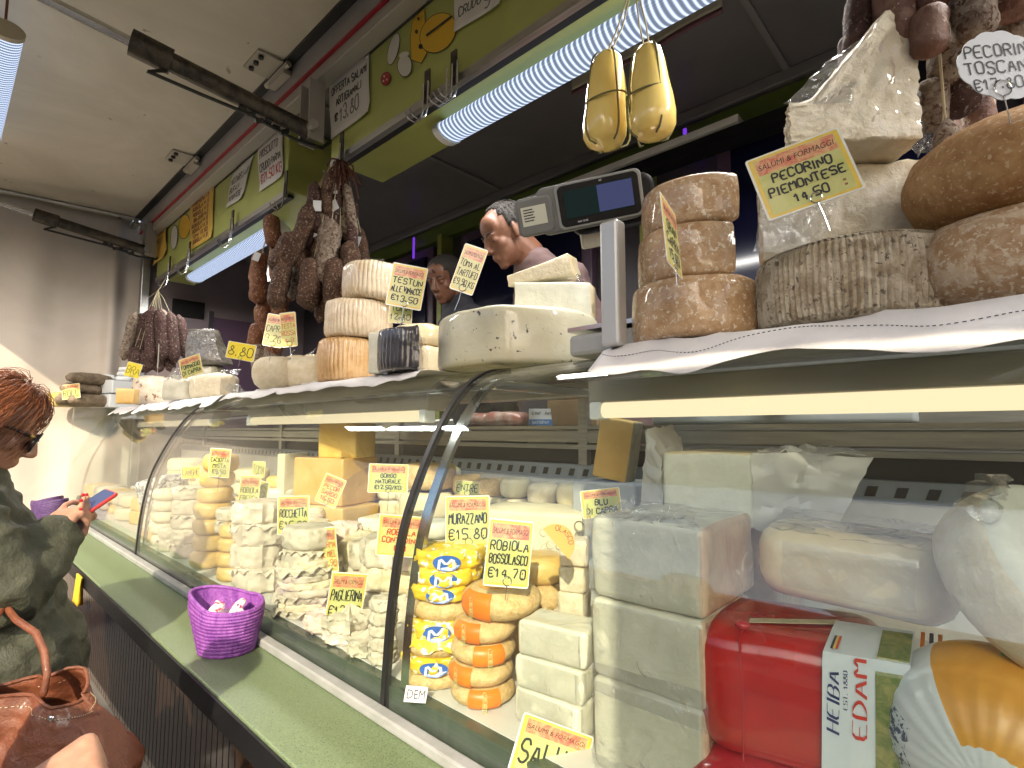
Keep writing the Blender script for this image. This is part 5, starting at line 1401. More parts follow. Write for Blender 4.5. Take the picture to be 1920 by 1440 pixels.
price_tag(616, 1030, 1.52, 42, 82, ['FORMA', 'AL MIEL', '13.90'], 'red lettered tag AL MIEL leaning in the white parcels', yaw=-24, roll=8, ink=REDINK, pin=.05)
price_tag(649, 1122, 1.36, 66, 94, ['PAGLIERINA', '€13.50'], 'price tag PAGLIERINA in the layered paper pile', yaw=18, roll=-8, pin=.05)
price_tag(752, 1005, 1.34, 88, 76, ['ROBIOLA', 'CONTADINA', '€13'], 'red lettered tag ROBIOLA behind the black glass joint', yaw=4, roll=-5, ink=REDINK, pin=.05)
price_tag(877, 977, 1.17, 84, 94, ['MURAZZANO', '€15.80'], 'price tag MURAZZANO above the yellow foil packs', yaw=0, roll=1, pin=.06)
price_tag(954, 1037, 1.00, 86, 122, ['ROBIOLA', 'BOSSOLASCO', '€14.70'], 'price tag ROBIOLA BOSSOLASCO stuck in the banded wheel', yaw=10, tilt=-6, roll=-7, pin=.03)
price_tag(876, 915, 1.45, 46, 26, ['ENTRE'], 'low orange tag behind the murazzano tag', yaw=0, roll=-4, pin=.05, head=False)
price_tag(1127, 943, 1.22, 76, 52, ['BLU', 'DI CAPRA'], 'pale tag BLU beside the paper wrapped block', yaw=4, roll=6, pin=.10)
price_tag(485, 880, 2.1, 24, 30, ['TOMA'], 'small dark tag at the back above the fresca tag', yaw=0, roll=-3, pin=.06, head=False)
price_tag(358, 886, 2.45, 36, 22, ['LANGHE'], 'small yellow tag far back left of the caciotta tag', yaw=0, roll=2, pin=.08, bright=True, head=False)
price_tag(1035, 1412, .86, 150, 96, ['SALUMI'], 'price tag leaning low against the glass front under the bricks', yaw=16, tilt=-14, roll=-24, pin=0)
t = thing('brand_card', 'small white card reading DEM low at the glass front', 'card', mat4=facing(atd(780, 1302, 1.01), 14, -6, -10))
m = MB(); m.box((-.021, -.014, -.001), (.021, .014, 0)); m.obj('card', WHITECARD, t, 0)
printed('DEM', .034, .016, M('grey_print', (.05, .05, .05), rough=.5), t, (0, 0, .0006), 'lettering')

# loose parcels and offcuts filling the gaps between and behind the front stacks
rr = random.Random(21)
ORDN = ['first', 'second', 'third', 'fourth', 'fifth', 'sixth', 'seventh', 'eighth', 'ninth', 'tenth']
ZONE = ['far rib', 'caciotta stacks', 'white tower', 'layered pile', 'black joint']
for k in range(25):
    X = -2.72 + k*.068
    Yc = .90 + .06*rr.random(); r = .055+.02*rr.random(); n = 3
    zz = FL+.001
    for j in range(n):
        h = .050+.03*rr.random(); pc = (k+j) % 4
        g = parcel(r, h, 600+k*5+j, .10, .006) if pc else wheel(r*.95, h, .015, seed=600+k)
        cheese('gap_parcel' if pc else 'gap_tomino', '%s %s behind the %s, %s pile there' % (['bottom', 'middle', 'top'][j] if n == 3 else ['lower', 'upper'][j], 'paper parcel' if pc else 'bare tomino', ZONE[k//5], ORDN[k % 5]), g, [PAPER, C_LOAF, PAPER, C_IVORY, PINKPAPER][(k*2+j) % 5], Vector((X+.02*rr.random(), Yc, zz)), rr.uniform(0, 90), group='row behind the front stacks')
        zz += h+.001

# last row against the back panel
for k in range(21):
    X = -2.86 + k*.118; zz = ZB
    for j in range(4 if k < 17 else 3):
        h = .055+.02*rr.random(); r = .050+.004*rr.random()
        g = prism(o_circle(r, 28), h, h*.25, 4, .002, .002, 40, 900+k*4+j)
        cheese('rear_round', '%s cheese of rear pile %s against the back panel' % (['bottom', 'second', 'third', 'top'][j], ['counting from the far rib, ' + q_ for q_ in (ORDN + ['eleventh', 'twelfth', 'thirteenth', 'fourteenth', 'fifteenth', 'sixteenth', 'seventeenth', 'eighteenth', 'nineteenth', 'twentieth', 'twenty-first'])][k]), g, [C_TAN, C_LOAF, C_CACIO, C_PALE, C_IVORY][(k*3+j*2) % 5], Vector((X, 1.325, zz)), 0, group='rear row of rounds')
        zz += h+.001

# ------------------------------------------------------------------ hanging things
def sausage(L, r, bend, seed, knots=0):
    n = 11; P = []; Q = []
    for k in range(n):
        t = k/(n-1)
        P.append((bend*math.sin(math.pi*t), 0, -L*t))
        e = min(t, 1-t)*2
        q = r*(math.sin(min(1, e*2.6)*math.pi/2)**.55)
        if knots: q *= 1-.10*abs(math.cos(math.pi*t*knots))
        Q.append(max(q, r*.18))
    V, F = tube(P, Q, 12)
    return [Vector(v)+noise.noise_vector(Vector(v)*45+Vector((seed, 0, 0)))*r*.10 for v in V], F
SM = [sausage(1.0, .17, .05*(k % 3), k*3.3, 0 if k % 2 else 3) for k in range(6)]
def bunch(name, label, Y, anchor, items, mats, tie=STRING, tags=0, cat='salami'):
    """items: (px, py_top, length_px, radius_px, lean_deg, dy, mat index)"""
    a = at(*anchor, Y=Y); s = depth_of(a)/FPX
    t = thing(name, label, cat, a, 0)
    for k, (x, y, L, r, ln, dy, mi) in enumerate(items):
        V, F = sausage(L*s, r*s, (random.random()-.5)*L*s*.12, k*1.7)
        o = mk('sausage', V, F, mats[mi], t, 70)
        o.location = RT*((x-anchor[0])*s) + Vector((0, 0, (anchor[1]-y)*s)) + FH*dy
        o.rotation_mode = 'XYZ'
        o.rotation_euler = (Matrix.Rotation(R(ln), 3, FH) @ Matrix.Rotation(random.uniform(0, 6.28), 3, 'Z')).to_euler()
    m = MB()
    for k, (x, y, L, r, ln, dy, mi) in enumerate(items):
        if k % 2 == 0: m.tube([Vector((0, 0, .0)), (RT*((x-anchor[0])*s*.5) + Vector((0, 0, (anchor[1]-y)*s*.4)) + FH*dy*.5), RT*((x-anchor[0])*s) + Vector((0, 0, (anchor[1]-y)*s-.004)) + FH*dy], .0016, 5)
    m.tube([Vector((0, 0, -.004)), Vector((0, (1.095-Y)*.5, (2.712-a.z)*.5)), Vector((0, 1.095-Y, 2.712-a.z))], .0022, 6)
    so_ = m.obj('strings', tie, t); so_['kind'] = 'stuff'
    for k in range(tags):
        x, y, L, r, ln, dy, mi = items[(k*5+2) % len(items)]
        c = MB(); c.box((-.016, -.001, -.022), (.016, .001, .022)); o = c.obj('paper_tag', WHITECARD, t, 0)
        o.location = RT*((x-anchor[0])*s) + Vector((0, 0, (anchor[1]-y-L*.25)*s)) + FH*(dy-.05)
        o.rotation_euler = (0, R(random.uniform(-30, 30)), math.atan2(RT.y, RT.x)+random.uniform(-.5, .5))
    return t
rs = random.Random(3)
# big bunch at the gap between the fascias
it = []
for k in range(62):
    lv = k/62; y = 340 + 170*lv + rs.uniform(-14, 14)
    sp = 18 + 62*min(1, (y-320)/170)
    it.append((628 + rs.uniform(-sp, sp), y, rs.uniform(70, 115), rs.uniform(9, 13), rs.uniform(-14, 14), rs.uniform(-.06, .07), rs.choice([0, 0, 2, 1, 2])))
for x, y, L, r, ln in ((575, 455, 80, 17, 26), (600, 400, 130, 15, 20), (640, 430, 120, 20, 4), (672, 470, 100, 17, -6), (610, 500, 95, 20, 6), (650, 500, 100, 22, -2), (560, 505, 90, 16, 10)):
    it.append((x, y, L, r, ln, -.09, rs.choice([0, 2, 0, 1])))
bunch('salami_bunch', 'big bunch of brown and white salami hung between the green fascias', 1.10, (640, 296), it, [SAUS, SAUSW, SAUSD], tags=7)
# dried herbs / twine head of the bunch
a = at(640, 300, Y=1.10); m = MB()
for k in range(40):
    d = Vector((rs.uniform(-1, 1), rs.uniform(-1, 1), rs.uniform(-2.4, .2)))*.05; m.tube([a+d*.1, a+d, a+d*1.3+Vector((rs.uniform(-.02, .02), 0, -.03))], .004, 5)
o = m.obj('dried_pepper_bundle', M('dried_dark_red', (.07, .02, .015), (.12, .05, .03), sc=60, rough=.7), None); o.location = (0, 0, 0)
tag(o, 'dark dried bundle tied on top of the big salami bunch', 'dried bundle')
# orange brown string of salamelle
it = []
for k in range(8):
    for j in range(2 if k > 1 else 1):
        it.append((512 + (j-.5)*36*(1 if k > 1 else 0) + rs.uniform(-5, 5), 405 + k*34 + rs.uniform(-6, 6), 66, 15, rs.uniform(-10, 10), rs.uniform(-.03, .05), rs.choice([0, 0, 0, 1])))
bunch('salamella_string', 'amber brown string of short salamelle left of the big bunch', 1.12, (522, 392), it, [SAUSO, SAUSW], tags=2)
# dark bunch at far end
it = []
for k in range(14):
    it.append((262 + k*5.2 + rs.uniform(-2, 2), 578 + abs(k-6.5)*1.5, 92 + rs.uniform(-14, 14), 10.5, (k-6.5)*-1.6, rs.uniform(-.10, .10), rs.choice([0, 0, 1])))
for k in range(8): it.append((268 + k*8, 655 + rs.uniform(-5, 5), 42, 9, rs.uniform(-8, 8), rs.uniform(-.1, .02), 0))
bunch('salami_bunch', 'dark netted salami bunch hanging by the corner post at the far end', 1.02, (296, 545), it, [SAUSD, SAUSW], tags=1)
# bunch in the top right corner
it = [(1645, -60, 150, 24, 8, .05, 1), (1680, -20, 125, 27, 3, 0, 0), (1720, -70, 125, 28, -2, -.02, 0), (1770, 22, 105, 34, -3, -.04, 2), (1712, 50, 95, 29, 6, -.03, 0), (1860, -60, 145, 42, 4, -.05, 0), (1815, -10, 150, 30, 2, .06, 2), (1905, 20, 130, 32, 0, .02, 0), (1750, -110, 120, 30, 0, .03, 1), (1790, 110, 110, 28, 5, .07, 2), (1640, 10, 95, 22, 4, .08, 1), (1900, 120, 120, 34, 0, .1, 0), (1690, 90, 70, 26, 0, .06, 0), (1840, 70, 120, 34, 0, .07, 1), (1735, 0, 110, 30, 0, .10, 1), (1668, -40, 110, 26, -4, .02, 0), (1880, -20, 130, 36, 0, .0, 2), (1750, 120, 100, 26, 0, .12, 1)]
SAUSR = M('reddish_salami', (.12, .05, .033), (.22, .12, .085), sc=24, det=8, rough=.6, bump=.8, bsc=60, spots=((.46, .36, .28), 48, .63))
bunch('salami_bunch', 'thick reddish and white salami bunch in the top right corner', 1.13, (1770, -120), it, [SAUSR, SAUSD, SAUSW], tags=0)
# white salami standing behind the wedge
it = [(1772, 225, 200, 22, -3, 0, 0), (1752, 340, 130, 20, 4, .03, 0), (1785, 380, 110, 20, 0, .05, 0)]
bunch('salami_bunch', 'pair of white mould salami hanging behind the crumbly wedge', 1.16, (1770, 200), it, [SAUSW])
# provolone pair
for k, (cx, lab) in enumerate(((1138, 'yellow provolone in rope net, left of the hanging pair'), (1214, 'yellow provolone in rope net, right of the hanging pair'))):
    a = at(cx, 100 - 12*k, Y=1.085 + .0*k); s = depth_of(a)/FPX
    t = thing('provolone', lab, 'cheese', a, 0, 'hanging provolone')
    L = 180*s; prof = [(.004, 0), (.40, -.015), (.60, -.07), (.74, -.20), (.84, -.40), (.94, -.62), (1.0, -.78), (.97, -.89), (.82, -.96), (.5, -.99), (.02, -1.0)]
    V, F = lathe([(r_*41*s, z_*L) for r_, z_ in prof], 36)
    V = [Vector(v)+noise.noise_vector(Vector(v)*22+Vector((k*5, 0, 0)))*.004 for v in V]
    mk('body', V, [q[::-1] for q in F], C_PROV, t, 80).rotation_euler = (0, R(3-6*k), 0)
    def on(rr_, ang):   # a rope line down the side
        return [Vector(((r_*41*s+.0045)*math.cos(ang), (r_*41*s+.0045)*math.sin(ang), z_*L*1.015)) for r_, z_ in prof[1:-1]]
    fa = math.atan2(-FH.y, -FH.x)
    for j in range(4):
        m = MB(); m.tube(on(0, fa+.25+j*math.pi/2), .0024, 6); m.obj('rope', OLIVESTRING, t)
    m = MB(); m.tube([Vector(((.925*41*s+.004)*math.cos(a_*.2618), (.925*41*s+.004)*math.sin(a_*.2618), -.56*L+.006*math.cos(a_*.52))) for a_ in range(25)], .0024, 6); m.obj('rope', OLIVESTRING, t)
    top = Vector((0, 0, .0)); hk_ = at(1183+10*k, 2, Y=1.085)-a
    for j in (-1, 1):
        m = MB(); m.tube([Vector((.006*j, 0, -.01)), hk_*.5+Vector((.008*j, .004, 0)), hk_+Vector((.003*j, 0, .03))], .0022, 6); m.obj('hanging_cord', STRING, t)
# hooks on the rails
def hook(px_, py_, label, n=2, Lp=52, zb=2.735):
    a = at(px_, py_, Y=1.09); s = depth_of(a)/FPX; L = Lp*s
    t = thing('rail_hook', label, 'hook', Vector((a.x, 1.095, zb-.03)), 0, 'steel hooks on the rails')
    m = MB(); m.box((-.014, -.006, -.02), (.014, .0, .10)); m.obj('hanger_plate', DARKMETAL, t, 0)
    for k in range(n):
        x = (k-(n-1)/2)*.026; m = MB()
        m.tube([(x, -.010, .05), (x, -.012, -L*.5), (x-.004, -.018, -L*.8), (x-.012, -.035, -L), (x-.022, -.055, -L*.9), (x-.028, -.065, -L*.68)], .0035, 7); m.obj('hook_wire', STEEL, t)
hook(850, 150, 'chrome double hook on the rail beside the bright lamp', 3)
hook(800, 200, 'chrome hook hanging at the left end of the bright lamp', 2)
hook(640, 270, 'dark hook carrying the big salami bunch', 1)
hook(435, 425, 'steel hook in front of the left lamp', 2, 40, 2.745)
hook(535, 350, 'steel hook carrying the salamelle string', 1, 40, 2.745)
hook(355, 470, 'steel hook at the far end of the left lamp', 2, 36, 2.745)
hook(318, 495, 'steel hook at the left end of the left rail', 1, 36, 2.745)
# papers taped on the fascias
def paper(px4, label, mat, lines, ink=INK, Y=1.116, bend=.004, name='paper_sign', hand=()):
    c = at(sum(p[0] for p in px4)/4, sum(p[1] for p in px4)/4, Y=Y)
    C4 = [at(p[0], p[1], Y=Y) for p in px4]       # TL TR BR BL on the fascia plane
    t = thing(name, label, 'paper', c, 0)
    def fn(u, v): 
        p = C4[0]*(1-u)*(1-v)+C4[1]*u*(1-v)+C4[2]*u*v+C4[3]*(1-u)*v - c
        return p + Vector((0, -abs(bend*math.sin(3*u+v*4)) - .0006 - (.018*max(0, v-.8)*max(0, u-.5)*4), 0))
    V, F = grid(10, 10, fn); V, F = solid(V, F, .0005); mk('sheet', V, F, mat, t, 180)
    W_ = (C4[1]-C4[0]).length; H_ = (C4[3]-C4[0]).length
    def lay(tx, u0, u1, v0, v1, mt, nm, wd, jit):
        st, W = strokes(tx, 1.0, jit=jit, slant=.05); tm = MB()
        for P_ in st: ribbon(tm, [(x/W, y) for x, y in P_], .0001, 0)
        # ribbons of constant width in metres
        tm = MB()
        for P_ in st: ribbon(tm, [(x/W*(u1-u0)*W_, y*(v1-v0)*H_) for x, y in P_], wd, 0)
        V = [fn(u0+v[0]/W_, v1-v[1]/H_)+Vector((0, -.0012, 0)) for v in tm.v]
        mk(nm, V, tm.f, mt, t, 0)
    for tx, u0, u1, v0, v1 in lines: lay(tx, u0, u1, v0, v1, ink, 'printed_line', .0045*W_/.22, 0)
    for tx, u0, u1, v0, v1, mt in hand: lay(tx, u0, u1, v0, v1, mt, 'handwriting', .006*W_/.22, .08)
GREYINK = M('grey_ink', (.16, .15, .16), rough=.5)
paper([(618, 158), (693, 100), (694, 210), (622, 262)], 'white sheet OFFERTA SALAMI ARTIGIANALI on the right fascia', SHEET, [('OFFERTA SALAMI', .08, .94, .14, .27), ('ARTIGIANALI', .18, .82, .36, .49)], hand=[('€', .12, .20, .62, .74, INK), ('13.80', .26, .75, .55, .80, GREYINK)])
paper([(855, -30), (940, -88), (940, 10), (852, 62)], 'white sheet PROSCIUTTO CRUDO cut off by the top picture edge', SHEET, [('PROSCIUTTO', .08, .94, .22, .38), ('CRUDO', .10, .60, .56, .74)], hand=[('9', .66, .80, .62, .92, GREYINK)])
paper([(484, 280), (531, 240), (532, 330), (488, 360)], 'white sheet PROSCIUTTO CRUDO PARMA on the left fascia', SHEET, [('PROSCIUTTO', .08, .80, .12, .28), ('CRUDO PARMA', .06, .92, .42, .58)], hand=[('€21.50 KG', .08, .94, .66, .86, REDINK)])
paper([(437, 326), (476, 290), (455, 372), (425, 390)], 'torn white sheet MOZZARELLA DI BUFALA hanging askew on the left fascia', SHEET, [('MOZZARELLA DI', .06, .94, .22, .38), ('BUFALA', .06, .60, .48, .62), ('PIEMONTESE', .06, .80, .72, .86)])
ln = [(random.choice(['TOMA 12.50', 'BRA DURO 14.0', 'RASCHERA 13', 'ROBIOLA 11.5', 'GORGONZOLA']), .10 + .02*k % .1, .80, .06+.10*k, .12+.10*k) for k in range(9)]
paper([(358, 372), (403, 336), (399, 445), (356, 471)], 'orange yellow handwritten price list on the left fascia', YSHEET, ln, BROWNINK)
paper([(291, 428), (315, 412), (313, 478), (289, 500)], 'small yellow sheet at the far end of the left fascia', YSHEET, [('LISTINO', .2, .8, .2, .3), ('PREZZI', .2, .8, .4, .5)], BROWNINK, bend=.012)
# printed stickers: plain cheese and salami shapes
def sticker(label, c4, shapes):
    """shapes: (list of px points, material); flat vinyl cut-outs on the fascia"""
    c = at(*c4, Y=1.118); t = thing('vinyl_sticker', label, 'sticker', c, 0, 'stickers on the fascias')
    for k, (pts, mt, nm) in enumerate(shapes):
        V = [at(x, y, Y=1.118)-c+Vector((0, -.0006*k-.0004, 0)) for x, y in pts]
        V2 = V + [v+Vector((0, .0003, 0)) for v in V]; n = len(V)
        mk(nm, V2, [tuple(range(n)), tuple(range(2*n-1, n-1, -1))]+[(i, i+n, (i+1) % n+n, (i+1) % n) for i in range(n)], mt, t, 0)
def oval(cx, cy_, a, b, rot=0, n=24):
    r_ = R(rot); return [(cx+a*math.cos(k*6.2832/n)*math.cos(r_)-b*math.sin(k*6.2832/n)*math.sin(r_), cy_+a*math.cos(k*6.2832/n)*math.sin(r_)+b*math.sin(k*6.2832/n)*math.cos(r_)) for k in range(n)]
STY = M('sticker_yellow', (.68, .42, .02), rough=.4); STW = M('sticker_white', (.62, .62, .58), rough=.4); STK = M('sticker_line', (.02, .02, .02), rough=.4); STR = M('sticker_red', (.42, .02, .03), rough=.4)
def out(pts, g=1.0):
    cx = sum(p[0] for p in pts)/len(pts); cy_ = sum(p[1] for p in pts)/len(pts)
    return [(cx+(p[0]-cx)*(1+g/ max(6, math.hypot(p[0]-cx, p[1]-cy_))), cy_+(p[1]-cy_)*(1+g/max(6, math.hypot(p[0]-cx, p[1]-cy_)))) for p in pts]
def sh(pts, mt, nm): return [(out(pts, 1.3), STK, 'outline'), (pts, mt, nm)]
wedge = [(774, 38), (796, 16), (800, 100), (790, 118), (772, 112), (770, 70)]
sticker('sticker of a yellow cheese wedge and wheel on the right fascia', (800, 70), sh(wedge, STY, 'cheese_wedge') + sh(oval(822, 62, 30, 40, 35), STY, 'cheese_shape') + [(oval(782, 60, 3, 4), STK, 'hole'), (oval(790, 88, 4, 5), STK, 'hole'), (oval(786, 36, 2, 3), STK, 'hole'), ([(800, 66), (848, 30), (850, 33), (802, 70)], STK, 'cut_line')])
sticker('sticker of a white salami and mozzarella on the right fascia', (745, 110), sh(oval(738, 92, 9, 30, 14), STW, 'salami_shape') + sh(oval(724, 148, 8, 12, 10), STR, 'cut_face') + sh(oval(760, 124, 13, 20, 0), STW, 'mozzarella_shape') + [(oval(722, 144, 1.5, 2), STW, 'fat_spot'), (oval(727, 150, 1.5, 2), STW, 'fat_spot'), (oval(721, 153, 1.5, 2), STW, 'fat_spot'), (oval(760, 104, 10, 5, -20), STW, 'knot')])
sticker('small sticker of a yellow cheese on the left fascia', (346, 425), sh(oval(346, 425, 10, 22, 6), STY, 'cheese_shape') + sh(oval(327, 445, 6, 22, 4), STW, 'salami_shape'))
# digital scale on a column
ps2 = at(1142, 648, Z=S); sc_ = depth_of(ps2)/FPX
t = thing('digital_scale', 'grey digital shop scale with tilted display head on a column', 'scale', Vector((ps2.x, ps2.y+.02, S)), 0)
m = MB(); m.box((-.021, -.018, .0), (.021, .018, .26)); o = m.obj('column', M('column_grey', (.50, .50, .49), rough=.35, metal=.3), t, 0); md = o.modifiers.new('b', 'BEVEL'); md.width = .006; md.segments = 2
m = MB(); m.box((-.16, .06, -.0), (.16, .30, .05)); o = m.obj('base', GREYPLASTIC, t, 0); md = o.modifiers.new('b', 'BEVEL'); md.width = .01; md.segments = 2
m = MB(); m.box((-.17, .07, .06), (.17, .31, .07)); m.obj('pan', STEEL, t, 0)
HM = Matrix.Translation(atd(1105, 380, 1.20) - Vector((ps2.x, ps2.y+.02, S))) @ facing(Vector((0, 0, 0)), -6, 20, 9)
def hobj(name, geo, mat, parent=t, bev=0, sm=40):
    o = mk(name, geo[0], geo[1], mat, parent, sm); o.matrix_local = HM
    if bev: md = o.modifiers.new('b', 'BEVEL'); md.width = bev; md.segments = 3; md.limit_method = 'ANGLE'
    return o
def hbox(a, b): 
    m = MB(); m.box(a, b); return m.v, m.f
# wide housing: rounded outline in x,y extruded back, with deep dark rear shell on the right
def hull(pts, z0, z1, ins=.0):
    n = len(pts); V = [Vector((x, y, z1)) for x, y in pts] + [Vector((x*1.0, y, z0)) for x, y in pts]
    return V, [tuple(range(n)), tuple(range(2*n-1, n-1, -1))] + [(i, i+n, (i+1) % n+n, (i+1) % n) for i in range(n)]
SCGREY = M('dark_grey_plastic', (.12, .125, .125), (.15, .155, .155), sc=9, rough=.45)
hobj('head_housing', hull(o_rect(.235, .105, .02, 4, 1), -.05, .0), SCGREY, bev=.006)
hobj('printer_part', hull([(x-.125, y-.004) for x, y in o_rect(.085, .085, .014, 4, 1)], -.055, .004), SCGREY, bev=.006)
hobj('rear_shell', hull([(x+.055, y-.012) for x, y in o_rect(.20, .115, .03, 5, 1)], -.13, -.045), BLACKPLASTIC, bev=.012)
hobj('display_bezel', hull([(x+.022, y+.002) for x, y in o_rect(.180, .090, .012, 4, 1)], .0, .004), BLACKPLASTIC, bev=.002)
hobj('bezel_rim', hull([(x+.022, y+.002) for x, y in o_rect(.194, .100, .014, 4, 1)], -.002, .002), M('light_grey_plastic', (.25, .26, .26), rough=.4), bev=.002)
hobj('screen', hbox((-.055, -.026, .004), (.098, .034, .0052)), SCREENGREEN, bev=0, sm=0)
hobj('screen', hbox((.02, -.024, .0053), (.097, .033, .0060)), SCREENBLUE, sm=0)
hobj('type_plate', hbox((-.155, -.024, .0045), (-.098, .018, .0055)), M('plate_cream', (.55, .56, .48), rough=.4), sm=0)
hm = MB()
for k in range(5): hm.box((-.150, .010-.006*k, .0056), (-.128+.003*(k % 2), .0125-.006*k, .0060))
o = hobj('plate_print', (hm.v, hm.f), INK, sm=0); o['kind'] = 'stuff'
tm = MB(); write(tm, 'KG', .03, .0405, .0035, .02, .0046, .0007, jit=0); write(tm, 'MAX 12 KG', -.02, -.0375, .0035, .05, .0046, .0007, jit=0)
hobj('scale_lettering', (tm.v, tm.f), WHITECARD, sm=0)
hobj('neck', hbox((-.03, -.10, -.10), (.05, -.03, -.05)), WHITEPAINT, bev=.006)

# ------------------------------------------------------------------ people
def basis(fwd, up=Vector((0, 0, 1))):
    f = Vector(fwd).normalized(); l = Vector(up).cross(f).normalized(); u = f.cross(l)
    return Matrix((f, l, u)).transposed()          # columns forward, left, up
def head_parts(c, B, k=1.0):
    """skull, jaw, brow, nose, lips, ears in a frame x forward, y left, z up"""
    def E_(p, r, rot=None): 
        V, F = ell((0, 0, 0), tuple(q*k for q in r), rot, 18, 12)
        return [Vector(c) + B @ (Vector(p)*k + v) for v in V], F
    def T_(path, rad): 
        V, F = tube([Vector(p)*k for p in path], [q*k for q in rad], 10, (1, 1), True)
        return [Vector(c) + B @ v for v in V], F
    P = [E_((-.014, 0, .028), (.098, .076, .088)), E_((.030, 0, -.035), (.062, .058, .078)), E_((.050, 0, -.072), (.038, .042, .034)), E_((.066, 0, -.098), (.022, .024, .016)),
         E_((.046, 0, .045), (.038, .062, .052)), T_([(.084, 0, .020), (.098, 0, -.006), (.106, 0, -.026)], [.009, .010, .014]), E_((.098, .012, -.033), (.010, .008, .008)), E_((.098, -.012, -.033), (.010, .008, .008)),
         E_((.086, 0, -.057), (.012, .024, .006)), E_((.084, 0, -.068), (.012, .021, .007))]
    for s in (-1, 1):
        P += [E_((.074, s*.030, .020), (.014, .024, .008)), E_((.072, s*.031, .001), (.014, .015, .011)), E_((.050, s*.038, -.022), (.027, .022, .025)),
              E_((-.006, s*.079, -.004), (.017, .007, .030)), E_((.0, s*.076, -.022), (.011, .009, .014))]
    return P
def hand_parts(W, f, n, s, curl, k=1.0, thumb=(.7, .5), lens=None):
    """palm and five jointed fingers; f forward, n palm side, s thumb side; curl per finger (three joints, degrees)"""
    W = Vector(W); f = Vector(f).normalized(); n = (Vector(n)-f*Vector(n).dot(f)).normalized(); s = Vector(s); s = (s-f*s.dot(f)-n*s.dot(n)).normalized()
    P = []
    for j in range(5):
        o = s*((j-2)*.0165*k)
        V, F = tube([W - f*.012 + o*.62, W + f*.035*k + o*.95 - n*.003, W + f*.080*k + o*1.02], [.013*k, .0145*k, .0125*k], 10, (1, 1), True); P.append((V, F))
    L = lens or [(.040, .025, .021), (.046, .029, .023), (.042, .027, .022), (.032, .020, .019)]
    tips = []
    for i in range(4):
        p = W + f*(.082*k) + s*((1.5-i)*.0200*k) - n*.001; d = f.copy(); pts = [p]; rad = [.0095*k]
        ax = n.cross(f)                       # rotating f towards n
        for q, a in zip(L[i], curl[i]):
            d = Matrix.Rotation(R(-a), 3, ax) @ d if (Matrix.Rotation(R(-a), 3, ax) @ d).dot(n) > (Matrix.Rotation(R(a), 3, ax) @ d).dot(n) else Matrix.Rotation(R(a), 3, ax) @ d
            pts.append(pts[-1] + d*(q*k*.5)); rad.append(.0088*k); pts.append(pts[-1] + d*(q*k*.5)); rad.append(.0088*k - .0006*len(pts)*.3)
        V, F = tube(pts, rad, 10, (1, 1), True); P.append((V, F)); tips.append((pts[-1], d.copy()))
    b = W + f*.022*k + s*.030*k; d = (f*thumb[0] + s*(1-thumb[0]*.5) + n*thumb[1]).normalized()
    d2 = (f*.9 + n*thumb[1]*1.1 + s*.05).normalized()
    pts = [b - s*.008, b + d*.030*k, b + d*.030*k + d2*.028*k, b + d*.030*k + d2*.050*k]
    V, F = tube(pts, [.0145*k, .0125*k, .0105*k, .009*k], 10, (1, 1), True); P.append((V, F)); tips.append((pts[-1], d2))
    return P, tips
def limb(pts, rad, seg=14, flat=(1, 1)): 
    # refine the path so that joints stay round
    P = [Vector(p) for p in pts]; Q = []; Rr = []
    for i in range(len(P)-1):
        for k in range(4): Q.append(P[i].lerp(P[i+1], k/4)); Rr.append(rad[i]+(rad[i+1]-rad[i])*k/4)
    Q.append(P[-1]); Rr.append(rad[-1])
    return tube(Q, Rr, seg, flat, True)
def shift(parts, o): return [([Vector(v)-o for v in V], F) for V, F in parts]
def folds(amp, fr=9, st=(1, 1, 2.2), seed=0):
    so = Vector((seed, seed*.7, 0))
    def d(c, n):
        q = Vector((c.x*st[0], c.y*st[1], c.z*st[2]))*fr
        return c + n*(amp*(1-2*abs(noise.noise(q+so))) + amp*.6*noise.noise(q*2.3+so))
    return d
def strands(n, seed, src, length, flow, curl, rad=.0015, mat=HAIRB, parent=None, name='hair', seg=9):
    rnd = random.Random(seed); m = MB()
    for i in range(n):
        p, nr = src(rnd); L = length*rnd.uniform(.7, 1.1); P = []; ph = rnd.uniform(0, 6.28); fq = rnd.uniform(1.5, 3.2)
        q = Vector(p)
        d = Vector(nr).copy()
        for k in range(seg):
            t = k/(seg-1); P.append(q + (Vector(flow(q)).cross(Vector((.3, .5, .8))).normalized()*math.sin(ph+t*fq*6.28) + Vector((0, 0, 1)).cross(Vector(nr)).normalized()*math.cos(ph+t*fq*6.28))*curl*t**.5)
            d = (d*.55 + Vector(flow(q))*.45 + Vector((rnd.uniform(-1, 1), rnd.uniform(-1, 1), 0))*.06).normalized()
            q = q + d*L/(seg-1)
        V, F = tube(P, [rad*(1-.6*k/(seg-1)) for k in range(seg)], 3); m.add(V, F)
    o = m.obj(name, mat, parent, 180); return o

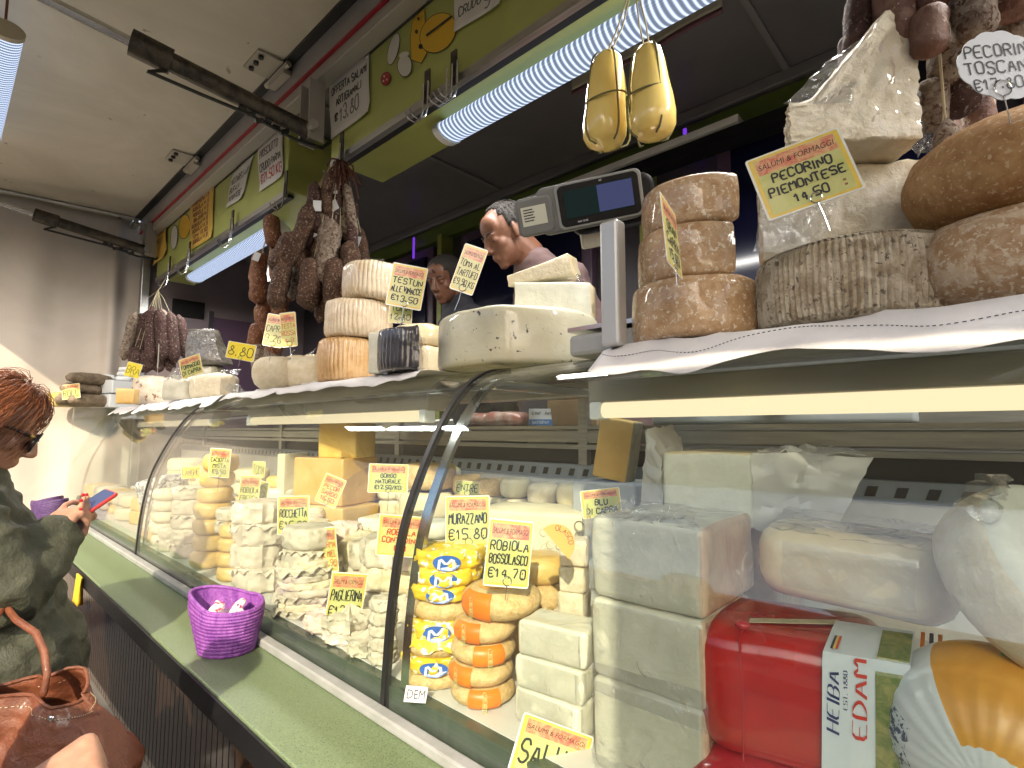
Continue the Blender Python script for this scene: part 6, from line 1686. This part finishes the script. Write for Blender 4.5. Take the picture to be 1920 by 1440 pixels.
# ---- woman with the phone
Hc = atd(-16, 800, 1.36); wo = Vector((Hc.x-.02, Hc.y-.06, 0))
woman = thing('person', 'woman in dark green jacket and sunglasses looking at her phone', 'person', wo, 0, 'customers')
Bh = basis(Vector((.10, .86, -.46)))
parts = head_parts(Hc, Bh, .98)
shR = Vector((Hc.x+.165, Hc.y-.075, 1.345)); shL = Vector((Hc.x-.20, Hc.y-.06, 1.345))
pel = Vector((Hc.x+.05, Hc.y+.02, .90))
spine = [pel, Vector((Hc.x+.04, Hc.y+.0, 1.06)), Vector((Hc.x+.02, Hc.y-.03, 1.22)), Vector((Hc.x, Hc.y-.06, 1.36))]
parts.append(limb(spine, [.165, .14, .155, .11], 20, (1, .68)))
parts.append(limb([Vector((Hc.x, Hc.y-.07, 1.34)), Vector((Hc.x, Hc.y-.035, 1.47)), Hc + Bh @ Vector((-.03, 0, -.04))], [.06, .05, .05]))
for s in (-1, 1):
    parts.append(limb([pel + Vector((s*.085, 0, .0)), pel + Vector((s*.09, .02, -.42)), pel + Vector((s*.09, -.02, -.82))], [.088, .06, .045]))
    parts.append(limb([pel + Vector((s*.09, -.04, -.85)), pel + Vector((s*.09, .13, -.865))], [.035, .028]))
elR = atd(8, 1112, 1.22); wrR = atd(98, 1008, 1.36)
elL = Vector((Hc.x-.24, Hc.y+.02, 1.10)); 
Pc = atd(158, 955, 1.46)                          # phone centre
plong = (RT*.42 + Vector((0, 0, .52)) + FH*.62).normalized()
pn = (-FH*.55 + Vector((0, 0, .8)) - RT*.22); pn = (pn - plong*pn.dot(plong)).normalized(); pw_ = plong.cross(pn).normalized()
wrL = Pc - plong*.095 - pn*.045 - pw_*.02
parts += [limb([shR, elR, wrR], [.052, .043, .027]), limb([shL, elL, wrL], [.052, .043, .027])]
fR = (Pc + pn*.028 - plong*.02 - wrR).normalized()
hp, tR = hand_parts(wrR, fR, -pn, plong.cross(fR) if plong.cross(fR).dot(-RT) > 0 else -plong.cross(fR), [(12, 25, 20), (40, 55, 35), (48, 60, 40), (50, 60, 40)], .95, (.9, .35)); parts += hp
fL = (plong*.8 + pw_*.42 + pn*.1).normalized()
hp, tL = hand_parts(wrL, fL, pn, -pw_ if True else pw_, [(35, 55, 40), (38, 58, 42), (40, 58, 42), (42, 55, 40)], .95, (.9, .3)); parts += hp
me = remesh(shift(parts, wo), .0050, 2)
obj_of(me, 'body', SKIN, woman)
# jacket: torso, sleeves, hem, collar
J = [limb([pel + Vector((0, 0, -.06)), pel + Vector((0, .01, .08)), spine[1], spine[2], spine[3]], [.235, .225, .205, .20, .14], 22, (1, .80)),
     limb([shR + Vector((-.05, 0, .03)), shR, shR.lerp(elR, .5), elR, elR.lerp(wrR, .5), wrR - fR*.008], [.082, .090, .090, .088, .072, .052]),
     limb([shL + Vector((.05, 0, .03)), shL, shL.lerp(elL, .5), elL, elL.lerp(wrL, .5), wrL - fL*.012], [.075, .078, .074, .068, .054, .044]),
     limb([Vector((Hc.x, Hc.y-.085, 1.36)), Vector((Hc.x, Hc.y-.06, 1.44))], [.10, .082], 18)]
for k in range(5): 
    a_ = .35+.16*k; c_ = elR.lerp(wrR, a_); J.append(limb([c_, c_ + fR*.004], [.058-.004*k, .058-.004*k]))
me = remesh(shift(J, wo), .0075, 3, folds(.015, 9, (1, 1, 1.6), 3))
obj_of(me, 'jacket', JACKET, woman)
me = remesh(shift([limb([pel + Vector((s*.085, 0, -.02)), pel + Vector((s*.09, .02, -.42)), pel + Vector((s*.09, -.02, -.81))], [.105, .08, .062]) for s in (-1, 1)] + [limb([pel + Vector((0, 0, .02)), pel + Vector((0, 0, -.08))], [.165, .15], 18, (1, .7))], wo), .010, 3, folds(.006, 9))
obj_of(me, 'trousers', JEANS, woman)
for s in (-1, 1):
    me = remesh(shift([limb([pel + Vector((s*.09, -.05, -.855)), pel + Vector((s*.09, .15, -.87))], [.045, .036])], wo), .008, 2); obj_of(me, 'shoe', BLACK, woman)
# hair
def scalp(rnd):
    while True:
        a = rnd.uniform(0, 6.283); z = rnd.uniform(-.75, 1); q = math.sqrt(1-z*z); v = Vector((math.cos(a)*q, math.sin(a)*q, z))
        if v.x > .34 and v.z < .80: continue
        if v.x > .02 and v.z < .25: continue
        return Hc - wo + Bh @ (Vector((-.014, 0, .028)) + Vector((v.x*.100, v.y*.080, v.z*.092))), (Bh @ v)
V, F = ell((0, 0, 0), (.092, .082, .090), None, 24, 16)
capv = [Hc - wo + Bh @ (Vector((-.032, 0, .036)) + v) for v in V]
V2, F2 = tube([Hc - wo + Bh @ Vector((-.05, 0, -.01)), Hc - wo + Bh @ Vector((-.065, 0, -.075)), Hc - wo + Bh @ Vector((-.055, 0, -.13))], [.070, .066, .045], 16, (1.0, .95), True)
hm = MB(); hm.add(capv, F); hm.add(V2, F2); hair = hm.obj('hair', HAIRB, woman, 180)
st_ = strands(4600, 4, scalp, .19, lambda q: Vector((0, -.2, -1)) - (Bh @ Vector((1, 0, 0)))*.55, .0045, .0010, HAIRB, hair, 'curls'); st_['kind'] = 'stuff'
# sunglasses: a thing she wears
sg = thing('sunglasses', 'dark sunglasses worn by the woman with the phone', 'sunglasses', Hc + Bh @ Vector((.088, 0, .008)), 0)
LENS = M('dark_lens', (.012, .010, .012), rough=.06, coat=.5)
for s in (-1, 1):
    V, F = ell((.004, s*.034, -.004), (.007, .031, .024), None, 18, 12); mk('lens', [Bh @ v for v in V], F, LENS, sg, 180)
    m = MB(); m.tube([Bh @ Vector((.004+.004*math.cos(0), s*.034+.033*math.cos(a*.349), -.004+.026*math.sin(a*.349))) for a in range(19)], .0026, 6); m.obj('rim', BLACKPLASTIC, sg)
    m = MB(); m.tube([Bh @ Vector((.002, s*.066, .006)), Bh @ Vector((-.04, s*.079, .008)), Bh @ Vector((-.095, s*.080, .004))], .0032, 6); m.obj('temple', BLACKPLASTIC, sg)
    m = MB(); m.tube([Bh @ Vector((-.002, s*.069, .007)), Bh @ Vector((-.010, s*.072, .008))], .005, 8); m.obj('gold_hinge', M('gold', (.6, .42, .12), rough=.25, metal=1) if 'gold' not in bpy.data.materials else bpy.data.materials['gold'], sg)
m = MB(); m.tube([Bh @ Vector((.010, -.008, .002)), Bh @ Vector((.010, .008, .002))], .003, 6); m.obj('bridge', BLACKPLASTIC, sg)
# nails
NAIL = M('red_nail_varnish', (.45, .02, .03), rough=.2, coat=.5)
for (tp, td) in tL[:4] + tR[:2]:
    V, F = ell((0, 0, 0), (.0060, .0045, .0022), basis(td).to_quaternion(), 8, 6); mk('fingernail', [tp + v + td*.004 - wo + (pn*.0065 if (tp, td) in tR else -pw_*0+pn*.004) for v in V], F, NAIL, woman, 180)
# phone
ph = thing('mobile_phone', 'smartphone in red case held by the woman', 'phone', mat4=Matrix.Translation(Pc) @ Matrix((pw_, plong, pn)).transposed().to_4x4())
V, F = prism(o_rect(.074, .152, .010, 4), .010, .003, 2); mk('case', V, F, M('red_rubber', (.42, .03, .03), rough=.4), ph, 40).location = (0, 0, -.006)
m = MB(); plate(m, rrect(.066, .144, .008), .0042, .0048, 0); m.obj('screen', M('phone_screen', (.035, .045, .10), rough=.08, emis=(.05, .07, .14), estr=.5), ph, 0)
# handbag at her side
bc = atd(25, 1385, 1.06)
bag = thing('handbag', 'brown grained leather handbag hanging from the woman\'s arm', 'handbag', Vector((bc.x, bc.y, bc.z-.14)), math.atan2(RT.y, RT.x))
def bagf(u, v):
    a = 2*math.pi*u; z = .27*v
    wx = .185*(1-.30*v**2)*(1+.10*math.sin(math.pi*v)); wy = .070*(1-.70*v**1.3)*(.75+.25*v if v < .2 else 1)+.006
    ca, sa = math.cos(a), math.sin(a)
    x = wx*math.copysign(abs(ca)**.8, ca); y = wy*math.copysign(abs(sa)**.75, sa)
    pl = .013*math.sin(x*62+3.5*v+2*math.sin(v*4))*(v**.7) + .016*noise.noise(Vector((x*12, v*3.5, sa*2))) + .008*(1-2*abs(noise.noise(Vector((x*22+v*5, v*7, 2)))))
    z += -.030*v*math.sin(math.pi*(x+.17)/.34)
    if x > .08: z = z - (x-.08)*.7*v; x += .05*(1-abs(v-.42)*1.7)
    return Vector((x, y+pl*(1 if sa > 0 else -1), z + .02*math.sin(u*6.28*2)*v))
V, F = grid(90, 36, bagf)
n0 = len(V); V.append(Vector((0, 0, 0))); F += [(i+1, i, n0) for i in range(90)]
mk('body', V, F, LEATHER, bag, 180)
m = MB(); m.tube([bagf(a/48, .985)+Vector((0, 0, .002)) for a in range(49)], .0035, 8); m.obj('rim_seam', LEATHER, bag)
for v_ in (.06, .90):
    m = MB()
    for a in range(160): m.tube([bagf((a+.1)/160, v_)*1.012, bagf((a+.6)/160, v_)*1.012], .0009, 4)
    so_ = m.obj('stitching', STRING, bag); so_['kind'] = 'stuff'
for sx, sy in ((-.08, -.02), (.07, -.02)):
    V, F = limb([(sx, sy, .235), (sx*1.0, sy+.005, .27), (sx*.85-.01, sy+.02, .305), (sx*.6-.03, sy+.04, .335), (sx*.3-.07, sy+.06, .355), (-.13, .10, .365)], [.007]*6, 10, (1, .8)); mk('strap', V, F, LEATHER, bag, 60)
m = MB(); V, F = ell((.115, -.052, .205), (.006, .004, .006)); m.add(V, F); m.obj('stud', STEEL, bag)
# ---- customer whose fist shows at the lower left edge
fh = atd(140, 1436, .72); fo = Vector((-.80, -.32, 0))
cust = thing('person', 'customer in dark clothes whose bare fist reaches in at the lower left', 'person', fo, 0, 'customers')
hc2 = Vector((-.82, -.32, 1.60)); B2 = basis(Vector((.15, .95, -.1)))
P2 = head_parts(hc2, B2, 1.0); pl2 = Vector((-.80, -.34, .92))
P2 += [limb([pl2, pl2 + Vector((0, 0, .25)), pl2 + Vector((0, .02, .46))], [.17, .16, .14], 18, (1, .7)), limb([Vector((-.81, -.33, 1.38)), hc2 + Vector((0, -.02, -.06))], [.06, .055])]
for s in (-1, 1): P2 += [limb([pl2 + Vector((s*.09, 0, 0)), pl2 + Vector((s*.1, .02, -.45)), pl2 + Vector((s*.1, -.01, -.86))], [.09, .065, .05]), limb([pl2 + Vector((s*.1, -.03, -.87)), pl2 + Vector((s*.1, .14, -.885))], [.04, .03])]
sh2 = Vector((-.62, -.32, 1.36)); el2 = Vector((-.80, -.10, 1.05)); hf = (FH*.30 + RT*.80 + Vector((0, 0, .34))).normalized(); wr2 = fh - hf*.072
shl = Vector((-.99, -.32, 1.36)); ell_ = Vector((-1.07, -.26, 1.08)); wl2 = Vector((-1.10, -.16, .88))
P2 += [limb([sh2, el2, wr2], [.05, .042, .029]), limb([shl, ell_, wl2], [.05, .042, .028])]
uz = Vector((0, 0, 1))
for i_ in range(4):                 # clenched fist: metacarpal, knuckle, folded finger
    K_ = fh + RT*(.002+.015*i_) + uz*(.020-.011*i_) + FH*(.018-.013*i_)
    P2 += [limb([wr2 + RT*(.004*i_) + FH*(.008-.006*i_), K_], [.0155, .0135], 12), limb([K_, K_ + RT*.019 - uz*.026 - FH*.004, K_ + RT*.006 - uz*.046, K_ - RT*.016 - uz*.040], [.0128, .0115, .0105, .0095], 12)]
P2.append(limb([wr2 + RT*.01 - uz*.01, fh - RT*.012 - uz*.018 - FH*.036, fh + RT*.018 - uz*.030 - FH*.040], [.015, .0125, .0105], 12))
hp, t3 = hand_parts(wl2, Vector((0, .2, -1)), Vector((1, 0, 0)), Vector((0, 1, 0)), [(20, 25, 15)]*4); P2 += hp
obj_of(remesh(shift(P2, fo), .0048, 5), 'body', SKIN, cust)
obj_of(remesh(shift([limb([pl2 + Vector((0, 0, -.08)), pl2 + Vector((0, 0, .25)), pl2 + Vector((0, .01, .47))], [.20, .19, .16], 18, (1, .75)), limb([sh2, sh2.lerp(el2, .6), el2], [.075, .066, .06]), limb([shl, shl.lerp(ell_, .6), ell_], [.075, .066, .06])], fo), .010, 3, folds(.006)), 'shirt', SHIRTD, cust)
obj_of(remesh(shift([limb([pl2 + Vector((s*.09, 0, 0)), pl2 + Vector((s*.1, .02, -.45)), pl2 + Vector((s*.1, -.01, -.85))], [.115, .085, .07]) for s in (-1, 1)], fo), .012, 3, folds(.006)), 'trousers', JEANS, cust)
V, F = ell((0, 0, 0), (.104, .084, .095), None, 20, 14); mk('hair', [hc2 - fo + B2 @ (Vector((-.03, 0, .038)) + v) for v in V], F, HAIRD, cust, 180)
# ---- the two sellers in the van
def seller(label, hc, fwd, hips, skin, shirt, hairfn, rollv=Vector((0, 0, 1)), k=1.0):
    o = Vector((hips.x, hips.y, .75)); p = thing('person', label, 'person', o, 0, 'sellers'); B = basis(fwd, rollv)
    neck = hc + B @ Vector((-.045, 0, -.10))*k; ch = hips.lerp(neck, .80)
    ax = RT
    P = head_parts(hc, B, k) + [limb([hips, hips.lerp(neck, .4), ch], [.17, .17, .13], 18, (1, .72)), limb([ch, neck, hc + B @ Vector((-.02, 0, -.03))], [.075, .062, .058])]
    sd_ = Vector((FH.x, FH.y, 0)); 
    sl = ch - RT*.04 + sd_*.17 + Vector((0, 0, .0)); sr = ch + RT*.06 - sd_*.17
    arms = []
    for q, e in ((sl, Vector((-.05, -.08, -.27))), (sr, Vector((.04, -.05, -.28)))):
        el_ = q + e; wr_ = el_ + Vector((-.10, -.16, -.02)); arms.append((q, el_, wr_)); P.append(limb([q, el_, wr_], [.052, .043, .028]))
        hp, _ = hand_parts(wr_, Vector((-.4, -.6, -.1)), Vector((0, 0, -1)), Vector((.8, -.4, 0)), [(25, 35, 25)]*4); P += hp
    for s in (-1, 1): P.append(limb([hips + RT*(.09*s), hips + RT*(.1*s) + Vector((0, 0, -.40)), Vector((hips.x+RT.x*.1*s, hips.y+RT.y*.1*s, .80))], [.09, .065, .05]))
    obj_of(remesh(shift(P, o), .0048, 6), 'body', skin, p)
    obj_of(remesh(shift([limb([hips + Vector((0, 0, -.1)), hips.lerp(neck, .4), ch, ch.lerp(neck, .62)], [.20, .19, .175, .095], 18, (1, .75))] + [limb([q, q.lerp(e, .55), e], [.078, .07, .062]) for q, e, w_ in arms], o), .009, 3, folds(.006)), 'shirt', shirt, p)
    obj_of(remesh(shift([limb([hips + RT*(.09*s), hips + RT*(.1*s) + Vector((0, 0, -.40)), Vector((hips.x+RT.x*.1*s, hips.y+RT.y*.1*s, .78))], [.11, .08, .07]) for s in (-1, 1)], o), .012, 2), 'trousers', JEANS, p)
    hairfn(p, hc - o, B)
    for s in (-1, 1):
        V, F = tube([(.0875, s*.014, .025), (.0845, s*.032, .031), (.070, s*.050, .026)], [.0028, .0036, .002], 6); mk('eyebrow', [hc - o + B @ (Vector(v)*k) for v in V], F, HAIRD, p, 60)
        V, F = ell((.0775, s*.031, -.004), (.006, .011, .003)); mk('eyelid_crease', [hc - o + B @ (Vector(v)*k) for v in V], F, HAIRD, p, 60)
    return p
def short_hair(p, h, B):
    V, F = ell((-.018, 0, .030), (.1015, .0800, .0915), None, 30, 20)
    V = [v for v in V]; keep = [q for q in F if all((V[i].x < .030 and not (V[i].x > -.030 and V[i].z < .010)) for i in q)]
    V2, F2 = solid([h + B @ (v*.985) for v in V], keep, .006); cap_ = mk('cropped_hair', V2, F2, HAIRD, p, 180)
    used = sorted({i for q in keep for i in q})
    def src(rnd):
        q = keep[rnd.randrange(len(keep))]; c_ = sum((V[i]*rnd.uniform(.2, 1) for i in q), Vector())
        ws = [rnd.random() for _ in q]; c_ = sum((V[i]*w_ for i, w_ in zip(q, ws)), Vector())/sum(ws)
        return h + B @ c_, B @ Vector((c_.x+.018, c_.y, c_.z-.03)).normalized()
    so_ = strands(2600, 8, src, .013, lambda q_: Vector((0, 0, -1)), .0006, .0007, HAIRD, cap_, 'stubble', 4); so_['kind'] = 'stuff'
hs1 = atd(950, 440, 2.04)
seller('balding seller leaning forward behind the counter, looking down', hs1, -RT*.78 - FH*.30 - Vector((0, 0, .52)), Vector((hs1.x+.20, 1.92, 1.50)), SKINT, SHIRTP, short_hair, Vector((0, 0, 1)) + RT*.1)
def fringe(p, h, B):
    V, F = ell((-.022, 0, .036), (.108, .090, .088), None, 28, 18)
    keep = [q for q in F if all(not (V[i].x > .05 and V[i].z < .040) and V[i].z > -.03 for i in q)]
    V2, F2 = solid([h + B @ (v + noise.noise_vector(v*70)*.005) for v in V], keep, .006); mk('dark_fringe_hair', V2, F2, HAIRD, p, 180)
hs2 = atd(834, 524, 2.72)
seller('second seller with dark fringe half hidden behind the price tag', hs2, -FH*.75 - RT*.45 - Vector((0, 0, .45)), Vector((hs2.x+.10, 2.0, 1.48)), SKINT, SHIRTD, fringe)
# ------------------------------------------------------------------ basket and small things on the ledge
def basket(label, base, r, h, rz, mat, point=.22, fill=True, group=None):
    t = thing('straw_basket', label, 'basket', base, R(rz), group)
    rows = 13
    def ring(u, v, ins=0.0):
        a = 2*math.pi*u
        flare = .80 + .24*min(1, v*1.25) - .05*max(0, v-.7)
        q = r*flare*(1 + point*max(0, math.cos(a))**5*v)
        q += .0022*abs(math.sin(math.pi*rows*v)) - ins + .0010*math.sin(a*70 + math.floor(rows*v)*1.6)*(1 if ins == 0 else 0)
        zz = h*v*(1 + .20*max(0, math.cos(a))*v - .10*max(0, -math.cos(a+.5))*v)
        return Vector((q*math.cos(a), q*.86*math.sin(a), zz))
    V, F = grid(150, rows*6, lambda u, v: ring(u, v)); mk('woven_side', V, F, mat, t, 180)
    V, F = grid(80, 26, lambda u, v: ring(u, v, .006)); mk('woven_lining', V, [q[::-1] for q in F], mat, t, 180)
    m = MB(); m.tube([ring(k/72, 1.0, .003) for k in range(73)], .0045, 8); m.obj('rim', mat, t)
    m = MB(); m.add([ring(k/48, 0.0)+Vector((0, 0, .002)) for k in range(48)], [tuple(range(48))]); m.obj('base', mat, t, 0)
    return t
bp_ = place(424, 1241, .9705, .085)
pang = math.degrees(math.atan2(-RT.y, -RT.x))
basket('violet straw basket of sweets standing on the green ledge', bp_, .088, .125, pang-12, STRAW)
CANDY = M('candy_wrapper', (.72, .62, .62), rough=.3, coat=.4, spots=((.55, .03, .10), 55, .56)); 
rr = random.Random(9)
for k in range(7):
    a = k*.9; c = bp_ + Vector((.030*math.cos(a)*(k > 0), .030*math.sin(a)*(k > 0), .060+.014*(k % 3)+.010*k/3))
    V, F = prism(o_rect(.055, .026, .008), .014, .005, 3, .002, .003, 60, 140+k)
    o = cheese('wrapped_sweet', '%s white and red wrapped sweet in the violet basket' % ['lowest', 'left', 'rear', 'upper', 'front', 'upright', 'rightmost'][k], (V, F), CANDY, c, rr.uniform(0, 180), cat='sweet', group='sweets in the basket')
    o.rotation_euler = (R(rr.uniform(-50, 50)), R(rr.uniform(-50, 50)), R(rr.uniform(0, 180)))
for k, xx in enumerate((78, 116)):
    q = at(xx, 968, Z=.971)
    basket(['dark violet basket on the far end of the ledge, left one', 'dark violet basket on the far end of the ledge, right one'][k], Vector((max(q.x, -4.75)+.2*k, .55, .9705)), .085, .12, 40, STRAWD, .05, group='dark baskets at the far end')
q = at(146, 1085, Y=.44)
V, F = grid(24, 8, lambda u, v: Vector((-.05+.10*u, -.008*math.cos(u*38)*(.4+v)-.006, -.11*v)))
V, F = solid(V, F, .001)
tag(mk('yellow_bag', V, F, M('yellow_plastic', (.62, .42, .04), rough=.4), None, 180, loc=Vector((q.x, .452, .962))), 'pleated yellow bag hanging over the ledge edge behind the woman', 'bag')
NEWS = M('newsprint', (.60, .62, .62), rough=.7, spots=((.10, .11, .13), 60, .52))
V, F = prism(o_rect(.20, .16, .04), .15, .03, 5, 0, .016, 14, 150)
cheese('newsprint_parcel', 'black and white printed parcel in the far end of the case', (V, F), NEWS, Vector((-3.10, .80, FL+.145)), 20, cat='parcel')
